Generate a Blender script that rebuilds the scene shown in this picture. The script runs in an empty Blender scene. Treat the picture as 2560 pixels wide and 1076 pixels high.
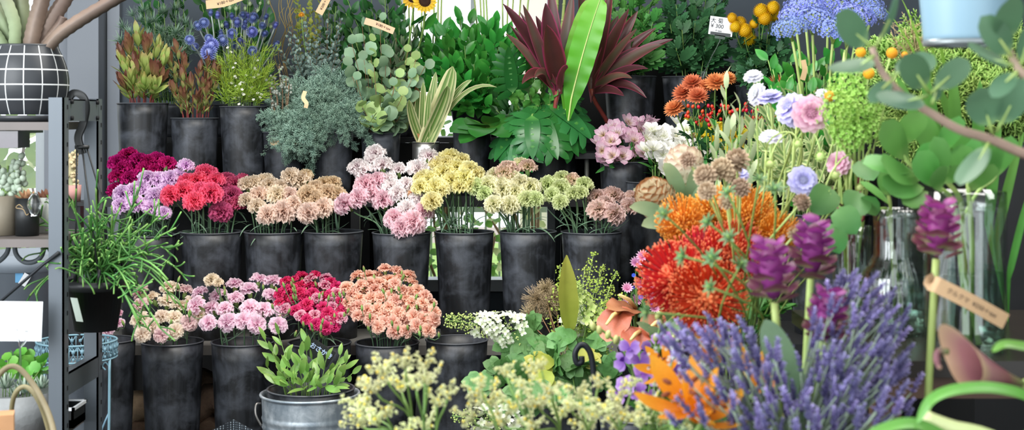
import bpy, math, random
import numpy as np
from mathutils import Matrix, Vector
rng = np.random.default_rng(11)
PI = math.pi
SC = bpy.context.scene
COL = SC.collection
F, YH, ZC = 3600.0, 290.0, 1.08          # focal length in pixels, eye level row, eye height (m)

def at(px, py, Y):
    return np.array([(px-1280)*Y/F, Y, ZC-(py-YH)*Y/F])
def pix(p):
    return (1280+F*p[0]/p[1], YH+F*(ZC-p[2])/p[1])
def nrm(v):
    v = np.asarray(v, float); return v/(np.linalg.norm(v, axis=-1, keepdims=True)+1e-12)
def U(a, b, n=None): return rng.uniform(a, b, n)

# ------------------------------------------------------------------ mesh pieces: (V, t, u, quads)
class MB:
    def __init__(s): s.V=[]; s.T=[]; s.Uu=[]; s.Q=[]; s.M=[]; s.n=0
    def add(s, piece, M=None, m=0):
        V, T, Uu, Q = piece[:4]
        mi = piece[4] if len(piece) > 4 and m == 0 else np.full(len(Q), m, np.int32)
        if M is not None: V = V@M[:3, :3].T + M[:3, 3]
        s.V.append(V); s.T.append(T); s.Uu.append(Uu); s.Q.append(Q+s.n); s.M.append(mi); s.n += len(V)
        return s
    def stamp(s, piece, Ms, m=0):
        Ms = np.asarray(Ms)
        if len(Ms) == 0: return s
        V, T, Uu, Q = piece[:4]; k = len(Ms); n = len(V)
        W = np.einsum('kij,nj->kni', Ms[:, :3, :3], V) + Ms[:, None, :3, 3]
        s.V.append(W.reshape(-1, 3)); s.T.append(np.tile(T, k)); s.Uu.append(np.tile(Uu, k))
        s.Q.append((Q[None]+(np.arange(k)*n)[:, None, None]).reshape(-1, 4)+s.n)
        mi = piece[4] if len(piece) > 4 and m == 0 else np.full(len(Q), m, np.int32)
        s.M.append(np.tile(mi, k)); s.n += n*k
        return s
    def piece(s):
        return (np.concatenate(s.V), np.concatenate(s.T), np.concatenate(s.Uu), np.concatenate(s.Q), np.concatenate(s.M))
    def mesh(s, name, mats, off=None, smooth=True):
        V, T, Uu, Q, Mi = s.piece()
        if off is not None: V = V-np.asarray(off)
        me = bpy.data.meshes.new(name)
        me.vertices.add(len(V)); me.vertices.foreach_set('co', V.astype(np.float32).ravel())
        me.loops.add(len(Q)*4); me.loops.foreach_set('vertex_index', Q.astype(np.int32).ravel())
        me.polygons.add(len(Q)); me.polygons.foreach_set('loop_start', (np.arange(len(Q))*4).astype(np.int32))
        for m in (mats if isinstance(mats, (list, tuple)) else [mats]): me.materials.append(m)
        me.polygons.foreach_set('material_index', Mi.astype(np.int32))
        me.polygons.foreach_set('use_smooth', np.full(len(Q), smooth, bool))
        a = me.attributes.new('t', 'FLOAT', 'POINT'); a.data.foreach_set('value', T.astype(np.float32))
        a = me.attributes.new('u', 'FLOAT', 'POINT'); a.data.foreach_set('value', Uu.astype(np.float32))
        me.update(calc_edges=True)
        return me

def grid(V, T, Uu, nr, nc, wrap=False):
    i, j = np.meshgrid(np.arange(nr-1), np.arange(nc if wrap else nc-1), indexing='ij')
    j2 = (j+1) % nc
    Q = np.stack([i*nc+j, i*nc+j2, (i+1)*nc+j2, (i+1)*nc+j], -1).reshape(-1, 4)
    return (V, T, Uu, Q)

def leafp(L=1., W=.4, a=.6, b=.8, nl=6, nw=2, curl=0., fold=.15, wave=0., wf=3., tipcurl=0., ph=0., strap=False, emin=.02, u0=1.):
    t = np.linspace(0, 1, nl+1); u = np.linspace(-u0, u0, nw*2+1)
    if strap: w = np.minimum(1, (t/.12+.25))*np.minimum(1, ((1-t)/b)**.6) if b > 0 else np.ones_like(t)
    else:
        w = (t+1e-4)**a*(1-t+1e-4)**b; tm = a/(a+b); w = w/((tm**a)*((1-tm)**b))
    w = np.maximum(w, emin)
    c = curl*t+tipcurl*t**3
    dy = np.cos(c)*L/nl; dz = np.sin(c)*L/nl
    y = np.concatenate([[0], np.cumsum((dy[1:]+dy[:-1])/2)]); z = np.concatenate([[0], np.cumsum((dz[1:]+dz[:-1])/2)])
    X = u[None]*W/2*w[:, None]
    off = fold*np.abs(X)+wave*W*np.abs(u[None])*w[:, None]*np.sin(t[:, None]*wf*2*PI+ph+u[None]*1.3)
    Y = y[:, None]-np.sin(c)[:, None]*off; Z = z[:, None]+np.cos(c)[:, None]*off
    V = np.stack([X, Y, Z], -1).reshape(-1, 3)
    T = np.repeat(t, len(u)); Uu = np.tile(u, len(t))
    return grid(V, T, Uu, nl+1, len(u))

def sweep_frames(P):
    P = np.asarray(P, float); n = len(P)
    tg = np.gradient(P, axis=0); tg = nrm(tg)
    ref = np.array([1., 0, 0]) if abs(tg[0][0]) < .8 else np.array([0, 1., 0])
    A = np.zeros_like(P); a = nrm(ref-tg[0]*np.dot(ref, tg[0])); A[0] = a
    for i in range(1, n):
        a = a-tg[i]*np.dot(a, tg[i]); a = nrm(a); A[i] = a
    return tg, A, np.cross(tg, A)

def tube(P, r, n=6, cap=True, star=None):
    P = np.asarray(P, float)
    r = np.broadcast_to(np.asarray(r, float), (len(P),)).copy()
    tg, A, B = sweep_frames(P)
    t = np.linspace(0, 1, len(P))
    if cap:
        P = np.concatenate([P[:1], P, P[-1:]]); r = np.concatenate([[r[0]*.05], r, [r[-1]*.05]])
        A = np.concatenate([A[:1], A, A[-1:]]); B = np.concatenate([B[:1], B, B[-1:]]); t = np.concatenate([[0], t, [1]])
    th = np.arange(n)*2*PI/n
    k = np.ones(n) if star is None else np.asarray(star)
    V = P[:, None]+r[:, None, None]*k[None, :, None]*(np.cos(th)[None, :, None]*A[:, None]+np.sin(th)[None, :, None]*B[:, None])
    return grid(V.reshape(-1, 3), np.repeat(t, n), np.tile(np.linspace(-1, 1, n), len(P)), len(P), n, True)

def lathe(prof, n=32, c=(0, 0, 0)):
    prof = np.asarray(prof, float); th = np.arange(n)*2*PI/n
    V = np.stack([prof[:, 0:1]*np.cos(th), prof[:, 0:1]*np.sin(th), np.repeat(prof[:, 1:2], n, 1)], -1).reshape(-1, 3)+np.asarray(c, float)
    return grid(V, np.repeat(np.linspace(0, 1, len(prof)), n), np.tile(np.linspace(-1, 1, n), len(prof)), len(prof), n, True)

def ball(r=1., n=8, m=6, sz=1.):
    ph = np.linspace(-PI/2*.98, PI/2*.98, m)
    return lathe(np.stack([r*np.cos(ph), r*sz*np.sin(ph)], -1), n)

def box(x0, x1, y0, y1, z0, z1):
    V = np.array([[x, y, z] for x in (x0, x1) for y in (y0, y1) for z in (z0, z1)], float)
    Q = np.array([[0, 1, 3, 2], [4, 6, 7, 5], [0, 4, 5, 1], [2, 3, 7, 6], [0, 2, 6, 4], [1, 5, 7, 3]])
    V2 = V[Q.ravel()]
    return (V2, np.zeros(24), np.zeros(24), np.arange(24).reshape(6, 4))

def obox(c, ax, ay, az, hx, hy, hz):
    b = box(-hx, hx, -hy, hy, -hz, hz); R = np.eye(4); R[:3, 0] = ax; R[:3, 1] = ay; R[:3, 2] = az; R[:3, 3] = c
    return (b[0]@R[:3, :3].T+R[:3, 3],)+b[1:]

def bez(p0, p1, p2, p3, n=8):
    t = np.linspace(0, 1, n)[:, None]
    return (1-t)**3*p0+3*(1-t)**2*t*p1+3*(1-t)*t**2*p2+t**3*p3

def smooth_path(P, k=6):
    P = np.asarray(P, float); out = []
    Q = np.concatenate([[2*P[0]-P[1]], P, [2*P[-1]-P[-2]]])
    for i in range(1, len(Q)-2):
        a, b, c, d = Q[i-1:i+3]
        for t in np.linspace(0, 1, k, endpoint=False):
            out.append(.5*((2*b)+(c-a)*t+(2*a-5*b+4*c-d)*t*t+(3*b-a-3*c+d)*t**3))
    out.append(P[-1]); return np.array(out)

def frames(pos, y, z, s=1.):
    pos = np.atleast_2d(pos); y = nrm(np.atleast_2d(y)); z = np.broadcast_to(np.atleast_2d(np.asarray(z, float)), y.shape)
    x = np.cross(y, z); bad = np.linalg.norm(x, axis=-1) < 1e-4
    if bad.any(): x[bad] = np.cross(y[bad], np.array([.3, .5, .8]))
    x = nrm(x); zz = np.cross(x, y)
    s = np.broadcast_to(np.asarray(s, float), (len(y),))
    M = np.zeros((len(y), 4, 4)); M[:, 3, 3] = 1
    M[:, :3, 0] = x*s[:, None]; M[:, :3, 1] = y*s[:, None]; M[:, :3, 2] = zz*s[:, None]; M[:, :3, 3] = pos
    return M
def zframe(pos, z, s=1., spin=None):
    z = nrm(z); th = U(0, 2*PI) if spin is None else spin
    h = np.array([math.cos(th), math.sin(th), .1]); x = nrm(h-z*np.dot(h, z)); y = np.cross(z, x)
    M = np.eye(4); M[:3, 0] = x*s; M[:3, 1] = y*s; M[:3, 2] = z*s; M[:3, 3] = pos
    return M
def fib(n, top=1., bot=-1.):
    i = np.arange(n)+.5; z = top-(top-bot)*i/n; r = np.sqrt(np.maximum(0, 1-z*z)); ph = i*PI*(3-5**.5)
    return np.stack([r*np.cos(ph), r*np.sin(ph), z], -1)

# ------------------------------------------------------------------ materials
def lin(h):
    h = h.lstrip('#'); v = [int(h[i:i+2], 16)/255 for i in (0, 2, 4)]
    return tuple((c/12.92 if c <= .04045 else ((c+.055)/1.055)**2.4) for c in v)+(1.,)
_mats = {}
def mat(name, stops, rough=.5, trans=0., nz=.18, nscale=30., attr='t', spec=.4, vary=.12, metal=0., hue=.012, coat=0., bump=0., bscale=60.):
    if name in _mats: return _mats[name]
    m = bpy.data.materials.new(name); m.use_nodes = True; nt = m.node_tree; N = nt.nodes; Lk = nt.links
    N.clear(); out = N.new('ShaderNodeOutputMaterial'); P = N.new('ShaderNodeBsdfPrincipled')
    if isinstance(stops, str): stops = [(0, stops)]
    if len(stops) > 1:
        at_ = N.new('ShaderNodeAttribute'); at_.attribute_name = attr
        r = N.new('ShaderNodeValToRGB'); e = r.color_ramp.elements
        while len(e) < len(stops): e.new(.5)
        for k, (p, c) in enumerate(stops): e[k].position = p; e[k].color = lin(c)
        src = at_.outputs['Fac']
        if attr == 'u':
            mm = N.new('ShaderNodeMath'); mm.operation = 'MULTIPLY_ADD'; mm.inputs[1].default_value = .5; mm.inputs[2].default_value = .5
            Lk.new(src, mm.inputs[0]); src = mm.outputs[0]
        Lk.new(src, r.inputs[0]); col = r.outputs[0]
    else:
        c_ = N.new('ShaderNodeRGB'); c_.outputs[0].default_value = lin(stops[0][1]); col = c_.outputs[0]
    tc = N.new('ShaderNodeTexCoord'); oi = N.new('ShaderNodeObjectInfo')
    va = N.new('ShaderNodeVectorMath'); va.operation = 'ADD'
    Lk.new(tc.outputs['Object'], va.inputs[0]); Lk.new(oi.outputs['Random'], va.inputs[1])
    ns = N.new('ShaderNodeTexNoise'); ns.inputs['Scale'].default_value = nscale; ns.inputs['Detail'].default_value = 3
    Lk.new(va.outputs[0], ns.inputs['Vector'])
    hv = N.new('ShaderNodeHueSaturation'); Lk.new(col, hv.inputs['Color'])
    def ma(op, a, b, c=None):
        x = N.new('ShaderNodeMath'); x.operation = op
        for k, v in enumerate((a, b, c)):
            if v is None: continue
            if isinstance(v, (int, float)): x.inputs[k].default_value = v
            else: Lk.new(v, x.inputs[k])
        return x.outputs[0]
    v1 = ma('MULTIPLY_ADD', ns.outputs['Fac'], 2*nz, 1-nz); v2 = ma('MULTIPLY_ADD', oi.outputs['Random'], 2*vary, 1-vary)
    Lk.new(ma('MULTIPLY', v1, v2), hv.inputs['Value'])
    Lk.new(ma('MULTIPLY_ADD', oi.outputs['Random'], 2*hue, .5-hue), hv.inputs['Hue'])
    Lk.new(hv.outputs[0], P.inputs['Base Color'])
    P.inputs['Roughness'].default_value = rough; P.inputs['Specular IOR Level'].default_value = spec
    P.inputs['Metallic'].default_value = metal; P.inputs['Coat Weight'].default_value = coat
    if bump:
        n2 = N.new('ShaderNodeTexNoise'); n2.inputs['Scale'].default_value = bscale; n2.inputs['Detail'].default_value = 4
        Lk.new(va.outputs[0], n2.inputs['Vector']); b = N.new('ShaderNodeBump'); b.inputs['Strength'].default_value = bump; b.inputs['Distance'].default_value = .01
        Lk.new(n2.outputs['Fac'], b.inputs['Height']); Lk.new(b.outputs[0], P.inputs['Normal'])
    if trans > 0:
        tr = N.new('ShaderNodeBsdfTranslucent'); Lk.new(hv.outputs[0], tr.inputs['Color'])
        mx = N.new('ShaderNodeMixShader'); mx.inputs[0].default_value = trans
        Lk.new(P.outputs[0], mx.inputs[1]); Lk.new(tr.outputs[0], mx.inputs[2]); Lk.new(mx.outputs[0], out.inputs[0])
    else: Lk.new(P.outputs[0], out.inputs[0])
    _mats[name] = m; return m

def worn_plastic(name, dark, light, rough=.42, sx=13., amt=.55, metal=0., streak=3.0):
    """pail surface: dark resin with cloudy water marks and fine vertical scratches"""
    if name in _mats: return _mats[name]
    m = bpy.data.materials.new(name); m.use_nodes = True; nt = m.node_tree; N = nt.nodes; Lk = nt.links
    P = N['Principled BSDF']; tc = N.new('ShaderNodeTexCoord'); oi = N.new('ShaderNodeObjectInfo')
    mp = N.new('ShaderNodeVectorMath'); mp.operation = 'MULTIPLY_ADD'; mp.inputs[1].default_value = (1, 1, 1)
    sc = N.new('ShaderNodeVectorMath'); sc.operation = 'SCALE'; sc.inputs[0].default_value = (7, 3, 11); Lk.new(oi.outputs['Random'], sc.inputs['Scale'])
    Lk.new(tc.outputs['Object'], mp.inputs[0]); Lk.new(sc.outputs[0], mp.inputs[2])
    n1 = N.new('ShaderNodeTexNoise'); n1.inputs['Scale'].default_value = sx; n1.inputs['Detail'].default_value = 7; n1.inputs['Roughness'].default_value = .62; n1.inputs['Distortion'].default_value = .35
    Lk.new(mp.outputs[0], n1.inputs['Vector'])
    st = N.new('ShaderNodeVectorMath'); st.operation = 'MULTIPLY'; st.inputs[1].default_value = (60, 60, streak); Lk.new(mp.outputs[0], st.inputs[0])
    n2 = N.new('ShaderNodeTexNoise'); n2.inputs['Scale'].default_value = 1; n2.inputs['Detail'].default_value = 4; Lk.new(st.outputs[0], n2.inputs['Vector'])
    r1 = N.new('ShaderNodeValToRGB'); r1.color_ramp.elements[0].position = .43; r1.color_ramp.elements[1].position = .72; Lk.new(n1.outputs['Fac'], r1.inputs[0])
    r2 = N.new('ShaderNodeValToRGB'); r2.color_ramp.elements[0].position = .45; r2.color_ramp.elements[1].position = .8; Lk.new(n2.outputs['Fac'], r2.inputs[0])
    mm = N.new('ShaderNodeMath'); mm.operation = 'MULTIPLY_ADD'; mm.inputs[1].default_value = .35; Lk.new(r2.outputs[0], mm.inputs[0]); Lk.new(r1.outputs[0], mm.inputs[2])
    m3 = N.new('ShaderNodeMath'); m3.operation = 'MULTIPLY'; m3.inputs[1].default_value = amt; Lk.new(mm.outputs[0], m3.inputs[0])
    mx = N.new('ShaderNodeMix'); mx.data_type = 'RGBA'; mx.inputs[6].default_value = lin(dark); mx.inputs[7].default_value = lin(light)
    Lk.new(m3.outputs[0], mx.inputs[0]); Lk.new(mx.outputs[2], P.inputs['Base Color'])
    rr = N.new('ShaderNodeMath'); rr.operation = 'MULTIPLY_ADD'; rr.inputs[1].default_value = .22; rr.inputs[2].default_value = rough; Lk.new(n1.outputs['Fac'], rr.inputs[0]); Lk.new(rr.outputs[0], P.inputs['Roughness'])
    P.inputs['Metallic'].default_value = metal; P.inputs['Specular IOR Level'].default_value = .5
    _mats[name] = m; return m

def thin_glass(name, tint, ior=1.5):
    m = bpy.data.materials.new(name); m.use_nodes = True; nt = m.node_tree; nt.nodes.clear(); o = nt.nodes.new('ShaderNodeOutputMaterial'); mx = nt.nodes.new('ShaderNodeMixShader'); t = nt.nodes.new('ShaderNodeBsdfTransparent'); g = nt.nodes.new('ShaderNodeBsdfGlossy'); fr_ = nt.nodes.new('ShaderNodeLayerWeight'); pw = nt.nodes.new('ShaderNodeMath'); pw.operation = 'POWER'; pw.inputs[1].default_value = 4; ad = nt.nodes.new('ShaderNodeMath'); ad.operation = 'MULTIPLY_ADD'; ad.inputs[1].default_value = .6 if ior > 1.4 else .15; ad.inputs[2].default_value = .10 if ior > 1.4 else .02
    t.inputs[0].default_value = lin(tint); g.inputs['Roughness'].default_value = .03; nt.links.new(fr_.outputs['Facing'], pw.inputs[0]); nt.links.new(pw.outputs[0], ad.inputs[0])
    nt.links.new(ad.outputs[0], mx.inputs[0]); nt.links.new(t.outputs[0], mx.inputs[1]); nt.links.new(g.outputs[0], mx.inputs[2]); nt.links.new(mx.outputs[0], o.inputs[0]); return m
def glass_mat(name, tint='#f4faf8', rough=.0, ior=1.45):
    m = bpy.data.materials.new(name); m.use_nodes = True; P = m.node_tree.nodes['Principled BSDF']
    P.inputs['Base Color'].default_value = lin(tint); P.inputs['Transmission Weight'].default_value = 1; P.inputs['Roughness'].default_value = rough; P.inputs['IOR'].default_value = ior
    return m

# ------------------------------------------------------------------ things and parts
THINGS = []
def thing(name, base, label, cat, group=None):
    o = bpy.data.objects.new(name, None); COL.objects.link(o); o.location = [float(x) for x in base]; o.empty_display_size = .03
    o['label'] = label; o['category'] = cat
    if group: o['group'] = group
    THINGS.append(o); return o
def tag(o, label, cat, group=None):
    o['label'] = label; o['category'] = cat
    if group: o['group'] = group
    return o
def wloc(o):
    p = np.array(o.location)
    while o.parent: o = o.parent; p = p+np.array(o.location)
    return p
def part(par, name, mb, mats, label=None, origin=None, smooth=True):
    """a mesh built in world coordinates, linked as a child of par"""
    base = wloc(par) if par is not None else np.zeros(3)
    org = base if origin is None else np.asarray(origin, float)
    me = mb.mesh(name, mats, off=org, smooth=smooth)
    o = bpy.data.objects.new(name, me); COL.objects.link(o)
    if par is not None: o.parent = par
    o.location = [float(x) for x in (org-base)]
    if label: o['label'] = label
    return o
def inst(par, name, me, M, label=None):
    o = bpy.data.objects.new(name, me); COL.objects.link(o); o.parent = par
    L = M.copy(); L[:3, 3] -= wloc(par); o.matrix_basis = Matrix(L.tolist())
    if label: o['label'] = label
    return o
def struct(name, mb, mats, smooth=False):
    o = part(None, name, mb, mats, smooth=smooth); o['kind'] = 'structure'; return o
def solo(name, mb, mats, label, cat, group=None, origin=None, smooth=True):
    V = np.concatenate(mb.V)
    if origin is None: origin = [V[:, 0].mean(), V[:, 1].mean(), V[:, 2].min()]
    o = part(None, name, mb, mats, origin=origin, smooth=smooth); tag(o, label, cat, group); THINGS.append(o); return o

ORD = ['leftmost', 'second from left', 'third from left', 'fourth from left', 'fifth from left', 'sixth from left', 'seventh from left', 'eighth from left', 'ninth from left', 'tenth from left', 'eleventh from left', 'twelfth from left', 'thirteenth from left', 'fourteenth from left', 'fifteenth from left', 'sixteenth from left', 'seventeenth from left']
def rank(items, base, where, per=7):
    """items: [(object, world position)] -> labels that say which one by row and order"""
    n = len(items)
    if n == 0: return
    if n == 1: items[0][0]['label'] = f'{base} {where}'; return
    k = max(1, math.ceil(n/per)); P = [(o,)+pix(p) for o, p in items]
    P.sort(key=lambda q: q[2]); rows = [P[i*n//k:(i+1)*n//k] for i in range(k)]
    names = {1: [''], 2: ['upper', 'lower'], 3: ['top', 'middle', 'bottom'], 4: ['top', 'upper middle', 'lower middle', 'bottom']}.get(k) or ['top', 'second', 'third', 'fourth', 'fifth', 'sixth', 'seventh', 'eighth', 'ninth', 'tenth', 'eleventh', 'twelfth', 'thirteenth', 'fourteenth', 'fifteenth', 'sixteenth'][:k]
    for r, row in zip(names, rows):
        row.sort(key=lambda q: q[1])
        for i, q in enumerate(row):
            od = 'rightmost' if i == len(row)-1 and len(row) > 1 else ORD[i]
            if len(row) == 1: od = 'only one'
            q[0]['label'] = f'{base}, {od} ' + (f'in {r} row ' if r else '') + where

# ------------------------------------------------------------------ camera
cam = bpy.data.cameras.new('camera'); co = bpy.data.objects.new('camera', cam); COL.objects.link(co)
co.location = (0, 0, ZC); co.rotation_euler = (PI/2, 0, 0)
cam.sensor_width = 36; cam.lens = F/2560*36; cam.shift_y = -(538-YH)/2560; cam.clip_start = .05
cam.dof.use_dof = True; cam.dof.focus_distance = 4.6; cam.dof.aperture_fstop = 6.2
SC.camera = co
SC.view_settings.view_transform = 'Standard'; SC.view_settings.look = 'None'; SC.view_settings.gamma = 1; SC.view_settings.use_curve_mapping = False
SC.view_settings.exposure = 0.4
CY = SC.cycles; CY.max_bounces = 8; CY.diffuse_bounces = 3; CY.glossy_bounces = 3; CY.transmission_bounces = 8; CY.transparent_max_bounces = 24; CY.caustics_reflective = False; CY.caustics_refractive = False
# ------------------------------------------------------------------ daylight and shop lamps
W = bpy.data.worlds.new('overcast_sky'); SC.world = W; W.use_nodes = True
bg = W.node_tree.nodes['Background']; bg.inputs[0].default_value = (.90, .96, 1.0, 1); bg.inputs[1].default_value = 1.7
def area(name, loc, rot, sx, sy, power, color):
    l = bpy.data.lights.new(name, 'AREA'); l.shape = 'RECTANGLE'; l.size = sx; l.size_y = sy; l.energy = power; l.color = color
    o = bpy.data.objects.new(name, l); COL.objects.link(o); o.location = loc; o.rotation_euler = rot; return o
area('ceiling_panel_lamp', (-.5, 3.3, 2.62), (0, 0, 0), 1.6, .9, 52, (1, .97, .92))
area('ceiling_panel_lamp', (1.1, 2.4, 2.62), (0, 0, 0), 1.2, .9, 30, (1, .97, .92))
area('shopfront_daylight', (-2.1, 1.2, 1.75), (math.radians(72), 0, math.radians(-42)), 1.8, 1.7, 66, (.93, .97, 1))

# ------------------------------------------------------------------ room shell
m_slate = mat('slate_wall_paint', '#4d565f', rough=.7, nz=.06, nscale=4, vary=0, hue=0)
m_column = mat('grey_column_paint', '#8e949d', rough=.55, nz=.04, nscale=3, vary=0, hue=0)
m_dark = mat('black_painted_steel', '#17181a', rough=.5, nz=.2, vary=.05)
m_blackwall = mat('black_wall_paint', '#141516', rough=.8, vary=0)
m_floor = mat('concrete_floor', '#3c3b3a', rough=.75, nz=.25, nscale=6, vary=0, hue=0)
m_ceil = mat('ceiling_paint', '#b9b8b4', rough=.9, vary=0, hue=0)
m_frame = mat('aluminium_window_frame', '#aab0b4', rough=.4, metal=.3, nz=.03, vary=0)
m_framed = mat('dark_window_frame', '#3a3f44', rough=.45, metal=.2, nz=.03, vary=0)
YB = 5.9
struct('floor', MB().add(box(-3.2, 2.6, -.6, YB, -.05, 0)), m_floor)
struct('ceiling', MB().add(box(-3.2, 2.6, 1.0, YB+.1, 2.7, 2.78)), m_ceil)
wx0, wx1, wz0, wz1 = -.47, .175, .40, 2.3         # window in the middle of the back wall
dx0, dx1 = -3.0, -1.91                            # glazed door at the left
w = MB()
w.add(box(-1.62, wx0, YB, YB+.1, 0, 2.7)); w.add(box(wx1, 2.6, YB, YB+.1, 0, 2.7))
w.add(box(wx0, wx1, YB, YB+.1, 0, wz0)); w.add(box(wx0, wx1, YB, YB+.1, wz1, 2.7)); w.add(box(-3.2, -1.62, YB, YB+.1, 2.35, 2.7))
struct('wall_back', w, m_slate)
struct('wall_right', MB().add(box(2.6, 2.7, -.6, YB+.1, 0, 2.7)), m_blackwall)
struct('wall_left', MB().add(box(-3.3, -3.2, 3.6, YB+.1, 0, 2.7)), m_slate)
c = MB(); c.add(box(-1.90, -1.80, YB-.05, YB+.1, 0, 2.35)); c.add(box(-1.785, -1.66, YB-.12, YB+.1, 0, 2.35)); c.add(box(-1.65, -1.60, YB-.03, YB+.1, 0, 2.35))
struct('trim_1', c, m_column)
def pane(name, x0, x1, z0, z1, y):
    m = bpy.data.materials.get('window_glass')
    if not m:
        m = bpy.data.materials.new('window_glass'); m.use_nodes = True; nt = m.node_tree; nt.nodes.clear()
        o = nt.nodes.new('ShaderNodeOutputMaterial'); mx = nt.nodes.new('ShaderNodeMixShader'); t = nt.nodes.new('ShaderNodeBsdfTransparent'); g = nt.nodes.new('ShaderNodeBsdfGlossy')
        g.inputs['Roughness'].default_value = .02; mx.inputs[0].default_value = .06
        nt.links.new(t.outputs[0], mx.inputs[1]); nt.links.new(g.outputs[0], mx.inputs[2]); nt.links.new(mx.outputs[0], o.inputs[0])
    return MB().add(box(x0, x1, y-.003, y+.003, z0, z1)), m
w1 = struct('window_1', MB().add(box(wx0, wx0+.03, YB+.02, YB+.08, wz0, wz1)).add(box(wx1-.03, wx1, YB+.02, YB+.08, wz0, wz1)).add(box(wx0, wx1, YB-.04, YB+.08, wz0-.035, wz0+.012)).add(box(wx0, wx1, YB+.02, YB+.08, wz1-.03, wz1)).add(box(wx0+.3, wx0+.315, YB+.03, YB+.07, 1.05, wz1)), m_frame)
pm = pane('g', wx0+.03, wx1-.03, wz0+.01, wz1-.03, YB+.05); part(w1, 'window_pane', pm[0], pm[1], smooth=False)
part(w1, 'frame_post', MB().add(box(wx1, wx1+.03, YB-.03, YB+.02, wz0, wz1)), m_framed, smooth=False)
d1 = struct('door_1', MB().add(box(dx1-.035, dx1, YB-.02, YB+.08, 0, 2.35)).add(box(dx0, dx1, YB+.02, YB+.08, 0, .05)).add(box(dx0, dx1, YB+.02, YB+.08, 2.3, 2.35)).add(box(dx0, dx0+.05, YB+.02, YB+.08, 0, 2.35)), m_frame)
pm = pane('g', dx0+.05, dx1-.035, .05, 2.3, YB+.05); part(d1, 'door_pane', pm[0], pm[1], smooth=False)

# ------------------------------------------------------------------ outside: pale deck, garden and house
m_deck = mat('pale_deck_boards', '#a6988c', rough=.7, nz=.25, nscale=5, vary=0, hue=0)
struct('ground', MB().add(box(-9, 7, YB+.1, 14, -.05, 0)), m_deck)
m_house = mat('cream_house_wall', '#f2e6da', rough=.9, nz=.05, vary=0)
hs = MB().add(box(.05, 1.6, 9.2, 9.4, 0, 3.4)); solo('neighbour_house', hs, m_house, 'cream wall of a neighbouring house seen through the middle window', 'house', smooth=False)
m_gl = [mat('garden_leaf_'+n, [(0, a), (1, b)], rough=.5, trans=.4, vary=.2) for n, a, b in (('light', '#6fa33a', '#a9cf62'), ('mid', '#4f8638', '#86b554'), ('pale', '#a8b878', '#d7dfa8'))]
m_twig = mat('garden_twig', '#7a6246', rough=.8)
def garden_shrub(name, c, w, h, n, L, mi, label):
    T = thing(name, (c[0], c[1], 0), label, 'shrub', 'garden shrubs outside'); f = MB(); s = MB()
    lp = leafp(1, .75, .55, .75, 5, 2, curl=-.5, fold=.12)
    for k in range(9):
        tip = np.array([c[0]+U(-.5, .5)*w, c[1]+U(-.25, .25), U(.4, 1)*h]); p = bez(np.array([c[0]+U(-.1, .1)*w, c[1], 0.]), np.array([c[0], c[1], h*.3]), tip-[0, 0, h*.2], tip, 7); s.add(tube(p, .007, 4))
    P = np.stack([c[0]+U(-.55, .55, n)*w, c[1]+U(-.3, .3, n), h*U(.03, 1.05, n)], -1)
    D = np.stack([U(-1, 1, n), U(-1, .3, n), U(-.8, .3, n)], -1); Z = np.stack([U(-.4, .4, n), U(-.9, -.2, n), U(.3, 1, n)], -1)
    f.stamp(lp, frames(P, D, Z, U(.6, 1.2, n)*L))
    part(T, 'stem', s, m_twig); part(T, 'foliage', f, m_gl[mi])
garden_shrub('garden_shrub', (-2.35, 6.6), .9, 1.5, 260, .13, 0, 'broad-leaved green shrub outside the glazed door beyond the left rack')
garden_shrub('garden_shrub', (-2.1, 7.3), 1.2, 1.5, 420, .09, 2, 'pale yellow-green shrub behind the broad-leaved shrub outside the glazed door')
garden_shrub('garden_shrub', (-.33, 6.9), .55, 1.15, 420, .06, 1, 'leafy green shrub outside the window behind the yellow carnation bucket')
garden_shrub('garden_shrub', (.12, 7.4), .7, 1.1, 360, .05, 2, 'pale loose shrub outside the window behind the cream-green carnations')
fm = MB()
for k in range(26): fm.add(box(-.9+k*.075, -.888+k*.075, 7.9, 7.91, 0, .62))
fm.add(box(-.9, 1.05, 7.905, 7.92, .55, .58)); fm.add(box(-.9, 1.05, 7.905, 7.92, .1, .13))
solo('garden_fence', fm, mat('grey_fence_wire', '#9aa59a', rough=.6), 'thin grey upright garden fence seen low through the middle window', 'fence', smooth=False)
m_lawn = mat('lawn', [(0, '#8fb158'), (1, '#c3d68a')], rough=.8, nz=.4, nscale=8, vary=0)
struct('lawn', MB().add(box(-1.2, 2.5, 6.4, 12, 0, .02)), m_lawn)

# ------------------------------------------------------------------ shelving
m_board = mat('grey_weathered_board', '#6e6c68', rough=.7, nz=.3, nscale=9, vary=.05)
def shelf_unit(name, label, boards, posts, mboard):
    x = min(b[0] for b in boards); T = thing(name, (x, boards[0][2], 0), label, 'shelf')
    for b in boards: part(T, 'shelf_board', MB().add(box(*b)), mboard, smooth=False)
    for p in posts: part(T, 'post', MB().add(box(*p)), m_dark, smooth=False)
shelf_unit('display_bench', 'low grey board bench carrying the middle row of carnation buckets', [(-1.46, .50, 4.45, 4.80, .34, .37)], [(x, x+.04, y, y+.04, 0, .34) for x in (-1.45, -.5, .45) for y in (4.47, 4.74)], m_board)
shelf_unit('plant_shelf', 'black shelf behind the carnations carrying the buckets of foliage', [(-1.44, .33, 4.90, 5.30, .77, .80), (-1.44, .33, 5.36, 5.74, .98, 1.0)], [(x, x+.03, y, y+.03, 0, .98 if y > 5.4 else .77) for x in (-1.43, -.55, .28) for y in (4.91, 5.26, 5.70)], m_dark)
shelf_unit('plant_shelf', 'black shelf at the right of the window carrying the chrysanthemum buckets', [(.22, 1.35, 5.02, 5.50, .93, .95)], [(x, x+.03, y, y+.03, 0, .93) for x in (.34, 1.3) for y in (5.03, 5.46)], m_dark)
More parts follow.
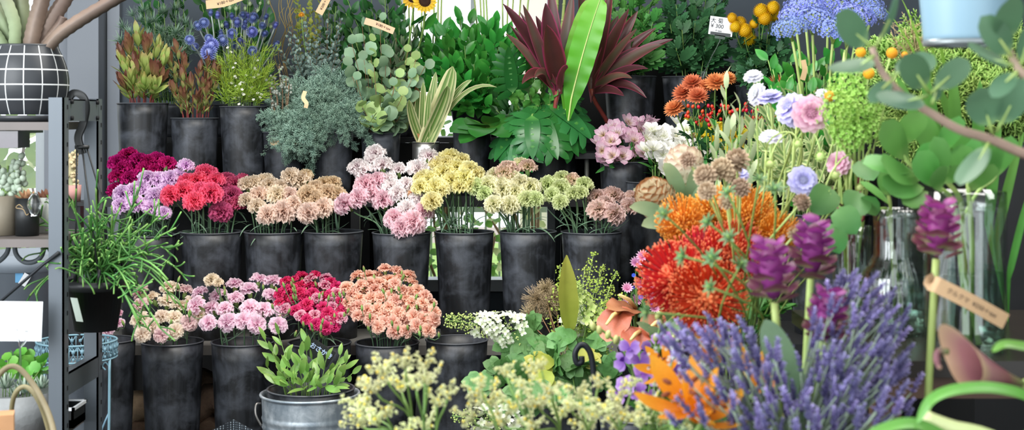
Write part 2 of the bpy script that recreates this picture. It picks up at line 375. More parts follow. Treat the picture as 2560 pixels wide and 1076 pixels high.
shelf_unit('plant_stand', 'low black stand carrying the alstroemeria buckets', [(.30, 1.30, 4.66, 4.98, .47, .50)], [(x, x+.03, y, y+.03, 0, .47) for x in (.31, 1.26) for y in (4.67, 4.94)], m_dark)
solo('shelf_pole', MB().add(tube([[.262, 5.04, .0], [.262, 5.04, .93]], .008, 10)), mat('steel_pole', '#b9bdb6', rough=.25, metal=.9), 'thin steel pole under the black shelf right of the window', 'pole')
solo('backing_panel', MB().add(box(.19, 1.5, 5.60, 5.62, 0, 1.28)), m_blackwall, 'black panel closing the back of the right hand shelf', 'panel', smooth=False)
solo('backing_panel', MB().add(box(-1.42, .33, 5.335, 5.35, .80, .98)), m_blackwall, 'black panel behind the buckets on the foliage shelf', 'panel', smooth=False)
solo('backing_panel', MB().add(box(-1.42, -.45, 5.31, 5.325, 0, .77)), m_blackwall, 'black panel under the foliage shelf behind the carnation buckets', 'panel', smooth=False)

# ------------------------------------------------------------------ buckets
m_pail = worn_plastic('black_pail_resin', '#15171a', '#5d626c', rough=.34, amt=.58)
m_pailr = mat('pail_rim', '#4a4d52', rough=.4, nz=.2, vary=.05)
m_zinc = worn_plastic('galvanised_steel', '#8f9ba5', '#dfe6ea', rough=.3, sx=22., amt=.8, metal=.55, streak=9.)
class Bk: pass
BUCKETS = []
def bucket(px, py, Y, wpx, H, label, taper=.8, name='flower_bucket', mats=None, group='black flower buckets', cat='bucket', wall=.003, zbot=None):
    p = at(px, py, Y); R = wpx/2*Y/F
    b = Bk(); b.R = R; b.z = p[2]; b.c = np.array([p[0], Y, p[2]]); b.H = H
    if zbot is not None: H = b.H = p[2]-zbot
    b.zb = p[2]-H
    T = thing(name, (p[0], Y, b.zb), label, cat, group); b.o = T
    R0 = R*taper; k = np.linspace(0, 1, 9); z = b.zb+H*k
    r = R0+(R-R0)*k; rin = np.maximum(r-wall, .004)
    prof = [(R0*.05, b.zb)]+[(R0*.97, b.zb)]+[(a, q) for a, q in zip(r, z)][0:]+[(a, q) for a, q in zip(rin[::-1], z[::-1])][:-1]+[(rin[0], b.zb+.006), (.002, b.zb+.006)]
    mm = mats or (m_pail, m_pailr)
    part(T, 'body', MB().add(lathe(prof, 48, (p[0], Y, 0))), mm[0])
    e = .0035; th = np.linspace(0, 2*PI, 9)[:-1]
    V = [(R+e*math.cos(a)*.9-.0005, b.z+e*.7*math.sin(a)) for a in th]+[(R+e*.9-.0005, b.z)]
    part(T, 'rim', MB().add(lathe(V, 48, (p[0], Y, 0))), mm[1])
    BUCKETS.append(b); return b
YBm, YM, YT = 4.30, 4.62, 5.10
# bottom row
B0 = bucket(268, 850, 4.28, 138, 0.4, 'black bucket of pink spray carnations behind the lattice plant stand', zbot=0.)
B1 = bucket(431, 854, YBm, 153, .36, 'black bucket of beige-pink spray carnations in the bottom row', zbot=0.)
B2 = bucket(607, 855, YBm, 155, .36, 'black bucket of pale pink spray carnations in the bottom row', zbot=0.)
B3 = bucket(799, 857, YBm, 156, .36, 'black bucket of crimson spray carnations behind the galvanised tub', zbot=0.)
B4 = bucket(968, 857, YBm, 158, .36, 'black bucket of peach spray carnations in the bottom row', zbot=0.)
B5 = bucket(1142, 850, YBm+.02, 154, .36, 'empty black bucket at the right end of the bottom row', zbot=0.)
# middle row
M0 = bucket(366, 588, YM, 146, .34, 'black bucket of lilac and magenta carnations behind the hanging pot')
M1 = bucket(529, 580, YM, 153, .34, 'black bucket of coral and raspberry carnations')
M2 = bucket(684, 580, YM, 146, .34, 'black bucket of beige carnations second in the middle row')
M3 = bucket(833, 579, YM, 148, .34, 'black bucket of tan carnations right of the beige ones')
M4 = bucket(1004, 582, YM, 146, .34, 'black bucket of white and pink carnations')
M5 = bucket(1161, 580, YM, 146, .34, 'black bucket of pale yellow carnations standing before the window')
M6 = bucket(1320, 579, YM, 142, .34, 'black bucket of cream-green carnations before the window')
M7 = bucket(1479, 580, YM, 150, .34, 'black bucket of green and mauve-beige carnations at the right end')
M8 = bucket(1637, 455, 4.84, 142, .30, 'black bucket of white and yellow alstroemeria behind the proteas', zbot=.50)
M9 = bucket(1560, 405, 4.93, 120, .40, 'black bucket of pink alstroemeria on the low stand', zbot=.50)
# top row
T1 = bucket(357, 259, YT, 125, .31, 'black bucket of red-tipped leucadendron at the left of the shelf', taper=.84, zbot=.80)
T2 = bucket(487, 296, YT, 117, .26, 'black bucket of brown leucadendron second on the shelf', taper=.86, zbot=.80)
T3 = bucket(610, 267, YT, 119, .30, 'tall black bucket of wax flower third on the shelf', taper=.82, zbot=.80)
T4 = bucket(711, 331, YT-.02, 106, .22, 'short black bucket with a kraft tag clipped on its rim', taper=.86, zbot=.80)
T5 = bucket(832, 309, YT, 104, .25, 'black bucket of feathery cypress on the shelf', taper=.84, zbot=.80)
T6 = bucket(952, 333, YT, 98, .22, 'black bucket of eucalyptus on the shelf', taper=.84, zbot=.80)
T8 = bucket(1180, 330, YT, 96, .22, 'black bucket of broad green leaves below the ruscus', taper=.86, zbot=.80)
T9 = bucket(1376, 345, YT+.02, 140, .22, 'black bucket of monstera leaves at the right of the shelf', taper=.86, zbot=.80)
m_ss = mat('brushed_steel', '#c9c7c2', rough=.28, metal=.95, nz=.1, nscale=14)
T7 = bucket(1064, 357, YT, 67, .18, 'polished steel cylinder of striped flax leaves on the shelf', taper=1., name='steel_cylinder', mats=(m_ss, m_ss), group=None, cat='vase', zbot=.80)
# second row behind
U1 = bucket(420, 262, 5.52, 120, .2, 'black bucket of sea holly behind the leucadendron', zbot=1.0)
U2 = bucket(590, 262, 5.52, 120, .2, 'black bucket of globe thistles behind the wax flower', zbot=1.0)
U3 = bucket(790, 262, 5.52, 120, .2, 'black bucket of small-leaved eucalyptus behind the cypress', zbot=1.0)
U4 = bucket(990, 262, 5.52, 120, .2, 'black bucket of dark leafy stems behind the round-leaved eucalyptus', zbot=1.0)
U5 = bucket(1190, 262, 5.52, 130, .2, 'black bucket of glossy ruscus before the window', zbot=1.0)
V1 = bucket(1575, 192, 5.22, 130, .26, 'tall black bucket under the cordyline leaves at the right', zbot=.95)
V2 = bucket(1725, 193, 5.26, 138, .26, 'tall black bucket of large chrysanthemums beneath the price card', zbot=.95)
V3 = bucket(1398, 100, 5.60, 100, .3, 'black bucket of bare pale stems behind the cordyline', zbot=1.0)
# ------------------------------------------------------------------ carnations
m_cstem = mat('carnation_stem', [(0, '#4f6e55'), (1, '#6f8f62')], rough=.55, trans=.1)
m_calyx = mat('carnation_calyx', [(0, '#55783f'), (1, '#9dba6b')], rough=.5, trans=.15)
m_cleaf = mat('carnation_leaf', [(0, '#5b7a60'), (1, '#7f9d83')], rough=.55, trans=.2, vary=.2)
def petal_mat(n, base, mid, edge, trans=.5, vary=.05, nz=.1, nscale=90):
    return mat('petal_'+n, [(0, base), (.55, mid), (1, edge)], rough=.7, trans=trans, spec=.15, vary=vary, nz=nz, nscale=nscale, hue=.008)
def carnation_bloom(layers, ruff=.10, serr=.06, nu=11, fan=.62, cup=.35, seed=0):
    """ruffled bloom of unit diameter opening along +Z"""
    r_ = np.random.default_rng(seed); mb = MB(); nl = 4
    for n, tilt, L in layers:
        for k in range(n):
            az = 2*PI*(k+r_.uniform(-.3, .3))/n+tilt; tl = math.radians(tilt+r_.uniform(-9, 9)); l = L*r_.uniform(.9, 1.08)
            t = np.linspace(0, 1, nl+1); u = np.linspace(-1, 1, nu)
            ph = r_.uniform(0, 6.28); fr = r_.uniform(2.2, 3.2)
            ang = u[None]*fan*r_.uniform(.85, 1.15)*np.minimum(1, .35+t[:, None]*.8)
            rad = l*t[:, None]*(1+serr*np.where(np.arange(nu) % 2, 1, -1)[None]*(t[:, None] > .9)-.10*u[None]**2)
            x = rad*np.sin(ang); y = rad*np.cos(ang)
            z = ruff*(t[:, None]**1.6)*np.sin(u[None]*fr*PI+ph)+ruff*.5*(t[:, None]**2)*np.sin(u[None]*fr*2.3*PI+ph*2)-cup*l*t[:, None]**2.2*.5+cup*.25*l*t[:, None]
            V = np.stack([x+0*z, y+0*z, z], -1).reshape(-1, 3)
            ct, st = math.cos(tl), math.sin(tl)        # y axis -> direction at tilt from +Z
            d = np.array([math.cos(az)*st, math.sin(az)*st, ct]); q = np.array([-math.cos(az)*ct, -math.sin(az)*ct, st]); s_ = np.cross(d, q)
            M = np.eye(4); M[:3, 0] = s_; M[:3, 1] = d; M[:3, 2] = q; M[:3, 3] = (0, 0, -.12)
            mb.add(grid(V, np.repeat(t, nu), np.tile(u, nl+1), nl+1, nu), M)
    return mb
L_STD = [(8, 97, .50), (9, 78, .49), (9, 58, .47), (8, 38, .43), (6, 18, .40)]
L_SPRAY = [(6, 88, .48), (6, 66, .48), (5, 44, .44), (4, 22, .40)]
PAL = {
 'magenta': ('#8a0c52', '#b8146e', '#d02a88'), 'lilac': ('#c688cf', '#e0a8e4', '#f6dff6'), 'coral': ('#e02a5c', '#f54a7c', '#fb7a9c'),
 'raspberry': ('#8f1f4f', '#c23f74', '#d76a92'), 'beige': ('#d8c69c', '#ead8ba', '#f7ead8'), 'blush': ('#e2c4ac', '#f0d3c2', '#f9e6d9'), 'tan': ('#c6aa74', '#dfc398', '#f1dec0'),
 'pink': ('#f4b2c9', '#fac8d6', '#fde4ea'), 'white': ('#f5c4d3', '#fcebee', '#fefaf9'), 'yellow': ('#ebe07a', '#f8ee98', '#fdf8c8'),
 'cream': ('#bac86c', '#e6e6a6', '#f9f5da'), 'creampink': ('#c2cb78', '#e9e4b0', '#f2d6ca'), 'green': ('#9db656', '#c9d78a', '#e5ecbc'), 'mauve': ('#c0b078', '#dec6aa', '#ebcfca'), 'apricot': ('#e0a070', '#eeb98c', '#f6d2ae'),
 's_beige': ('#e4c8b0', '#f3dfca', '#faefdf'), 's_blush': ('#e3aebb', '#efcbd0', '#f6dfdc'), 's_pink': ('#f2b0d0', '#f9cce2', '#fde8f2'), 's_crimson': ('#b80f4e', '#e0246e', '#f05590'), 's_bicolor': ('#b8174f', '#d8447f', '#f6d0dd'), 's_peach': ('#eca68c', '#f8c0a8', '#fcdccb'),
}
BL = {}
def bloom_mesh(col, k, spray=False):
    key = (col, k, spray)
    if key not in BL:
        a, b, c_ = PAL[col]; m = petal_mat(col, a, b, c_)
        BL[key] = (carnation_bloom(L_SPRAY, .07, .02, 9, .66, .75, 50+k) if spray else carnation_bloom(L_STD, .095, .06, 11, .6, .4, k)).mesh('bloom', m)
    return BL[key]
ca = MB().add(lathe([(.002, -.58), (.075, -.56), (.115, -.42), (.125, -.28), (.10, -.2)], 10))
for i in range(5):
    a = i*2*PI/5; ca.add(leafp(.16, .14, .4, .7, 3, 1), frames([.105*math.cos(a), .105*math.sin(a), -.26], [.6*math.cos(a), .6*math.sin(a), 1], [-math.cos(a), -math.sin(a), .4])[0])
ME_CALYX = ca.mesh('calyx', m_calyx)
cl_p = [leafp(1, .075, .35, .6, 7, 1, curl=cu, fold=.25, emin=.08) for cu in (-.9, -1.5, .5)]
def stem_path(bk, tip, face, spread=.78):
    c = bk.c; d = (tip-c)[:2]; dn = np.linalg.norm(d)
    lim = bk.R*spread; mo = c[:2]+d*min(1, lim/(dn+1e-6))*U(.65, 1); mouth = np.array([mo[0], mo[1], bk.z-.004])
    root = np.array([c[0]+U(-.3, .3)*bk.R-d[0]*.15, c[1]+U(-.3, .3)*bk.R, bk.zb+.03])
    L = np.linalg.norm(tip-mouth)
    up = nrm(nrm(mouth-root)+[0, 0, .6])
    P = bez(mouth, mouth+up*L*.45, tip-nrm(face)*L*.35, tip, 8)
    return np.concatenate([[root], P]), mouth
def depths(bl, Yb, span):
    py = np.array([b[1] for b in bl], float); mid = (py.max()+py.min())/2; h = max(1, (py.max()-py.min())/2)
    return Yb-span*(py-mid)/h+U(-.012, .012, len(bl))
def carnation_bunch(bk, blooms, col, name, where, grp, span=.08, alt=None, size=1.0, dY=0):
    Y = depths(blooms, bk.c[1]+dY, span); it = []
    for i, (b, y) in enumerate(zip(blooms, Y)):
        px, py, s = b[:3]; cc = b[3] if len(b) > 3 else col
        D = s*1.12*size*y/F; p = at(px, py, y)
        f = nrm(nrm(p-(bk.c-[0, 0, .10]))*[1.1, 1.6, .8]+[0, -.42, .25]+U(-.15, .15, 3)); tip = p-f*D*.66
        P, mouth = stem_path(bk, tip, f); T = thing('carnation', P[0], '', 'carnation', grp)
        st = MB().add(tube(P, .0026, 5)); part(T, 'stem', st, m_cstem)
        M = zframe(p, f, D); inst(T, 'bloom', bloom_mesh(cc, i % 4), M); inst(T, 'calyx', ME_CALYX, M)
        for k in range(2):
            j = rng.integers(1, 5); q = P[j]; a = U(0, 6.28); dd = nrm([math.cos(a), math.sin(a)-.35, U(.2, 1.1)])
            part(T, 'leaf', MB().add(cl_p[rng.integers(3)], frames(q, dd, [0, -.4, 1], U(.05, .10))[0]), m_cleaf)
        it.append((T, p))
    rank(it, name, where)
G = 'carnations in the middle row of buckets'
carnation_bunch(M0, [(291,402,46),(318,385,50),(345,396,46),(370,400,46),(394,394,44),(420,404,44),(302,418,46),(334,412,48),(361,418,46),(322,440,48),(292,436,44),(285,470,40),(384,420,42)], 'magenta', 'deep magenta carnation', 'behind the lilac carnations', G, .03, dY=.07)
carnation_bunch(M0, [(302,481,48),(351,466,50),(338,505,48),(369,441,46),(400,446,50),(426,440,46),(386,486,50),(449,436,42),(466,410,40),(410,529,36),(377,515,40),(299,511,44),(331,474,44),(418,466,42)], 'lilac', 'lilac carnation with pale edges', 'beside the coral bunch', G, .07)
carnation_bunch(M1, [(423,484,52),(455,471,56),(490,447,52),(519,430,50),(527,477,58),(484,498,54),(509,424,44),(538,446,48),(464,449,46),(499,470,46)], 'coral', 'hot coral-pink carnation', 'above the third bucket from the left', G, .07)
carnation_bunch(M1, [(568,447,50),(582,482,52),(553,525,56),(562,468,48),(595,503,44),(611,445,36),(588,455,44),(575,505,44)], 'raspberry', 'dusky raspberry carnation', 'between the coral and the beige bunches', G, .06, dY=.03)
carnation_bunch(M2, [(615,457,48),(646,482,54,'blush'),(632,453,48),(673,459,50),(693,482,52),(724,484,48,'blush'),(667,533,50,'blush'),(708,524,60,'blush'),(612,497,40),(701,462,44),(660,447,46),(640,510,42),(735,505,42,'blush')], 'beige', 'beige ruffled carnation', 'of the beige bunch', G, .07)
carnation_bunch(M3, [(722,436,48,'beige'),(749,446,56,'beige'),(757,438,44),(767,482,54),(767,529,54,'blush'),(806,514,54,'blush'),(810,456,48),(818,476,50),(843,482,46),(784,466,46),(787,496,48),(832,452,40)], 'tan', 'tan carnation', 'above the fourth bucket of the middle row', G, .06)
carnation_bunch(M4, [(935,379,52,'white'),(892,412,48,'white'),(956,408,52,'white'),(905,422,48,'white'),(995,420,42,'white'),(1046,416,56,'white'),(1073,386,48,'white'),(929,400,46,'white'),(913,456,62),(894,490,54),(856,507,56),(956,494,56),(926,480,54),(939,446,50),(968,446,46,'white'),(977,462,48,'white'),(992,479,48,'white'),(1016,456,42,'white'),(1019,521,58,'white'),(987,541,56),(1034,552,62),(1004,565,54),(1050,494,52,'white'),(1063,521,48),(1036,480,36,'apricot')], 'pink', 'pale pink-white carnation', 'left of the yellow bunch', G, .09)
carnation_bunch(M5, [(1124,389,54),(1097,404,52),(1151,397,50),(1108,426,56),(1140,414,54),(1175,418,50),(1159,438,52),(1128,445,54),(1069,445,54),(1085,463,54),(1054,441,46),(1048,463,44),(1077,499,50),(1176,457,42),(1190,428,46),(1099,471,46),(1147,462,44),(1114,403,46)], 'yellow', 'pale yellow carnation', 'of the yellow bunch before the window', G, .08)
carnation_bunch(M6, [(1217,457,50),(1234,433,44),(1258,428,54,'creampink'),(1268,416,46,'creampink'),(1318,413,46,'creampink'),(1300,405,40),(1254,470,50),(1232,507,46),(1273,509,50),(1288,473,50),(1299,452,46),(1325,461,52),(1251,455,46),(1318,494,44,'green'),(1338,494,42,'green'),(1187,462,46,'green'),(1208,480,40,'green'),(1280,440,42)], 'cream', 'cream-green carnation', 'right of the yellow bunch', G, .08)
carnation_bunch(M7, [(1366,457,48),(1396,465,50),(1403,442,46),(1425,448,50,'creampink'),(1459,457,46),(1433,479,42),(1399,501,40),(1377,483,40),(1450,478,38)], 'green', 'light green carnation', 'beside the mauve-beige ones', G, .06)
carnation_bunch(M7, [(1492,488,48),(1537,484,54),(1498,520,56),(1539,531,54),(1578,511,46),(1604,480,38,'cream'),(1516,505,46),(1583,490,38)], 'mauve', 'mauve-beige carnation', 'above the right end bucket', G, .05)

# ------------------------------------------------------------------ spray carnations
m_bud = mat('spray_bud', [(0, '#4f7a3a'), (.6, '#86ab5a'), (1, '#c5436f')], rough=.5)
bud = MB().add(lathe([(.002, 0), (.12, .05), (.17, .3), (.15, .6), (.06, .85), (.005, .9)], 8))
ME_BUD = bud.mesh('bud', m_bud)
sm = MB().add(lathe([(.002, -.62), (.06, -.6), (.12, -.45), (.13, -.3), (.09, -.2)], 8)); ME_SCAL = sm.mesh('calyx', m_calyx)
def spray_bunch(bk, hull, n, s, cols, name, where, grp, nb=4, span=.10, buds=2, mind=.72):
    """hull: list of ellipses (cx, cy, rx, ry) in which the blooms stand"""
    pts = []
    ar = np.array([h[2]*h[3] for h in hull], float); ar /= ar.sum(); tries = 0
    while len(pts) < n and tries < 6000:
        tries += 1; h = hull[rng.choice(len(hull), p=ar)]; a = U(0, 6.28); r = math.sqrt(U(0, 1)); x = h[0]+h[2]*r*math.cos(a); y = h[1]+h[3]*r*math.sin(a)
        if all((x-q[0])**2+(y-q[1])**2 > (s*mind)**2 for q in pts): pts.append((x, y))
    pts.sort(key=lambda q: math.atan2(q[1]-hull[0][1]-90, q[0]-hull[0][0])+.002*q[1])
    pts = [pts[i:i+nb] for i in range(0, len(pts), nb)]
    ally = [q[1] for g in pts for q in g]; mid = (min(ally)+max(ally))/2; hh = (max(ally)-min(ally))/2+1; it = []
    for g in pts:
        W = []
        for (x, y) in g:
            Y = bk.c[1]-span*(y-mid)/hh+U(-.02, .02); W.append((at(x, y, Y), s*U(.9, 1.12)*Y/F))
        cen = np.mean([w[0] for w in W], axis=0); fork = cen*.55+bk.c*.45+[0, 0, -.005]
        fork[2] = max(fork[2], bk.z+.01)
        P, mouth = stem_path(bk, fork, np.array([0, 0, 1.])); T = thing('spray_carnation', P[0], '', 'spray carnation', grp); st = MB().add(tube(P, .0022, 5)); its = []
        for k, (p, D) in enumerate(W):
            f = nrm(nrm(p-(bk.c-[0, 0, .06]))*[1.1, 1.6, .8]+[0, -.45, .3]+U(-.3, .3, 3)); tip = p-f*D*.66
            st.add(tube(bez(fork, fork+[0, 0, .03], tip-f*.035, tip, 6), .0015, 4))
            M = zframe(p, f, D*1.1); b = inst(T, 'bloom', bloom_mesh(cols[rng.integers(len(cols))], k % 3, True), M)
            inst(b, 'calyx', ME_SCAL, np.eye(4)).matrix_basis = Matrix.Identity(4)
        for k in range(buds):
            p = W[rng.integers(len(W))][0]+np.array([U(-.035, .035), U(-.05, -.01), U(-.05, .02)]); f = nrm([U(-.4, .4), U(-.5, .1), 1]); st.add(tube(bez(fork, fork+[0, 0, .03], p-f*.03, p, 5), .0012, 4))
            inst(T, 'bud', ME_BUD, zframe(p, f, .024))
        part(T, 'stem', st, m_cstem)
        lf = MB()
        for k in range(4):
            j = rng.integers(2, len(P)); a = U(0, 6.28); lf.add(cl_p[rng.integers(3)], frames(P[j], nrm([math.cos(a), math.sin(a)-.35, U(.2, 1.1)]), [0, -.4, 1], U(.035, .07))[0])
        part(T, 'foliage', lf, m_cleaf); it.append((T, cen))
    rank(it, name, where)
G2 = 'spray carnations in the bottom row of buckets'
spray_bunch(B1, [(425, 770, 84, 56), (400, 810, 62, 38), (470, 745, 40, 30), (390, 745, 50, 30)], 48, 44, ['s_beige', 's_beige', 's_blush'], 'beige-pink spray carnation', 'left of the pink ones', G2)
spray_bunch(B2, [(600, 765, 110, 62), (650, 730, 70, 40), (665, 790, 50, 40), (520, 745, 40, 34)], 60, 47, ['s_pink'], 'pale pink spray carnation', 'between the beige and the crimson ones', G2)
spray_bunch(B3, [(770, 725, 75, 44), (800, 770, 70, 36), (730, 750, 40, 34), (815, 800, 40, 20)], 80, 32, ['s_crimson', 's_crimson', 's_crimson', 's_bicolor'], 'crimson spray carnation', 'behind the galvanised tub', G2, mind=.52, buds=3)
spray_bunch(B4, [(965, 745, 105, 62), (1000, 775, 85, 55), (930, 720, 70, 40), (965, 690, 60, 25), (1060, 790, 34, 40)], 132, 37, ['s_peach'], 'peach spray carnation', 'behind the pale yellow statice', G2, mind=.52)
spray_bunch(B0, [(235, 800, 70, 36)], 12, 30, ['s_pink', 's_bicolor'], 'small pink spray carnation', 'behind the lattice plant stand', G2)
carnation_bunch(B2, [(527, 697, 36), (545, 704, 26)], 'beige', 'cream carnation', 'standing above the pale pink spray carnations', 'cream carnations above the pale pink sprays', .02)
# ------------------------------------------------------------------ leafy branches
def along(P, t):
    P = np.asarray(P); d = np.concatenate([[0], np.cumsum(np.linalg.norm(np.diff(P, axis=0), axis=1))]); d /= d[-1]
    p = np.stack([np.interp(t, d, P[:, k]) for k in range(3)], -1); e = .02
    q = np.stack([np.interp(np.minimum(t+e, 1), d, P[:, k])-np.interp(np.maximum(t-e, 0), d, P[:, k]) for k in range(3)], -1)
    return p, nrm(q)
def put_leaves(mb, P, pieces, n, L, ang, mode='alt', start=.3, end=1., m=0, up=0., jit=.15, zdir=None, front=0.):
    sl = np.linalg.norm(np.diff(np.asarray(P), axis=0), axis=1); f0 = sl[0]/sl.sum()
    if len(sl) > 3 and n > 3 and end-start > .05 and sl[0] > 2.2*np.median(sl): s1 = min(max(start, f0+.05), end-.05); n = max(3, int(round(n*((end-s1)/(end-start))**.8))); start = s1
    t = np.linspace(start, end, n)+U(-.01, .01, n); t = np.clip(t, 0, 1)
    pos, tg = along(P, t); ph0 = U(0, 6.28)
    if mode == 'opp': ph = ph0+np.arange(n)//2*PI/2+np.arange(n) % 2*PI; t2 = np.linspace(start, end, (n+1)//2).repeat(2)[:n]; pos, tg = along(P, t2)
    elif mode == 'dist': ph = ph0+np.arange(n) % 2*PI
    else: ph = ph0+np.arange(n)*2.4
    ph = ph+U(-jit, jit, n)*2
    a = np.cross(tg, np.array([.13, .21, .97])); a = nrm(a); b = np.cross(tg, a)
    R = a*np.cos(ph)[:, None]+b*np.sin(ph)[:, None]
    an = np.radians(np.interp(np.linspace(0, 1, n), [0, 1], ang)+U(-1, 1, n)*jit*60)[:, None]
    D = np.cos(an)*tg+np.sin(an)*R+np.array([0, -front, up]); Z = tg-R*.2+U(-.3, .3, (n, 3)) if zdir is None else np.asarray(zdir)+U(-.45, .45, (n, 3))
    s = np.interp(np.linspace(0, 1, n), [0, .5, 1], L)*U(.85, 1.15, n)
    Ms = frames(pos, D, Z, s); k = rng.integers(0, len(pieces), n)
    for i, pc in enumerate(pieces): mb.stamp(pc, Ms[k == i], m)
    return mb
def bk_path(bk, tip, face=(0, -.2, 1), n=9, k1=.5, k2=.35, spread=.75):
    c = bk.c; d = (tip-c)[:2]; dn = np.linalg.norm(d); mo = c[:2]+d*min(.7, bk.R*spread/(dn+1e-6))*U(.7, 1); mouth = np.array([mo[0], mo[1], bk.z-.004])
    root = np.array([c[0]+U(-.3, .3)*bk.R, c[1]+U(-.3, .3)*bk.R, bk.zb+.02]); L = np.linalg.norm(tip-mouth)
    up = nrm(nrm(mouth-root)+[0, 0, .8]); P = bez(mouth, mouth+up*L*k1, tip-nrm(face)*L*k2, tip, n)
    return np.concatenate([[root], P])
m_gstem = mat('green_stem', [(0, '#5d7a3e'), (1, '#7fa153')], rough=.5)
m_bstem = mat('brown_stem', [(0, '#6b4a36'), (1, '#8a6848')], rough=.6)
m_pstem = mat('pale_green_stem', [(0, '#93ad5c'), (1, '#b3c877')], rough=.45)
def tips_Y(tips, bk, span=.08, dY=0):
    py = np.array([t[1] for t in tips], float); mid = (py.min()+py.max())/2; h = (py.max()-py.min())/2+1
    return bk.c[1]+dY-span*(py-mid)/h+U(-.03, .03, len(tips))
def branches(bk, tips, name, cat, desc, where, grp, leaf_fn, mstem, mleaf, r=.0025, span=.08, dY=0, face=None, k1=.5, k2=.35, per=7, extra=None):
    it = []
    for (tp, y) in zip(tips, tips_Y(tips, bk, span, dY)):
        tip = at(tp[0], tp[1], y); f = face if face is not None else nrm(tip-bk.c+[0, -.05, .15])
        P = bk_path(bk, tip, f, k1=k1, k2=k2); T = thing(name, P[0], '', cat, grp)
        part(T, 'stem', MB().add(tube(P, np.linspace(r, r*.5, len(P)), 5)), mstem)
        f_ = leaf_fn(P)
        if f_ is not None: part(T, 'foliage', f_, mleaf)
        if extra: extra(T, P)
        it.append((T, tip))
    rank(it, desc, where, per); return it
def scatter(cx, cy, rx, ry, n, lo=.0):
    i = np.arange(n)+.5; r = np.sqrt(lo+(1-lo)*i/n); a = i*2.39996+U(0, 6.28)
    return [(cx+rx*q*math.cos(b)+U(-.05, .05)*rx, cy+ry*q*math.sin(b)+U(-.05, .05)*ry) for q, b in zip(r, a)]

# leucadendron, two kinds
lance = [leafp(1, .33, .75, .75, 6, 1, curl=c_, fold=.25) for c_ in (.35, .6, .1)]
m_leu = mat('leucadendron_leaf_green', [(0, '#7f9a4a'), (.65, '#a9bb66'), (1, '#b59a62')], rough=.45, trans=.25, vary=.16)
m_leur = mat('leucadendron_leaf_red', [(0, '#8a8a4a'), (.45, '#8f6a4c'), (1, '#6e3a36')], rough=.45, trans=.25, vary=.2)
m_leub = mat('leucadendron_leaf_brown', [(0, '#76894a'), (.55, '#949858'), (1, '#8f6348')], rough=.5, trans=.2, vary=.2)
m_rstem = mat('red_stem', [(0, '#7a2f2f'), (1, '#8f4538')], rough=.5)
def leuca(P):
    f = put_leaves(MB(), P, lance, 20, (.05, .062, .055), (58, 38), start=.28, end=.93); red = U(0, 1) < .4
    put_leaves(f, P, lance, 9, (.06, .066, .06), (38, 14), start=.93, end=1., m=1 if red else 0); return f
branches(T1, [(305,140),(322,120),(345,95),(368,118),(392,128),(408,150),(315,172),(340,165),(365,172),(388,180),(330,205),(360,215),(385,222),(312,215),(400,200)], 'leucadendron', 'foliage stem', 'red-tipped leucadendron stem', 'in the leftmost shelf bucket', 'leucadendron stems', leuca, m_rstem, [m_leu, m_leur], span=.07, k1=.4, k2=.3)
def leucb(P):
    f = put_leaves(MB(), P, lance, 26, (.03, .038, .036), (48, 36), start=.25, end=.93); put_leaves(f, P, lance, 9, (.044, .046, .04), (36, 14), start=.93, m=1); return f
branches(T2, [(425,150),(440,120),(455,185),(462,150),(480,205),(500,175),(520,150),(536,165),(545,185),(520,225),(495,245),(460,240),(435,225),(512,200)], 'leucadendron', 'foliage stem', 'olive-brown leucadendron stem', 'in the second shelf bucket', 'leucadendron stems', leucb, m_rstem, [m_leub, m_leur], span=.07, k1=.4, k2=.3)
# wax flower
needle = [leafp(1, .085, .4, .6, 3, 1, curl=c_, emin=.15) for c_ in (.3, -.3)]
m_wax = mat('wax_flower_needles', [(0, '#7d9a2c'), (1, '#a9c446')], rough=.5, trans=.25, vary=.12)
m_white = mat('white_petal', [(0, '#cfd6a8'), (.35, '#e6e4dc'), (1, '#efede8')], rough=.6, trans=.3, spec=.2)
m_waxc = mat('wax_flower_centre', '#8a3f4a')
def flowerp(rings, n0=4, w0=1):
    """rings: (n, L, W, a, b, tilt from axis in degrees, curl, base radius, base height, phase)"""
    mb = MB()
    for (n, L, Wd, a, b, tilt, cu, r0, z0, ph) in rings:
        az = np.arange(n)*2*PI/n+ph; tl = math.radians(tilt)
        R = np.stack([np.cos(az), np.sin(az), 0*az], -1); D = R*math.sin(tl)+np.array([0, 0, math.cos(tl)]); Z = -R*math.cos(tl)+np.array([0, 0, math.sin(tl)])
        Ms = frames(R*r0+np.array([0, 0, z0]), D, Z, 1.)
        for M in Ms: mb.add(leafp(L, Wd, a, b, n0, w0, curl=cu+U(-.15, .15), fold=.12, tipcurl=U(-.2, .1)), M)
    return mb
star5 = flowerp([(5, .5, .42, .5, .5, 75, .2, .03, 0, 0)], 3)
star5.add(ball(.13, 6, 4), None, 1); p_star5 = star5.piece()
def wax(P):
    f = MB()
    for k in range(7):
        t = U(.12, .95); p, tg = along(P[1:], np.array([t])); d = nrm(tg[0]*.7+U(-1, 1, 3)*[1, 1, .4]); q = p[0]+d*U(.05, .09)
        sp = np.linspace(0, 1, 4)[:, None]*(q-p[0])+p[0]; f.add(tube(sp, .0008, 3)); put_leaves(f, sp, needle, 13, (.024, .026, .018), (50, 25), start=.05)
    put_leaves(f, P, needle, 34, (.03, .036, .025), (48, 22), start=.3)
    if U(0, 1) < .4:
        pos, tg = along(P, U(.75, 1, 4)); f.stamp(p_star5, np.array([zframe(p+U(-.012, .012, 3)+[0, -.008, .006], [U(-.4, .4), -.7, .6], .0125) for p in pos]), 1)
    return f
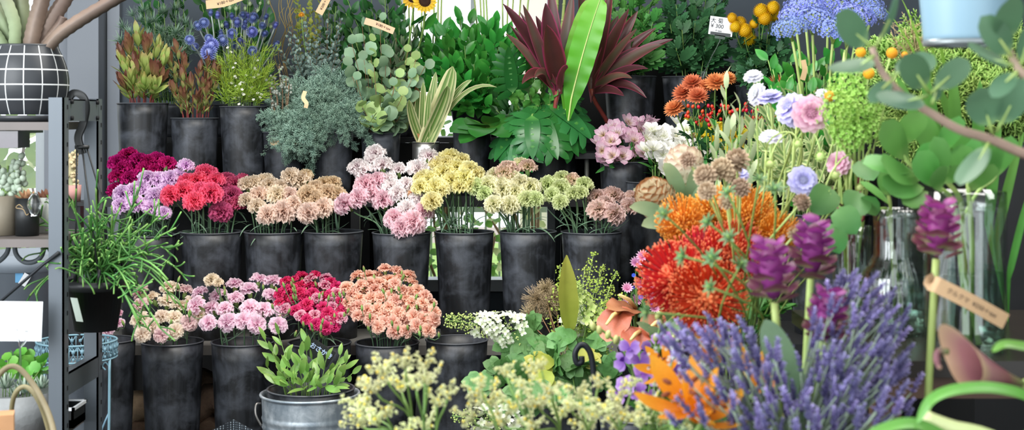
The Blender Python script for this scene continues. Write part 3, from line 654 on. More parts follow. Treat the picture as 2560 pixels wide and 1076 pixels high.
branches(T3, scatter(612, 160, 78, 62, 20)+[(575, 105), (600, 130), (570, 150), (655, 140), (560, 235), (600, 225), (650, 230)], 'wax_flower', 'foliage stem', 'lime wax flower stem', 'in the third shelf bucket', 'wax flower stems', wax, m_gstem, [m_wax, m_white, m_waxc], span=.08, k1=.35, k2=.3, r=.0016)
# dried brunia
m_bru = mat('brunia_bark', [(0, '#6d5a48'), (1, '#9a8a74')], rough=.8, vary=.15); m_brub = mat('brunia_ball', '#8f948a', rough=.7)
scale_p = [leafp(1, .3, .5, .6, 2, 1, curl=.4)]; p_ball = ball(1, 7, 5)
def brunia(P):
    f = put_leaves(MB(), P, scale_p, 90, (.012, .013, .010), (30, 25), start=.45)
    pos, _ = along(P, U(.92, 1, 7)); M = np.array([zframe(p+U(-.011, .011, 3), [0, 0, 1], .0052) for p in pos]); f.stamp(p_ball, M, 1); return f
branches(T4, [(672,205),(685,190),(698,165),(705,205),(715,195),(690,225),(722,215),(680,250)], 'brunia', 'dried stem', 'grey-brown dried brunia stem', 'left of the cypress', 'dried brunia stems', brunia, m_bstem, [m_bru, m_brub], span=.05, r=.003)
# arizona cypress
fr = MB()
for k in range(9):
    y = .05+.1*k; s_ = 1 if k % 2 else -1; L = .42*(1-.55*k/9)
    fr.add(tube([[0, y, 0], [s_*L*.5, y+L*.42, U(-.06, .1)], [s_*L*.8, y+L*.95, U(-.12, .2)]], [.022, .02, .012], 3))
    for j in range(3): fr.add(tube([[s_*L*(.2+.2*j), y+L*(.2+.22*j), 0], [s_*L*(.5+.2*j), y+L*(.25+.3*j), U(-.2, .2)]], [.02, .012], 3)); fr.add(tube([[s_*L*(.2+.2*j), y+L*(.2+.22*j), 0], [s_*L*(.1+.2*j), y+L*(.55+.3*j), U(-.2, .2)]], [.02, .012], 3))
fr.add(tube([[0, 0, 0], [0, .5, .02], [0, 1.1, -.05]], [.025, .022, .014], 3)); p_frond = fr.piece()
m_cyp = mat('cypress_scale_leaf', [(0, '#668878'), (1, '#9dbaa6')], rough=.6, vary=.14, nz=.25)
def cyp(P):
    f = put_leaves(MB(), P, [p_frond], 26, (.06, .075, .05), (62, 20), start=.2, jit=.25)
    for k in range(6):
        p, tg = along(P[1:], np.array([U(.15, .9)])); d = nrm(tg[0]*.6+U(-1, 1, 3)*[1, .7, .5]+[0, -.2, -.25]); q = np.linspace(0, 1, 5)[:, None]*d*U(.07, .12)+p[0]; q[:, 2] -= np.linspace(0, 1, 5)**2*.02
        put_leaves(f, q, [p_frond], 9, (.045, .05, .035), (50, 20), start=.05)
    return f
branches(T5, [(850,195),(880,225),(815,190),(775,215),(735,205),(700,235),(695,295),(735,360),(765,335),(718,262),(800,305),(838,300),(872,285),(770,265),(700,320),(745,300),(820,245),(845,260),(785,235),(730,330)], 'cypress_branch', 'foliage branch', 'feathery cypress branch', 'left of the round-leaved eucalyptus', 'cypress branches', cyp, m_bstem, m_cyp, span=.12, dY=-.02, k1=.55, k2=.4)
# round-leaved eucalyptus
rnd = [leafp(1, .95, .5, .5, 6, 2, curl=c_, fold=.06, wave=.03) for c_ in (.2, -.25, .45)]
m_euc = mat('eucalyptus_leaf', [(0, '#6d9070'), (1, '#93b08c')], rough=.5, trans=.2, vary=.2, nz=.1); m_eucl = mat('eucalyptus_leaf_young', [(0, '#93b468'), (1, '#b4cc88')], rough=.5, trans=.25, vary=.12)
def euc(P):
    f = MB(); n = rng.integers(7, 10); kind = 1 if U(0, 1) < .33 else 0
    put_leaves(f, P, rnd, n, (.056, .054, .036), (75, 35), start=.35, zdir=(0, -.9, .35), m=kind, jit=.3); return f
branches(T6, [(905,65),(950,45),(880,110),(925,100),(965,140),(1000,165),(1062,165),(872,165),(1030,195),(985,215),(890,200),(950,235),(930,285),(905,265),(1040,150),(1005,240),(968,285),(990,190),(935,165),(910,150),(1020,130)], 'eucalyptus_branch', 'foliage branch', 'round-leaved silver-green eucalyptus branch', 'right of the cypress', 'round-leaved eucalyptus branches', euc, m_bstem, [m_euc, m_eucl], span=.14, dY=-.02, r=.0016)
def collar(P): return put_leaves(MB(), P, rnd, 5, (.05, .05, .045), (90, 70), start=.75, up=.15, front=.3, zdir=(0, -.3, .9))
branches(T6, [(900,300),(930,312),(960,316),(990,305),(1000,290)], 'eucalyptus_branch', 'foliage branch', 'short eucalyptus branch hanging over the rim', 'of the sixth shelf bucket', 'round-leaved eucalyptus branches', collar, m_bstem, m_euc, span=.03, dY=-.05)
# small-leaved eucalyptus behind
m_euc2 = mat('small_eucalyptus_leaf', [(0, '#708c86'), (1, '#a7bdb2')], rough=.55, trans=.2, vary=.2)
sm_r = [leafp(1, .75, .5, .6, 4, 1, curl=c_, fold=.1) for c_ in (.2, -.3)]
def euc2(P): return put_leaves(MB(), P, sm_r, 34, (.026, .028, .014), (70, 35), mode='opp', start=.25)
branches(U3, scatter(800, 95, 82, 90, 20)+[(745, 130), (775, 150), (720, 95), (845, 60), (700, 125)], 'eucalyptus_branch', 'foliage branch', 'small-leaved grey eucalyptus branch', 'above the cypress', 'small-leaved eucalyptus branches', euc2, m_bstem, m_euc2, span=.10, dY=-.12, r=.0014)
# ruscus
ov = [leafp(1, .52, .6, .85, 6, 2, curl=c_, fold=.18, wave=.02) for c_ in (.25, .6, -.2)]
m_rus = mat('ruscus_leaf', [(0, '#2f7a2c'), (.7, '#3f9338'), (1, '#5aa748')], rough=.32, trans=.22, vary=.28, nz=.08, spec=.5)
def rus(P): return put_leaves(MB(), P, ov, 17, (.07, .078, .06), (60, 25), start=.2, zdir=(0, -.7, .55), jit=.3)
branches(U5, [(1060,95),(1085,70),(1110,75),(1150,50),(1175,60),(1215,65),(1240,60),(1270,85),(1300,75),(1320,100),(1075,130),(1120,115),(1160,105),(1200,110),(1235,110),(1280,125),(1060,165),(1100,165),(1140,160),(1185,160),(1225,165),(1270,160),(1310,140),(1120,200),(1165,205),(1210,210),(1255,205),(1295,190),(1145,240),(1195,245),(1240,240),(1075,215),(1090,245),(1110,270),(1060,200),(1280,235),(1310,215),(1165,265),(1215,268),(1045,130),(1135,85),(1190,90),(1250,95),(1290,105)], 'ruscus_branch', 'foliage branch', 'glossy dark green ruscus branch', 'before the window', 'ruscus branches', rus, m_gstem, m_rus, span=.20, dY=-.12, k1=.4, k2=.3)
# dark leafy filler
m_dk = mat('dark_leaf', [(0, '#1f4a24'), (1, '#3b7337')], rough=.4, trans=.15, vary=.25)
def dk(P): return put_leaves(MB(), P, ov, 14, (.06, .065, .045), (65, 30), start=.25, zdir=(0, -.6, .6), jit=.3)
branches(U4, scatter(930, 20, 105, 70, 16)+[(1010, 90), (1030, 120), (960, 95), (1045, 60), (1020, 160), (1050, 180), (1030, 210), (990, 60), (1045, 100)], 'leafy_branch', 'foliage branch', 'dark green broad-leaved branch', 'above the round-leaved eucalyptus', 'dark leafy branches', dk, m_gstem, m_dk, span=.1, dY=-.02)
ol = [leafp(1, .22, .7, .8, 5, 1, curl=c_, fold=.2) for c_ in (.3, -.4)]
m_olv = mat('narrow_grey_leaf', [(0, '#55684a'), (1, '#7f9070')], rough=.5, trans=.15, vary=.2)
def olv(P): return put_leaves(MB(), P, ol, 20, (.065, .07, .05), (60, 30), start=.3)
branches(U4, [(990,95),(1010,110),(1030,100),(1000,140),(1035,140),(975,120)], 'olive_branch', 'foliage branch', 'narrow-leaved grey-green branch', 'under the sunflowers', 'narrow-leaved branches', olv, m_bstem, m_olv, span=.05, dY=-.12)
# sea holly and thistles
spk = [leafp(1, .1, .3, 1.0, 3, 1, curl=c_, fold=.3, emin=.05) for c_ in (.2, -.2)]
ro = MB(); d_ = fib(26, .95, -.2); ro.stamp(spk[0], frames(np.zeros((26, 3)), d_, np.array([.2, .1, 1.]), U(.7, 1, 26))); p_rosette = ro.piece()
m_hol = mat('sea_holly_bract', [(0, '#4f7357'), (1, '#9ab59c')], rough=.5, trans=.1, vary=.2)
def holly(P):
    f = MB(); pos, tg = along(P, np.array([1., .93, .85, .77, .68, .6])); f.stamp(p_rosette, np.array([zframe(p+U(-.035, .035, 3)*(i > 0)+[0, -.01, 0], t_, U(.04, .055)) for i, (p, t_) in enumerate(zip(pos, tg))]))
    put_leaves(f, P, spk, 26, (.055, .06, .05), (60, 35), start=.3); return f
branches(U1, [(310,70),(335,40),(360,30),(385,55),(410,35),(440,25),(465,60),(330,85),(370,90),(405,80),(440,85),(470,100),(350,120),(395,120),(430,130),(305,105)], 'sea_holly', 'foliage stem', 'spiky green sea holly stem', 'above the leucadendron', 'sea holly stems', holly, m_gstem, m_hol, span=.12, dY=-.1)
branches(U1, [(375,5),(410,8),(440,4),(460,-15),(395,-20),(350,-15)], 'leafy_branch', 'foliage branch', 'dark leafy branch', 'at the top behind the sea holly', 'dark leafy branches', dk, m_gstem, m_dk, span=.02, dY=.06)
m_hol2 = mat('pale_sea_holly', [(0, '#83a070'), (1, '#b9c9a3')], rough=.5, vary=.15)
thb = MB().add(ball(.32, 8, 6, 1.2)).add(p_rosette); p_thb = thb.piece()
def holly2(P):
    f = MB(); pos, tg = along(P, np.array([1., .9, .82, .75])); f.stamp(p_thb, np.array([zframe(p+U(-.03, .03, 3)*(i > 0), t_+[0, -.2, .3], .024) for i, (p, t_) in enumerate(zip(pos, tg))])); return f
branches(U2, [(560,15),(575,20),(590,22),(625,10),(650,8),(645,28),(668,-8),(600,-8)], 'sea_holly', 'foliage stem', 'pale green budding sea holly stem', 'above the globe thistles', 'pale sea holly stems', holly2, m_gstem, m_hol2, span=.02, dY=.05, r=.0018)
m_thi = mat('globe_thistle_floret', [(0, '#39417e'), (.6, '#6470b8'), (1, '#a3aee0')], rough=.6, vary=.2); m_thid = mat('globe_thistle_floret_dark', [(0, '#2c3560'), (.6, '#4a5699'), (1, '#7c86c4')], rough=.6, vary=.2)
gt = MB().add(ball(.26, 10, 8)); dd = fib(150); gt.stamp(leafp(.26, .06, .3, .7, 2, 1), frames(dd*.24, dd, np.array([.3, .2, 1.]), 1)); ME_TH = [gt.mesh('flower_head', m_thi), gt.mesh('flower_head', m_thid)]
m_thst = mat('thistle_stem', [(0, '#7d9080'), (1, '#aab5b0')], rough=.6)
it = []
for (x, y, s) in [(527,32,18),(544,38,19),(495,64,25),(510,57,26),(474,100,25),(488,117,20),(522,131,40),(529,113,36),(522,96,22),(557,101,30),(560,178,22),(580,41,19),(566,62,20),(553,83,20),(580,84,26),(593,56,26),(607,38,18),(619,39,18),(633,45,28),(614,55,18),(611,67,16),(630,80,28),(600,103,18),(605,121,20),(631,127,24),(665,42,18),(656,64,18),(662,84,18),(689,63,18),(691,111,20),(582,113,18)]:
    Y = 5.40-(.16 if s > 21 else 0)-.0006*y+U(-.04, .04); p = at(x, y, Y); D = s*1.15*Y/F; P = bk_path(U2, p, nrm(p-U2.c+[0, 0, .1])); T = thing('globe_thistle', P[0], '', 'globe thistle', 'blue globe thistles')
    part(T, 'stem', MB().add(tube(P, .0028, 5)), m_thst); inst(T, 'flower_head', ME_TH[0 if x < 560 else 1], zframe(p, P[-1]-P[-2], D)); it.append((T, p))
rank(it, 'blue ball-headed globe thistle', 'above the wax flower', 8)
branches(U2, [(500,-5),(530,10),(560,-10),(590,5),(620,-8),(650,10),(545,60),(600,80),(640,70),(575,30),(675,40),(520,80)], 'leafy_branch', 'foliage branch', 'dark leafy branch', 'behind the globe thistles', 'dark leafy branches', dk, m_gstem, m_dk, span=.02, dY=.06)
branches(U3, [(830,60),(850,90),(870,40),(840,15),(880,100),(812,35),(865,130)], 'leafy_branch', 'foliage branch', 'dark leafy branch', 'right of the yellow safflower', 'dark leafy branches', dk, m_gstem, m_dk, span=.02, dY=.02)
def ygr(P): return put_leaves(MB(), P, sm_r, 26, (.022, .026, .018), (65, 30), start=.4)
branches(U3, [(745,5),(760,28),(778,0),(790,35),(735,-12),(770,-15),(800,10)], 'leafy_branch', 'foliage branch', 'yellow-green small-leaved branch', 'behind the yellow safflower', 'yellow-green branches', ygr, m_gstem, mat('yellow_green_leaf', [(0, '#8f9a3c'), (1, '#c9c86a')], rough=.5, trans=.3), span=.02, dY=.0, r=.0014)
# curly willow
it = []
m_wil = mat('curly_willow_bark', [(0, '#6f5a38'), (1, '#93804a')], rough=.6)
for (x0, x1) in [(690, 680), (700, 712), (712, 700), (705, 730), (715, 738), (722, 720)]:
    a = at(x0, 170, 5.45); P = [np.array([U3.c[0]-.05+U(-.02, .02), U3.c[1], U3.zb+.02])]+[at(x0+(x1-x0)*k/6+8*math.sin(k*1.9+x1), 180-36*k, 5.45+.03*math.sin(k*1.3)) for k in range(7)]
    T = thing('willow_twig', P[0], '', 'twig', 'curly willow twigs'); mb = MB().add(tube(smooth_path(P, 5), .0017, 4)); part(T, 'stem', mb, m_wil); it.append((T, P[-2]))
    tw = MB(); q = P[4]; tw.add(tube(smooth_path([q, q+[.015, -.01, .02], q+[.01, 0, .05], q+[.03, 0, .08]], 4), .001, 4)); part(T, 'side_twig', tw, m_wil)
rank(it, 'thin curly willow twig', 'right of the globe thistles')
# yellow safflower ball, sunflowers
m_saf = mat('safflower_floret', [(0, '#e08a10'), (1, '#fbc62c')], rough=.6, trans=.2); hb = MB().add(ball(.2, 8, 6)); d_ = fib(90, 1, -.3); hb.stamp(leafp(.34, .05, .3, .6, 2, 1), frames(d_*.16, d_, np.array([.3, .1, 1.]), 1))
p = at(754, 38, 5.3); P = bk_path(U3, p); T = thing('safflower', P[0], 'single orange-yellow safflower head above the grey eucalyptus', 'flower'); part(T, 'stem', MB().add(tube(P, .0016, 5)), m_gstem); inst(T, 'flower_head', hb.mesh('flower_head', m_saf), zframe(p, [0, -.5, .8], .027))
m_sunp = mat('sunflower_petal', [(0, '#e9b81c'), (1, '#fbdc3a')], rough=.55, trans=.35); m_sunc = mat('sunflower_disc', [(0, '#2a1710'), (1, '#4a2d16')], rough=.9)
su = flowerp([(18, .27, .11, .5, .6, 88, -.15, .22, 0, 0), (18, .25, .10, .5, .6, 78, -.1, .21, .015, .17)], 4)
su.add(lathe([(.002, .07), (.12, .075), (.2, .05), (.235, .0), (.2, -.03), (.002, -.04)], 20), None, 1); d_ = fib(120, 1, .0); su.stamp(ball(.016, 5, 4), np.array([zframe([.22*v[0], .22*v[1], .055+.02*v[2]], [0, 0, 1]) for v in d_]), 1)
ME_SUN = su.mesh('flower_head', [m_sunp, m_sunc]); sl = []
for (x, y, Y, fc) in [(1033, -8, 5.32, (-.25, -1, .15)), (1062, 3, 5.27, (.12, -1, .25))]:
    p = at(x, y, Y); P = bk_path(U4, p-np.array([0, -.02, 0]), [0, -.2, 1]); T = thing('sunflower', P[0], '', 'sunflower', 'sunflowers'); part(T, 'stem', MB().add(tube(P, .004, 6)), m_gstem); inst(T, 'flower_head', ME_SUN, zframe(p, fc, .095)); part(T, 'foliage', put_leaves(MB(), P, ov, 3, (.09, .1, .07), (60, 40), start=.6), m_rus); sl.append((T, p))
rank(sl, 'yellow sunflower with dark brown centre', 'at the top edge by the window')
# bare pale stems in the window
it = []
for (x0, x1) in [(1024, 1022), (1036, 1032), (1050, 1056), (1092, 1096), (1100, 1104), (1088, 1084), (1203, 1185), (1208, 1200), (1215, 1208), (1224, 1215), (1258, 1256), (1265, 1270), (1272, 1284), (1290, 1302), (1306, 1322)]:
    Y = 5.62; P = [np.array([U5.c[0]+(x0-1170)*.0006 if x0 > 1080 else U4.c[0]+(x0-1030)*.001, 5.53, 1.03]), at(x0, 150, Y), at((x0*.4+x1*.6), 60, Y), at(x1, -10, Y), at(x1*2-x0, -120, Y)]
    T = thing('bare_branch', P[0], '', 'stem', 'bare pale stems in the window'); part(T, 'stem', MB().add(tube(smooth_path(P, 4), .0034, 6)), m_pstem); it.append((T, P[2]))
    part(T, 'foliage', put_leaves(MB(), np.array(P[3:]), ov, 8, (.06, .06, .05), (55, 35), start=.3), m_rus)
rank(it, 'pale yellow-green upright stem', 'against the bright window', 8)
it = []
for (x0, x1) in [(1388, 1394), (1402, 1412)]:
    P = [np.array([V3.c[0]+(x0-1398)*.002, V3.c[1], V3.zb+.03]), at(x0, 110, 5.58), at((x0+x1)/2, 50, 5.56), at(x1, -10, 5.54), at(x1+4, -90, 5.52)]
    T = thing('bare_branch', P[0], '', 'stem', 'bare pale stems in the window'); mb = MB().add(tube(smooth_path(P, 4), .0062, 8))
    for k in range(4): q, tg = along(np.array(P[1:]), np.array([.1+.2*k])); mb.add(tube([q[0]-tg[0]*.004, q[0], q[0]+tg[0]*.004], [.006, .0078, .006], 8))
    part(T, 'stem', mb, m_pstem); part(T, 'foliage', put_leaves(MB(), np.array(P[3:]), ov, 8, (.07, .07, .05), (55, 35), start=.3), m_rus); it.append((T, P[2]))
rank(it, 'thick pale green jointed stem', 'at the dark window post')
# ------------------------------------------------------------------ long leaves
def ribbon(P, W, zh=(0, -1, .3), a=.4, b=.7, nw=2, fold=.2, wave=0., wf=5., emin=.05, flat=False, ph=0.):
    """leaf blade along a space curve; W is its full width"""
    P = np.asarray(P, float); n = len(P); t = np.linspace(0, 1, n); u = np.linspace(-1, 1, 2*nw+1)
    if flat: w = np.ones(n)
    else:
        w = (t+1e-4)**a*(1-t+1e-4)**b; tm = a/(a+b); w = np.maximum(w/(tm**a*(1-tm)**b), emin)
    tg = nrm(np.gradient(P, axis=0)); Z = np.asarray(zh, float); x = nrm(np.cross(tg, Z)); z = np.cross(x, tg)
    hx = (W/2*w)[:, None]*u[None]
    off = fold*np.abs(hx)+wave*W*np.abs(u[None])**1.5*np.sin(t[:, None]*wf*2*PI+ph+(u[None] > 0)*1.1)
    V = P[:, None]+x[:, None]*hx[..., None]+z[:, None]*off[..., None]
    return grid(V.reshape(-1, 3), np.repeat(t, len(u)), np.tile(u, n), n, len(u))
def quadc(p0, p1, bend, n=12):
    p0 = np.asarray(p0, float); p1 = np.asarray(p1, float); return bez(p0, p0*.65+p1*.35+np.asarray(bend)*.8, p0*.3+p1*.7+np.asarray(bend), p1, n)
m_flax = mat('striped_flax', [(0, '#e4dfae'), (.16, '#d9d7a0'), (.2, '#5f8440'), (.34, '#7d9c58'), (.42, '#cfd29a'), (.48, '#62863f'), (.6, '#6c8f48'), (.74, '#c9cf93'), (.8, '#57803c'), (1, '#e4dfae')], attr='u', rough=.45, trans=.2, vary=.12)
m_flaxb = mat('dried_flax', [(0, '#b98a58'), (.5, '#9c6a3d'), (1, '#c9a472')], attr='u', rough=.6, trans=.1)
it = []
for (bx, tx, ty, Yt, w, bend, mt) in [(1068,1132,166,5.02,52,(.02,0,.02),0),(1060,1118,215,4.98,36,(.02,0,.03),0),(1052,1058,205,5.06,22,(0,0,0),0),(1066,1074,225,5.0,24,(0,0,0),0),(1045,1048,232,5.1,24,(-.01,0,0),0),(1072,1180,200,5.05,18,(0,0,.05),0),(1075,1242,218,5.0,12,(-.02,0,.09),0),(1050,1022,250,5.04,28,(-.01,0,0),0),(1058,1040,215,5.14,30,(0,0,0),1),(1064,1090,180,5.1,26,(0,0,0),0)]:
    p0 = np.array([T7.c[0]+(bx-1064)*.0006, T7.c[1]+U(-.02, .02), T7.zb+.02]); p1 = at(tx, ty, Yt); m0 = np.array([T7.c[0]+(bx-1064)*.0011, T7.c[1]+U(-.02, .01), T7.z])
    P = np.concatenate([np.linspace(p0, m0, 4)[:-1], quadc(m0, p1, bend, 12)]); it.append((solo('flax_leaf', MB().add(ribbon(P, w*5.05/F, (U(-.5, .5), -1, .25), .45, .5, 5, .25)), [m_flax, m_flaxb][mt], '', 'leaf', 'striped flax leaves', origin=p0), p1))
rank(it, 'cream-striped long flax leaf', 'in the steel cylinder', 6)
# broad leaves laid over the rim of their bucket
m_brd = mat('broad_leaf', [(0, '#6f9a3e'), (.25, '#3c7a2e'), (1, '#2f6d2a')], rough=.32, trans=.2, vary=.22, nz=.1)
m_mon = mat('monstera_leaf', [(0, '#5d9a48'), (.15, '#2a6830'), (1, '#34773a')], rough=.24, trans=.15, vary=.2, nz=.1)
m_monu = mat('deep_green_lobed_leaf', [(0, '#5f9a5a'), (.12, '#1f5a2c'), (1, '#24602c')], rough=.3, trans=.12, vary=.1)
def stalk_leaf(bk, base, tip, blade, zh, name, label, cat, grp, mleaf, W=None):
    """blade: a unit piece along +Y, or a width in m for a plain blade"""
    P = bk_path(bk, base, nrm(tip-base)+[0, 0, .25], k1=.5, k2=.25); T = thing(name, P[0], label, cat, grp)
    part(T, 'stalk', MB().add(tube(P, .0032, 6)), m_gstem); L = np.linalg.norm(tip-base)
    part(T, 'blade', MB().add(blade, frames(base, tip-base, zh, L)[0]), mleaf); return T
ent = [leafp(1, w_, .42, .55, 10, 3, curl=c_, fold=.10, wave=.03, wf=1.5) for w_, c_ in ((.72, -.7), (.66, -.4), (.78, -1.0))]
it = []
for (bx, by, tx, ty, Yb_, Yt) in [(1215,322,1140,288,5.08,5.0),(1205,326,1130,312,5.06,4.96),(1212,318,1180,276,5.12,5.04),(1222,316,1232,272,5.12,5.05),(1228,320,1290,288,5.1,5.02),(1230,325,1318,306,5.06,4.98),(1200,326,1150,338,5.02,4.95),(1220,322,1258,278,5.1,5.12),(1215,324,1195,300,5.05,4.93),(1222,324,1265,312,5.05,4.93)]:
    b, t = at(bx, by, Yb_), at(tx, ty, Yt); it.append((stalk_leaf(T8, b, t, ent[len(it) % 3], (U(-.2, .2), -.45, 1), 'broad_leaf', '', 'leaf', 'broad leaves over the rim', m_brd), t))
rank(it, 'broad undivided green leaf', 'below the ruscus', 6)
def cut_leaf(nl=6, droop=-.5, lob=.2, slim=1.):
    mb = MB().add(leafp(1, .34*slim, .35, .7, 10, 2, curl=droop, fold=.12))
    c = np.linspace(0, 1, 11)
    for i in range(nl):
        t = .05+.80*i/nl; a = math.radians(118-82*i/(nl-1)); L = (.50+.10*math.sin(PI*i/(nl-1)))*(1-.22*i/nl)*slim
        th = droop*t; y = math.sin(th)/droop if abs(droop) > 1e-3 else t; z = (1-math.cos(th))/droop if abs(droop) > 1e-3 else 0
        for s in (-1, 1):
            d = np.array([s*math.sin(a), math.cos(a)*math.cos(th), math.cos(a)*math.sin(th)]); n_ = np.array([-s*.12, -math.sin(th), math.cos(th)])
            mb.add(leafp(L, lob*(.98-.26*i/nl), .28, .40, 6, 1, curl=-.55, fold=-.14), frames([0, y, z+.002*i], d, n_)[0])
    return mb.piece()
cutl = [cut_leaf(6, -.55), cut_leaf(5, -.8, .24), cut_leaf(6, -.25)]
it = []
for (bx, by, tx, ty, Yb_, Yt, z_) in [(1375,262,1492,322,5.06,4.96,(.1,-.5,.8)),(1362,280,1466,360,5.02,4.92,(.1,-.6,.7)),(1352,292,1395,392,5.0,4.9,(0,-.8,.5)),(1335,302,1262,412,5.0,4.9,(-.2,-.8,.5)),(1318,300,1212,372,5.02,4.94,(-.3,-.6,.7)),(1355,258,1452,246,5.1,5.05,(.1,-.7,.7)),(1330,290,1332,385,4.98,4.88,(0,-.8,.5)),(1385,250,1482,280,5.1,5.04,(.1,-.6,.8)),(1340,265,1270,320,5.05,4.95,(-.2,-.6,.8))]:
    b, t = at(bx, by, Yb_), at(tx, ty, Yt); it.append((stalk_leaf(T9, b, t, cutl[len(it) % 3], z_, 'monstera_leaf', '', 'leaf', 'cut monstera leaves', m_mon), t))
rank(it, 'glossy cut monstera leaf', 'spilling from the right shelf bucket', 6)
branches(T9, [(1240,245),(1265,260),(1290,240),(1315,265),(1300,285),(1270,285),(1240,275),(1325,225)], 'leafy_branch', 'foliage branch', 'dark leafy branch', 'between the ruscus and the monstera', 'dark leafy branches', dk, m_gstem, m_dk, span=.04, dY=.05)
b, t = at(1282, 232, 5.06), at(1268, 112, 5.02); stalk_leaf(T9, b, t, cut_leaf(7, .25, .15, .8), (.1, -1, .1), 'lobed_leaf', 'large deep green wavy lobed leaf standing upright beside the ruscus', 'leaf', None, m_monu)
m_kale = mat('curly_leaf', [(0, '#5c9140'), (1, '#4a8d3b')], rough=.4, trans=.25, vary=.2); cur = [leafp(1, .6, .6, .5, 8, 3, curl=c_, fold=.1, wave=.16, wf=2.5, ph=i) for i, c_ in enumerate((.4, -.5, .9))]
def kale(P): return put_leaves(MB(), P, cur, 7, (.05, .055, .05), (70, 20), start=.55, zdir=(0, -.7, .6))
branches(T9, [(1300,215),(1320,195),(1335,235),(1355,210),(1310,250),(1375,235),(1345,262),(1400,225),(1290,265),(1330,180)], 'curly_foliage', 'foliage stem', 'curly light green leaf stem', 'below the red cordyline', 'curly leaf stems', kale, m_gstem, m_kale, span=.06, dY=-.02, k1=.4)
# bird's nest fern
m_nest = mat('birds_nest_fern_leaf', [(0, '#58a02e'), (.5, '#6cb837'), (1, '#8fcf50')], rough=.3, trans=.3, vary=.05, nz=.12, nscale=12); m_rib = mat('pale_midrib', '#c3cf80', rough=.5)
it = []
for (bx, by, tx, ty, Yb_, Yt, w) in [(1428,248,1502,-6,4.98,4.92,70), (1418,238,1482,-2,5.04,5.0,62)]:
    p0 = np.array([T9.c[0]+.03, T9.c[1]-.02, T9.zb+.02]); b, t = at(bx, by, Yb_), at(tx, ty, Yt); P = np.concatenate([np.linspace(p0, b, 5)[:-1], quadc(b, t, (-.008, 0, 0), 26)])
    T = thing('fern_leaf', p0, '', 'leaf', 'bird nest fern leaves'); pp = P[3:]
    part(T, 'blade', MB().add(ribbon(pp, w*Yb_/F, (-.15, -1, .15), .35, .32, 4, .12, .035, 7)), m_nest); part(T, 'midrib', MB().add(tube(np.concatenate([P[:3], pp-[0, .002, 0]]), np.linspace(.004, .0012, len(P)), 5)), m_rib); it.append((T, (b+t)/2))
rank(it, 'long bright green wavy fern leaf', 'standing upright before the red cordyline')
# cordyline heads
m_cor = mat('cordyline_leaf', [(0, '#a83a62'), (.05, '#8a3650'), (.11, '#5a2e30'), (.5, '#4c2a2a'), (.89, '#5a2e30'), (.95, '#8a3650'), (1, '#a83a62')], attr='u', rough=.35, trans=.15, vary=.2, nz=.2, nscale=20)
m_corg = mat('cordyline_leaf_greenish', [(0, '#a34462'), (.06, '#6e3f3e'), (.3, '#5a4a3c'), (.5, '#54463a'), (.7, '#5a4038'), (.94, '#6e3f3e'), (1, '#a34462')], attr='u', rough=.35, trans=.15, vary=.2, nz=.2, nscale=20)
def cordyline(bk, stem_top, leaves, label, off):
    c = bk.c; root = np.array([c[0]+off, c[1], bk.zb+.02]); P = bez(root, root+[0, 0, .1], stem_top-[0, 0, .06], stem_top, 8); T = thing('cordyline', root, label, 'foliage stem', 'red cordyline heads')
    part(T, 'stalk', MB().add(tube(P, .008, 8)), m_rstem)
    for i, (bx, by, tx, ty, Yt, w, bd) in enumerate(leaves):
        Yb_ = stem_top[1]; b = at(bx, by, Yb_); t = at(tx, ty, Yt); s0 = P[-1]-[0, 0, .05*U(0, 1)]; zc = (t-s0)*[1, .3, 1]
        Q = np.concatenate([[s0], quadc(b, t, (0, 0, bd), 12)]); part(T, 'leaf', MB().add(ribbon(Q, w*Yb_/F, (U(-.3, .3)-.2*np.sign(zc[0]), -1, .35), .5, .75, 2, .3)), m_corg if i % 3 == 1 else m_cor)
cordyline(T9, at(1392, 228, 5.04), [(1395,215,1258,10,5.0,40,.02),(1385,215,1308,12,4.96,30,.0),(1392,205,1364,8,4.98,52,0),(1395,200,1366,62,4.9,58,.0),(1380,215,1264,85,5.0,24,.02),(1378,218,1275,62,5.1,20,.01),(1380,215,1305,210,4.94,30,.06),(1385,218,1336,196,4.92,26,.05),(1398,190,1375,-40,5.1,34,0),(1400,195,1340,40,5.14,34,0),(1390,225,1300,125,5.06,26,.01),(1400,225,1420,170,4.86,40,.02),(1405,210,1300,30,5.12,22,0),(1402,200,1432,-20,5.06,34,0)], 'dark red cordyline head left of the bright green fern leaf', -.02)
cordyline(V1, at(1478, 222, 5.12), [(1480,205,1572,22,5.06,34,.0),(1485,210,1592,72,5.0,26,.01),(1480,215,1594,28,5.14,36,0),(1485,215,1682,98,5.04,30,.03),(1488,218,1655,112,5.0,34,.03),(1490,222,1616,245,5.02,24,.05),(1485,225,1620,172,4.98,22,.04),(1488,220,1580,196,4.96,24,.03),(1485,210,1640,70,5.1,30,.02),(1480,200,1530,-30,5.08,40,0),(1475,205,1448,-40,5.04,36,0),(1490,215,1608,120,5.08,40,.02),(1485,228,1560,240,4.98,24,.02),(1482,205,1545,40,5.12,44,0),(1487,215,1600,150,5.14,34,.01)], 'dark red cordyline head right of the bright green fern leaf', -.06)
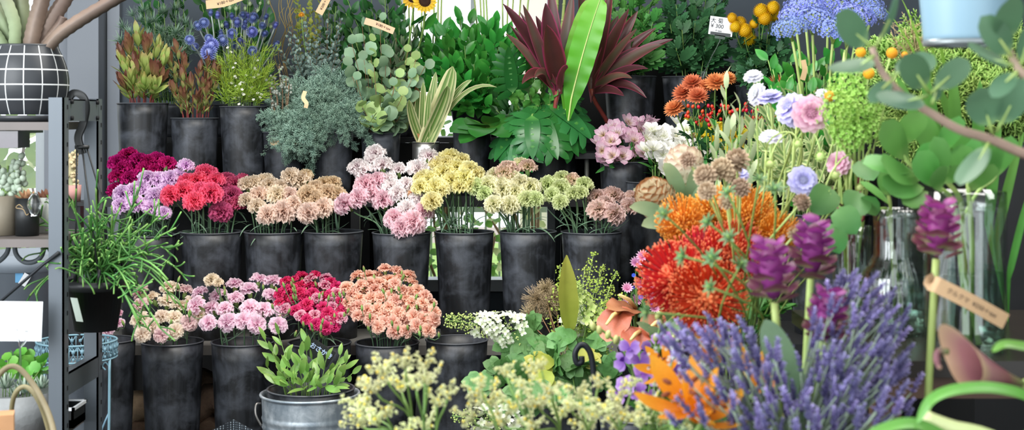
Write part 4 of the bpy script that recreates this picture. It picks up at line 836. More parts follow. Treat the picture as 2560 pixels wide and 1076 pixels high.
# chrysanthemum foliage
lob = MB().add(leafp(1, .38, .5, .6, 6, 1, curl=-.2, fold=.15))
for i, (t, a, L) in enumerate([(.2, 62, .32), (.42, 55, .36), (.64, 42, .3)]):
    for s in (-1, 1): lob.add(leafp(L, .22, .3, .4, 3, 1, fold=.1, curl=-.3), frames([0, t, -.1*t*t], [s*math.sin(math.radians(a)), math.cos(math.radians(a)), -.1], [0, 0, 1])[0])
p_lob = lob.piece()
m_mum = mat('chrysanthemum_leaf', [(0, '#2f5a37'), (1, '#3f7346')], rough=.5, trans=.15, vary=.22); m_muml = mat('chrysanthemum_leaf_light', [(0, '#3f7a3a'), (1, '#579a45')], rough=.5, trans=.2, vary=.2)
def mum(P): return put_leaves(MB(), P, [p_lob], 22, (.085, .085, .05), (65, 35), start=.22, zdir=(0, -.6, .6), jit=.25)
branches(V1, [(1530,10),(1555,-10),(1580,5),(1605,-15),(1625,15),(1545,60),(1575,70),(1610,60),(1635,45),(1555,120),(1590,110),(1625,105)], 'leafy_chrysanthemum', 'foliage stem', 'green leafy chrysanthemum stem', 'left of the price card', 'leafy chrysanthemum stems', mum, m_gstem, m_muml, span=.08, k1=.4, k2=.3)
branches(V2, [(1665,-5),(1690,10),(1715,-10),(1740,15),(1765,-5),(1790,10),(1810,0),(1675,60),(1705,75),(1735,70),(1765,120),(1795,110),(1690,120),(1820,90)], 'leafy_chrysanthemum', 'foliage stem', 'dark blue-green leafy chrysanthemum stem', 'behind the white price card', 'leafy chrysanthemum stems', mum, m_gstem, m_mum, span=.08, k1=.4, k2=.3)
# lettering
m_ink = mat('black_ink', '#1c1c20', rough=.7, vary=0, nz=0); m_chalk = mat('pale_blue_chalk', '#b9c8f0', rough=.8, vary=0, nz=0)
def writing(par, txt, M, size, ink, bold=0.):
    cu = bpy.data.curves.new('txt', 'FONT'); cu.body = txt; cu.size = size; cu.align_x = 'CENTER'; cu.align_y = 'CENTER'; cu.offset = bold
    o = bpy.data.objects.new('txt', cu); COL.objects.link(o); bpy.context.view_layer.update()
    me = bpy.data.meshes.new_from_object(o.evaluated_get(bpy.context.evaluated_depsgraph_get())); bpy.data.objects.remove(o); bpy.data.curves.remove(cu)
    me.materials.clear(); me.materials.append(ink); return inst(par, 'lettering', me, M)
def plate(c, right, up, w, h, th=.0008):
    r = nrm(right); u_ = nrm(np.asarray(up)-r*np.dot(r, up)); n = np.cross(r, u_); return obox(c, r, u_, n, w/2, h/2, th/2), n
def tM(c, right, up, lift=.001):
    r = nrm(right); u_ = nrm(np.asarray(up)-r*np.dot(r, up)); n = np.cross(r, u_); M = np.eye(4); M[:3, 0] = r; M[:3, 1] = u_; M[:3, 2] = n; M[:3, 3] = np.asarray(c)+n*lift; return M
m_card = mat('white_card', '#eceef2', rough=.6, vary=0, nz=.02); m_kraft = mat('kraft_paper', '#d9b58e', rough=.8, vary=.03, nz=.08, nscale=60)
m_clear = glass_mat('clear_plastic', '#eef2f2', .05)
# price card on its clear clip stem
Yc = 5.08; s = Yc/F; cc = at(1803, 66, Yc); T = thing('price_card', at(1757, 205, Yc), 'white price card reading 300 yen on a clear clip above the chrysanthemum bucket', 'price card')
rt, up = np.array([1, 0, -.13]), np.array([.13, 0, 1])
pl, n_ = plate(cc, rt, up, 60*s, 46*s); part(T, 'card', MB().add(pl), m_card, smooth=False)
writing(T, '大 菊', tM(cc+rt*-12*s+up*12*s, rt, up), 14*s, m_ink); writing(T, '¥ 300', tM(cc+rt*-10*s+up*-1*s, rt, up), 14*s, m_ink); writing(T, '＋tax', tM(cc+rt*-6*s+up*-12*s, rt, up), 8*s, m_ink)
cl = MB().add(plate(cc+[0, -.002, 0]-up*20*s, rt, up, 50*s, 9*s, .002)[0]).add(plate(cc-up*27*s, rt, up, 26*s, 9*s, .006)[0]); cl.add(tube(smooth_path([cc-up*30*s, cc-up*40*s, at(1775, 150, Yc), at(1759, 185, Yc), at(1757, 205, Yc)], 5), .0022, 6)); part(T, 'clip', cl, m_clear)
part(T, 'rim_clip', MB().add(obox(at(1760, 192, Yc), [1, 0, 0], [0, 1, 0], [0, 0, 1], 7*s, .008, 14*s)), m_clear, smooth=False)
# kraft tags
def kraft(pts, Ys, w, label, txt=None, tsize=9, zh=(0, -1, .1), tt=.5, name='paper_tag', pos=None):
    P = smooth_path([at(x, y, Y) for (x, y), Y in zip(pts, Ys)], 6); Y = Ys[0]; T = thing(name, P[0], label, 'paper tag', None)
    part(T, 'strip', MB().add(ribbon(P, w*Y/F, zh, nw=1, fold=0, flat=True)), m_kraft, smooth=True)
    if txt:
        p, tg = along(P, np.array([tt])); x = tg[0]; n = nrm(np.asarray(zh, float)); up_ = nrm(np.cross(n, x)); writing(T, txt, tM(p[0], x, up_, .0015 if np.cross(x, up_)@n > 0 else -.0015), tsize*Y/F, m_ink)
kraft([(515, 12), (560, 6), (610, -12)], [5.2]*3, 22, 'kraft paper tag among the sea holly above the globe thistles', '¥180＋tax', 10)
kraft([(797, 34), (810, 10), (825, -20)], [5.2]*3, 20, 'kraft paper tag tilted upright right of the yellow safflower', '¥200＋tax', 9)
kraft([(912, 52), (945, 62), (985, 78)], [4.95]*3, 17, 'kraft paper tag on the round-leaved eucalyptus', '¥180＋tax', 9, tt=.62)
kraft([(763, 228), (758, 245), (766, 258), (764, 270)], [4.88, 4.87, 4.86, 4.86], 10, 'small curled kraft tag hanging in the feathery cypress')
kraft([(676, 354), (690, 356), (703, 358), (712, 368), (718, 380)], [5.0]*5, 17, 'curled kraft tag clipped to the short shelf bucket', '¥250＋tax', 6, tt=.35)
kraft([(2008, 150), (2012, 175), (2006, 200)], [3.4]*3, 16, 'small folded kraft tag on the stems below the blue lacy flowers', zh=(.5, -1, .1))
# ------------------------------------------------------------------ right hand display: stands and buckets
def stand(name, label, x0, x1, y0, y1, z, mt=None):
    T = thing(name, (x0, y0, 0), label, 'stand'); part(T, 'top_board', MB().add(box(x0, x1, y0, y1, z-.03, z)), mt or m_dark, smooth=False)
    for x in (x0+.02, x1-.05):
        for y in (y0+.02, y1-.05): part(T, 'leg', MB().add(box(x, x+.03, y, y+.03, 0, z-.03)), m_dark, smooth=False)
stand('display_step', 'low black step under the statice and lavender buckets', -.36, .50, 1.86, 2.32, .20)
stand('display_step', 'black step under the pincushion and orchid buckets', .10, .52, 2.38, 3.16, .30)
stand('display_step', 'black step under the hydrangea bucket', -.05, .40, 3.62, 4.08, .14)
stand('display_step', 'black step under the orange chrysanthemum bucket', .44, .95, 4.18, 4.60, .50)
stand('display_step', 'black step under the blue lacy flowers', .56, 1.05, 3.34, 3.72, .55)
m_wood = mat('dark_table_wood', '#5a4436', rough=.45, nz=.35, nscale=12, vary=0)
m_table = mat('dark_table_top', '#2c2622', rough=.25, nz=.3, nscale=10, vary=0)
T = thing('vase_table', (.54, 2.2, 0), 'dark wooden table carrying the clear glass vases at the right', 'table')
part(T, 'tabletop', MB().add(box(.54, 1.5, 2.2, 2.78, .68, .705)), m_table, smooth=False); part(T, 'apron', MB().add(box(.56, 1.48, 2.215, 2.235, .645, .68)), m_wood, smooth=False)
for x in (.56, 1.44):
    for y in (2.22, 2.72): part(T, 'leg', MB().add(box(x, x+.04, y, y+.04, 0, .68)), m_wood, smooth=False)
solo('cabinet', MB().add(box(.98, 2.2, 3.05, 3.6, 0, 1.0)), m_dark, 'black cabinet behind the glass vases', 'cabinet', smooth=False)
gF = 'black buckets of the right hand display'
def rb(px, z, Y, R, zb, label): return bucket(px, YH+(ZC-z)*F/Y, Y, 2*R*F/Y, .3, label, group=gF, zbot=zb)
R1 = rb(1960, .56, 2.08, .095, .20, 'black bucket of lavender at the front right')
R2 = rb(1010, .50, 2.08, .085, .20, 'black bucket of pale statice at the front centre'); R3 = rb(1430, .50, 2.08, .095, .20, 'black bucket of pale statice left of the lavender')
R4 = rb(1655, .47, 2.52, .08, .30, 'black bucket of orange lilies and purple orchids'); R5 = rb(1600, .46, 2.98, .085, .30, 'black bucket of pincushions and proteas')
R6 = rb(1835, .50, 2.98, .085, .30, 'black bucket of scabiosa'); R7 = rb(1420, .42, 3.85, .11, .14, 'black bucket of oakleaf hydrangea')
R8 = rb(1800, .80, 4.40, .09, .50, 'black bucket of orange chrysanthemums'); R9 = rb(2070, .84, 3.52, .10, .55, 'black bucket of blue lacy flowers')
R12 = bucket(1900, 215, 5.25, 120, .2, 'black bucket of yellow pompon flowers', zbot=.95); R13 = rb(1600, .45, 3.90, .06, .14, 'black bucket of pink astrantia')
R14 = rb(2280, .62, 1.98, .05, 0, 'slim black bucket of curcuma below the tagged stem')
R15 = bucket(2420, 330, 3.3, 260, .3, 'black bucket of soft green ferny branches on the cabinet', zbot=1.0)
R16 = bucket(2750, 1050, 1.75, 200, .3, 'black bucket beyond the right edge holding a calla lily', zbot=0.)
def nice(bk, p, f, name, label, cat, grp, r=.002, mst=None, k1=.5, k2=.35, back=0.):
    P = bk_path(bk, p-nrm(f)*back, f, k1=k1, k2=k2); T = thing(name, P[0], label, cat, grp); part(T, 'stem', MB().add(tube(P, r, 6)), mst or m_gstem); return T, P
# alstroemeria
def alst(c0, c1, c2, n):
    m = mat('alstroemeria_petal_'+n, [(0, c0), (.5, c1), (1, c2)], rough=.5, trans=.35, spec=.2); fl = flowerp([(3, .60, .44, .7, .45, 58, -.05, 0, 0, 0), (3, .58, .34, .75, .5, 50, -.05, 0, .01, PI/3)], 5)
    for k in range(5): a = k*1.2; fl.add(tube([[0, 0, 0], [.1*math.cos(a), .1*math.sin(a), .3], [.18*math.cos(a), .18*math.sin(a), .45]], .012, 3))
    return fl.mesh('flower', m)
ME_AW, ME_AY, ME_AP = alst('#dfe3a8', '#f6f5ee', '#fdfcf8', 'white'), alst('#d9b81a', '#f4dc2e', '#fae968', 'yellow'), alst('#c9b060', '#e8cfd8', '#cf9ab6', 'pink')
m_aleaf = mat('alstroemeria_leaf', [(0, '#2f6a2f'), (1, '#4a8c3e')], rough=.45, trans=.2, vary=.2); al = [leafp(1, .22, .6, .8, 5, 1, curl=c_, fold=.15) for c_ in (-.5, .4)]
def alstros(bk, tips, me, desc, where, sz=50, dY=0):
    it = []
    for (x, y), Y in zip(tips, tips_Y([(x, y) for x, y in tips], bk, .07, dY)):
        p = at(x, y, Y); f = nrm(p-bk.c+[0, -.06, .1]); T, P = nice(bk, p, f, 'alstroemeria', '', 'alstroemeria', desc.split(' alst')[0]+' alstroemeria stems', .003, back=.03)
        st = MB()
        for k in range(4):
            q = p+U(-.032, .032, 3); g = nrm(f+U(-.7, .7, 3)+[0, -.6, .1]); st.add(tube(bez(P[-1], P[-1]+f*.01, q-g*.02, q, 4), .0013, 4)); inst(T, 'flower', me, zframe(q, g, sz*Y/F*1.05))
        part(T, 'flower_stalk', st, m_gstem); part(T, 'foliage', put_leaves(MB(), P, al, 14, (.06, .07, .06), (70, 40), start=.3), m_aleaf); it.append((T, p))
    rank(it, desc, where)
alstros(M9, [(1508,375),(1530,350),(1555,340),(1580,325),(1610,345),(1535,385),(1575,365),(1600,375),(1515,400),(1555,390),(1620,325)], ME_AP, 'pink-white alstroemeria', 'below the cordyline', 46, -.02)
alstros(M8, [(1628,365),(1650,345),(1675,335),(1700,350),(1660,375),(1690,385),(1720,365),(1740,380),(1640,395),(1715,395),(1760,395),(1675,400)], ME_AW, 'white alstroemeria', 'above the cream proteas', 50, -.03)
alstros(M8, [(1725,330),(1755,335),(1785,345),(1805,365),(1770,365),(1820,385),(1800,340),(1830,360)], ME_AY, 'yellow alstroemeria', 'right of the white ones', 46, .0)
# chrysanthemums, pompons, berries
m_orm = mat('bronze_mum_petal', [(0, '#c4622f'), (1, '#ea9a66')], rough=.6, trans=.3, vary=.1)
ME_ORM = flowerp([(20, .5, .11, .6, .45, 98, .3, .02, -.02, 0), (20, .47, .11, .6, .45, 80, .4, .02, 0, .15), (18, .42, .10, .6, .45, 62, .5, .02, .02, 0), (14, .36, .09, .6, .45, 42, .6, .01, .03, .1), (9, .28, .08, .6, .45, 20, .5, .01, .04, 0)], 4).mesh('flower_head', m_orm)
it = []
for (x, y, s) in [(1731,208,52),(1709,234,56),(1744,241,52),(1686,272,52),(1790,207,56),(1820,196,40),(1945,210,50),(1765,215,40)]:
    p = at(x, y, 4.42+U(-.05, .05)); f = nrm([(x-1780)*.004, -.55, .75]); T, P = nice(R8, p, f, 'chrysanthemum', '', 'chrysanthemum', 'bronze chrysanthemums', .0022, k2=.2)
    inst(T, 'flower_head', ME_ORM, zframe(p, f, s*1.12*4.42/F)); part(T, 'foliage', put_leaves(MB(), P, [p_lob], 9, (.06, .06, .04), (65, 45), start=.35, end=.9), m_mum); it.append((T, p))
rank(it, 'bronze-orange chrysanthemum', 'above the red berries')
m_pom = mat('pompon_petal', [(0, '#d8a400'), (1, '#f8d21c')], rough=.6, trans=.2, vary=.06); d_ = fib(170, 1, -.75)
pm_ = MB().add(ball(.42, 12, 8)); pm_.stamp(leafp(.13, .07, .4, .4, 2, 1, curl=-.4), frames(d_*.40, d_+np.array([0, 0, .35]), d_, 1)); ME_POM = pm_.mesh('flower_head', m_pom); it = []
for (x, y, s) in [(1902,28,36),(1932,20,34),(1912,47,34),(1934,38,34),(1871,96,38),(1862,77,34),(1850,58,32),(1838,68,28),(1830,46,26),(1885,60,24)]:
    p = at(x, y, 5.1+U(-.05, .05)); f = nrm([(x-1880)*.003, -.4, .9]); T, P = nice(R12, p, f, 'pompon_chrysanthemum', '', 'chrysanthemum', 'yellow pompon flowers', .002)
    inst(T, 'flower_head', ME_POM, zframe(p, f, s*1.1*5.1/F)); part(T, 'foliage', put_leaves(MB(), P, [p_lob], 8, (.07, .07, .05), (65, 45), start=.3, end=.9), m_mum); it.append((T, p))
rank(it, 'round yellow pompon flower', 'right of the price card', 5)
branches(R12, [(1880,130),(1900,110),(1925,100),(1945,130),(1890,165),(1920,160),(1950,170),(1870,180),(1905,195),(1960,110)], 'leafy_branch', 'foliage branch', 'dark green lobed-leaf stem', 'below the yellow pompon flowers', 'dark lobed-leaf stems', mum, m_gstem, m_mum, span=.06, dY=-.1)
m_ber = mat('red_berry', [(0, '#b81a14'), (1, '#d8291e')], rough=.22, coat=.3, vary=.12); be = MB().add(lathe([(.002, -.5), (.3, -.42), (.44, -.1), (.36, .3), (.1, .52), (.002, .55)], 8)); ME_BER = be.mesh('berry', m_ber)
it = []
for (x, y) in [(1735,280),(1765,290),(1790,275),(1750,305),(1780,300),(1825,275),(1850,290),(1880,275),(1905,285),(1890,305),(1925,290),(1945,300),(1850,310),(1915,312)]:
    p = at(x, y, 4.36+U(-.06, .06)); f = nrm([U(-.2, .2), -.3, 1]); T, P = nice(R8, p-[0, 0, .03], f, 'hypericum', '', 'berry stem', 'red hypericum stems', .0018, k2=.2); st = MB()
    for k in range(7):
        q = p+np.array([U(-.028, .028), U(-.03, .03), U(-.016, .02)]); st.add(tube(bez(P[-1], P[-1]+[0, 0, .008], q-[0, 0, .012], q, 4), .0009, 4)); inst(T, 'berry', ME_BER, zframe(q, nrm([U(-.5, .5), -.3, 1]), .0125))
    part(T, 'stalk', st, m_gstem); part(T, 'foliage', put_leaves(MB(), P, ov, 8, (.045, .045, .035), (60, 40), start=.4, end=.97), m_aleaf); it.append((T, p))
rank(it, 'red-berried hypericum stem', 'below the bronze chrysanthemums', 5)
# silvery olive-like branches and greens around them
m_sil = mat('silver_leaf', [(0, '#8f9d74'), (1, '#b7c29a')], rough=.5, trans=.2, vary=.12); sl_ = [leafp(1, .27, .7, .7, 5, 1, curl=c_, fold=.2) for c_ in (.3, -.3)]
def silv(P): return put_leaves(MB(), P, sl_, 24, (.05, .055, .045), (45, 20), start=.35)
branches(R6, [(1815,195),(1850,260),(1880,330),(1830,330),(1790,340)], 'olive_branch', 'foliage branch', 'silvery narrow-leaved branch', 'before the red berries', 'silvery branches', silv, m_gstem, m_sil, span=.15, dY=.15, k2=.3)
m_var = mat('cream_edged_leaf', [(0, '#d9d9a8'), (.2, '#b5c48a'), (.5, '#6f8f58'), (.8, '#b5c48a'), (1, '#d9d9a8')], attr='u', rough=.5, trans=.25, vary=.15)
def varg(P): return put_leaves(MB(), P, sl_, 26, (.06, .065, .05), (65, 30), start=.3, jit=.3)
branches(R9, scatter(1990, 300, 120, 110, 14)+[(1880,330),(1910,370),(1960,390),(1930,350),(1870,390),(1900,420),(1840,420)], 'variegated_branch', 'foliage branch', 'cream-edged variegated leafy branch', 'below the blue lacy flowers', 'variegated branches', varg, m_pstem, m_var, span=.2, dY=-.15, k1=.4)
def rus2(P): return put_leaves(MB(), P, ov, 14, (.05, .055, .04), (65, 35), start=.25, zdir=(0, -.7, .5))
branches(R9, [(1920,150),(1950,180),(1985,210),(2020,200),(2060,190),(2100,210),(2140,230),(1940,260),(2000,270),(2060,270),(1905,215)]+scatter(2030, 190, 120, 80, 18), 'leafy_branch', 'foliage branch', 'dark green oval-leaved branch', 'under the blue lacy flowers', 'dark oval-leaved branches', rus2, m_gstem, m_rus, span=.1, dY=.02)
# blue lacy flower heads
m_blu = mat('blue_lace_floret', [(0, '#5563b4'), (.5, '#7f8fd8'), (1, '#a3b0ea')], rough=.6, trans=.25, vary=.12)
fl4 = flowerp([(5, .5, .42, .5, .5, 65, .2, 0, 0, 0)], 2); p_fl4 = fl4.piece()
d_ = fib(230, 1, -.05); bm = MB(); r_ = .42+.08*np.sin(d_[:, 0]*9)*np.sin(d_[:, 1]*11)+U(-.05, .04, 230); bm.stamp(p_fl4, np.array([zframe(v*r*[1, 1, .62], v, .085) for v, r in zip(d_, r_)])); st = MB()
for v in d_[::9]: st.add(tube(bez(np.array([0, 0, -.32]), np.array([0, 0, -.1]), v*.2, v*.38*[1, 1, .62], 4), .008, 4), None, 1)
bm.add(st.piece()); ME_BLU = bm.mesh('flower_head', [m_blu, m_pstem]); it = []
for (x, y, s, Y) in [(1975,75,110,3.42),(2030,55,130,3.48),(2085,80,120,3.42),(2010,20,110,3.56),(2075,15,120,3.6),(2135,45,120,3.5),(2165,12,100,3.58),(2120,95,90,3.4),(2185,35,80,3.52),(1985,40,90,3.5)]:
    p = at(x, y, Y); f = nrm([(x-2070)*.003, -.35, 1]); T, P = nice(R9, p, f, 'blue_lace_flower', '', 'flower', 'blue lacy flowers', .0032, m_pstem, k1=.35, k2=.3, back=.03); inst(T, 'flower_head', ME_BLU, zframe(p, f, s*Y/F)); it.append((T, p))
rank(it, 'blue lacy flower head', 'at the top right', 5)
# scabiosa
def scab(a, b, c, n, ctr):
    m = mat('scabiosa_'+n, [(0, a), (.5, b), (1, c)], rough=.6, trans=.35, spec=.15); mc = mat('scabiosa_centre_'+n, [(0, ctr), (1, b)], rough=.7, trans=.2); mb = MB()
    for (k, L, Wd, tl, z) in [(11, .46, .30, 92, -.03), (11, .40, .26, 74, .0), (12, .30, .18, 55, .03)]:
        az = np.arange(k)*2*PI/k+z*9; R = np.stack([np.cos(az), np.sin(az), 0*az], -1); t_ = math.radians(tl)
        for j, M in enumerate(frames(R*.05+np.array([0, 0, z]), R*math.sin(t_)+np.array([0, 0, math.cos(t_)]), -R*math.cos(t_)+np.array([0, 0, math.sin(t_)]), 1.)): mb.add(leafp(L, Wd, .9, .28, 5, 2, curl=-.2, fold=.05, wave=.16, wf=1.3, ph=j*2.1), M)
    v = fib(60, 1, .1)*[.2, .2, .12]; mb.add(ball(.17, 10, 6, .6), None, 1); mb.stamp(ball(.025, 5, 4), np.array([zframe(q, [0, 0, 1]) for q in v]), 1); return mb.mesh('flower_head', [m, mc])
SCB = {'l': scab('#9a92d4', '#b6b2e6', '#d8d6f4', 'lilac', '#9fae8a'), 'w': scab('#c9c8e4', '#e4e3f2', '#f4f3f8', 'white', '#cfd9b0'), 'p': scab('#c0608c', '#e3a6c4', '#f3d3e0', 'pink', '#a8304e')}
it = []; NM = {'l': 'lilac', 'w': 'white', 'p': 'pink'}
for (x, y, s, c, fx, fy, fz, Y) in [(1883,190,48,'w',-.2,-.5,.8,3.0),(1890,235,58,'w',-.9,-.4,.3,2.9),(1925,242,66,'l',-.2,-.3,.9,2.85),(1972,268,82,'l',-.75,-.45,.5,2.7),(1985,290,64,'l',-.4,-.7,-.2,2.72),(2027,284,92,'p',.05,-1,.1,2.6),(2062,236,46,'w',.2,-.4,.9,2.8),(2066,264,46,'l',.7,-.5,.4,2.7),(1928,342,58,'w',0,-.4,.9,2.7),(2008,452,74,'l',.05,-1,.2,2.5),(2096,408,64,'p',-.5,-.7,.3,2.6),(1850,436,46,'l',0,-.5,.8,2.7),(2075,240,40,'l',.4,-.4,.8,2.85)]:
    p = at(x, y, Y); f = nrm([fx, fy, fz]); T, P = nice(R6, p, f*[.6, .4, 1], 'scabiosa', '', 'scabiosa', 'scabiosa flowers', .002, m_pstem, k1=.5, k2=.2, back=.012); inst(T, 'flower_head', SCB[c], zframe(p, f, s*1.08*Y/F))
    part(T, 'leaf', put_leaves(MB(), P, [p_lob], 1, (.07, .07, .05), (50, 40), start=.45, end=.45), m_muml); T['label'] = f"{NM[c]} scabiosa"; it.append((T, p, c))
for c in 'lwp': rank([(a, b) for a, b, d in it if d == c], f'{NM[c]} scabiosa with ruffled petals', f'among the right hand flowers')
m_seed = mat('scabiosa_seedhead', [(0, '#6f5a44'), (.6, '#a48a70'), (1, '#c9b49a')], rough=.75, trans=.15, vary=.12); d_ = fib(60, 1, -.6); sd = MB().add(ball(.3, 8, 6)); sd.stamp(leafp(.3, .24, .9, .3, 3, 1, curl=-.3, fold=.2), frames(d_*.24, d_, np.array([.3, .2, 1.]), 1)); ME_SEED = sd.mesh('seed_head', m_seed); it = []
for (x, y, s, Y) in [(1763,440,56,2.5),(1768,478,46,2.45),(1843,402,60,2.55),(1805,424,58,2.52),(1816,506,40,2.4),(1852,470,48,2.5),(2004,507,44,2.45),(1990,585,44,2.3),(1830,440,40,2.6),(1720,400,40,2.7)]:
    p = at(x, y, Y); f = nrm([(x-1860)*.004, -.4, .8]); T, P = nice(R6, p, f, 'scabiosa_seed_head', '', 'seed head', 'brown scabiosa seed heads', .002, m_pstem, k2=.3); inst(T, 'seed_head', ME_SEED, zframe(p, f, s*1.05*Y/F)); it.append((T, p))
rank(it, 'papery brown round seed head', 'above the orange pincushions', 5)
m_star = mat('green_star_bract', [(0, '#4a7446'), (1, '#749866')], rough=.5, trans=.2, vary=.12); ME_STAR = flowerp([(6, .6, .2, .5, .8, 62, -.5, .04, 0, 0), (6, .5, .16, .5, .8, 38, -.4, .03, .02, .5)], 5).mesh('bract_star', m_star); it = []
for (x, y, s, f, Y) in [(1655,531,62,(-.6,-.5,.5),2.1),(1698,640,66,(-.9,-.3,.2),2.0),(1775,640,66,(-.5,-.5,.6),2.0),(1818,588,60,(-.5,-.4,.7),2.1),(1762,552,60,(-.8,-.3,.5),2.15),(1938,467,70,(-.1,-.3,.9),2.2),(1814,475,60,(-.5,-.3,.8),2.2),(1767,716,56,(-.8,-.4,.3),1.95),(1608,782,64,(-1,-.3,.1),2.0),(1856,655,60,(.3,-.5,.7),2.05),(1900,440,50,(.1,-.4,.9),2.25)]:
    p = at(x, y, Y); f = nrm(f); c = R6.c+np.array([0, 0, .06]); m0 = c*.8+p*.2; P = np.concatenate([[R6.c-[0, 0, .25]], bez(R6.c, R6.c+[0, -.1, .16], p-f*.2, p, 12)]); T = thing('star_bract', P[0], '', 'stem', 'green star-bract stems'); part(T, 'stem', MB().add(tube(P, .0017, 5)), m_gstem); inst(T, 'bract_star', ME_STAR, zframe(p-f*.008, f, s*.85*Y/F)); it.append((T, p))
rank(it, 'green star-shaped bract on thin stem', 'before the pincushions', 6)
it = []
m_gbud = mat('green_round_bud', [(0, '#8fae52'), (1, '#c3d488')], rough=.6, vary=.1); gb = MB().add(ball(.36, 10, 8, .8)); gb.stamp(leafp(.3, .13, .5, .6, 2, 1, curl=.6), frames(fib(24, .5, -.8)*.3, fib(24, .5, -.8)+np.array([0, 0, .5]), np.array([0, 0, 1.]), 1)); ME_GB = gb.mesh('bud', m_gbud)
for (x, y, s, bx, by, Y) in [(1925,412,30,60,-40,2.6),(2052,392,32,-60,-70,2.6),(2088,440,30,20,-80,2.55),(2062,486,34,70,-60,2.5),(2110,180,26,0,0,2.8),(1995,360,26,-80,40,2.6),(2150,470,24,30,-60,2.55)]:
    p = at(x, y, Y); q = at(x+bx, y+by-25, Y+.06); T, P = nice(R6, q, [0, 0, 1.], 'scabiosa_bud', '', 'bud', 'green scabiosa buds', .0018, m_pstem); part(T, 'curved_stalk', MB().add(tube(bez(P[-1], P[-1]+[0, 0, .03], p+[0, 0, .04], p, 8), .0016, 5)), m_pstem); inst(T, 'bud', ME_GB, zframe(p, [U(-.3, .3), -.6, .3], s*Y/F)); it.append((T, p))
rank(it, 'small round green scabiosa bud', 'on a curved stalk')
# pincushions
def pincush(c0, c1, cc0, cc1, n):
    m = mat('pincushion_style_'+n, [(0, c0), (.8, c1), (1, cc1)], rough=.5, trans=.2, vary=.05); mc = mat('pincushion_core_'+n, [(0, cc0), (1, cc1)], rough=.6, vary=.05); mb = MB(); r_ = np.random.default_rng(5)
    v = fib(400, .95, -.75)
    for w in v:
        d = nrm(w+r_.uniform(-.12, .12, 3)); up = np.array([0, 0, 1.]); k = r_.uniform(.9, 1.05); e = d*.46*k+up*.10*k; mb.add(tube(bez(d*.16, d*.3+d*.05, d*.46+up*.02, e, 6), [.010, .009, .008, .008, .008, .010], 3))
    mb.add(ball(.19, 12, 8), None, 1); u_ = fib(90, 1, -.2); mb.stamp(ball(.035, 5, 4, 1.6), np.array([zframe(q*.19, q) for q in u_]), 1); return mb.mesh('flower_head', [m, mc])
ME_PR = pincush('#c8201a', '#e03a26', '#d85a34', '#f2895a', 'red'); ME_PO = pincush('#e07a18', '#f09a28', '#d8742a', '#f7b34e', 'orange'); it = []; io = []
m_pleaf = mat('protea_leaf', [(0, '#6f8a62'), (.5, '#86a07a'), (1, '#8f9a70')], rough=.5, trans=.15, vary=.12); pl_ = [leafp(1, .34, .7, .7, 7, 2, curl=c_, fold=.1) for c_ in (.5, -.4, .2)]
for (x, y, s, f, Y, k) in [(1690,700,205,(-.5,-.6,.5),2.42,0),(1768,748,220,(-.1,-.9,.35),2.36,0),(1830,640,180,(.3,-.5,.8),2.6,0),(1760,650,160,(0,-.4,.9),2.62,0),(1705,560,140,(-.3,-.4,.9),2.7,1),(1790,535,140,(0,-.3,1),2.78,1),(1872,545,150,(.2,-.4,.9),2.72,1),(1945,590,120,(.4,-.5,.8),2.66,1)]:
    p = at(x, y, Y); f = nrm(f); T, P = nice(R5, p, f, 'pincushion_flower', '', 'pincushion flower', 'pincushion flowers', .005, k2=.3, back=.02); inst(T, 'flower_head', ME_PO if k else ME_PR, zframe(p, f, s*Y/F)); part(T, 'foliage', put_leaves(MB(), P, pl_, 12, (.05, .055, .05), (50, 35), start=.45, end=.93), m_pleaf); (io if k else it).append((T, p))
rank(it, 'red pincushion flower with long curved styles', 'below the orange ones'); rank(io, 'orange pincushion flower', 'behind the red ones')
# proteas
m_pro = mat('protea_scale', [(0, '#d9cfae'), (.5, '#e2d6b8'), (.72, '#b07a4c'), (1, '#5f4232')], rough=.65, trans=.15, vary=.05); m_pro2 = mat('protea_scale_pale', [(0, '#e9e6cf'), (.62, '#efe6d0'), (1, '#b98a70')], rough=.65, trans=.2, vary=.05); m_fuzz = mat('protea_dark_fuzz', '#2a1c26', rough=.9)
def protea(n, h, msx, W, fuzz):
    mb = MB(); v = fib(n, .97, -.9); k = np.argsort(v[:, 2]); pos = v*[.46, .46, h*.5]; d = nrm(np.stack([v[:, 0]*.55, v[:, 1]*.55, .9+0*v[:, 2]], -1)); mb.stamp(leafp(W, W*.95, .5, .45, 4, 1, curl=-.55, fold=.1), frames(pos, d, v*[1, 1, .4]+[0, 0, .01], U(.9, 1.1, n))); mb.add(ball(.42, 12, 8, h), None, 0)
    if fuzz: w = fib(40, 1, .6); mb.stamp(leafp(.14, .02, .4, .6, 2, 1), frames(np.array([0, 0, h*.47])+w*.03, w+[0, 0, .5], [.2, .1, 1.], 1), 1)
    return mb.mesh('flower_head', [msx, m_fuzz])
ME_P1, ME_P2 = protea(110, 1.1, m_pro, .26, False), protea(60, .95, m_pro2, .42, True); it = []
for (x, y, s, f, Y, me, lv) in [(1646,506,132,(-.5,-.55,.7),3.0,ME_P1,[((1690,560),(1574,518)),((1690,570),(1604,565))]), (1712,432,118,(-.15,-.25,1),3.06,ME_P2,[((1715,525),(1660,408)),((1722,530),(1742,418)),((1728,540),(1765,470))])]:
    p = at(x, y, Y); f = nrm(f); T, P = nice(R5, p-f*.04, f, 'protea', '', 'protea', 'cream proteas', .006, k2=.3); inst(T, 'flower_head', me, zframe(p, f, s*.72*Y/F))
    for (b, t) in lv: b_, t_ = at(*b, Y-.03), at(*t, Y-.08); part(T, 'leaf', MB().add(ribbon(quadc(b_, t_, (0, -.02, .015), 10), 38*Y/F, (U(-.3, .3), -1, .3), .6, .6, 2, .12)), m_pleaf)
    it.append((T, p))
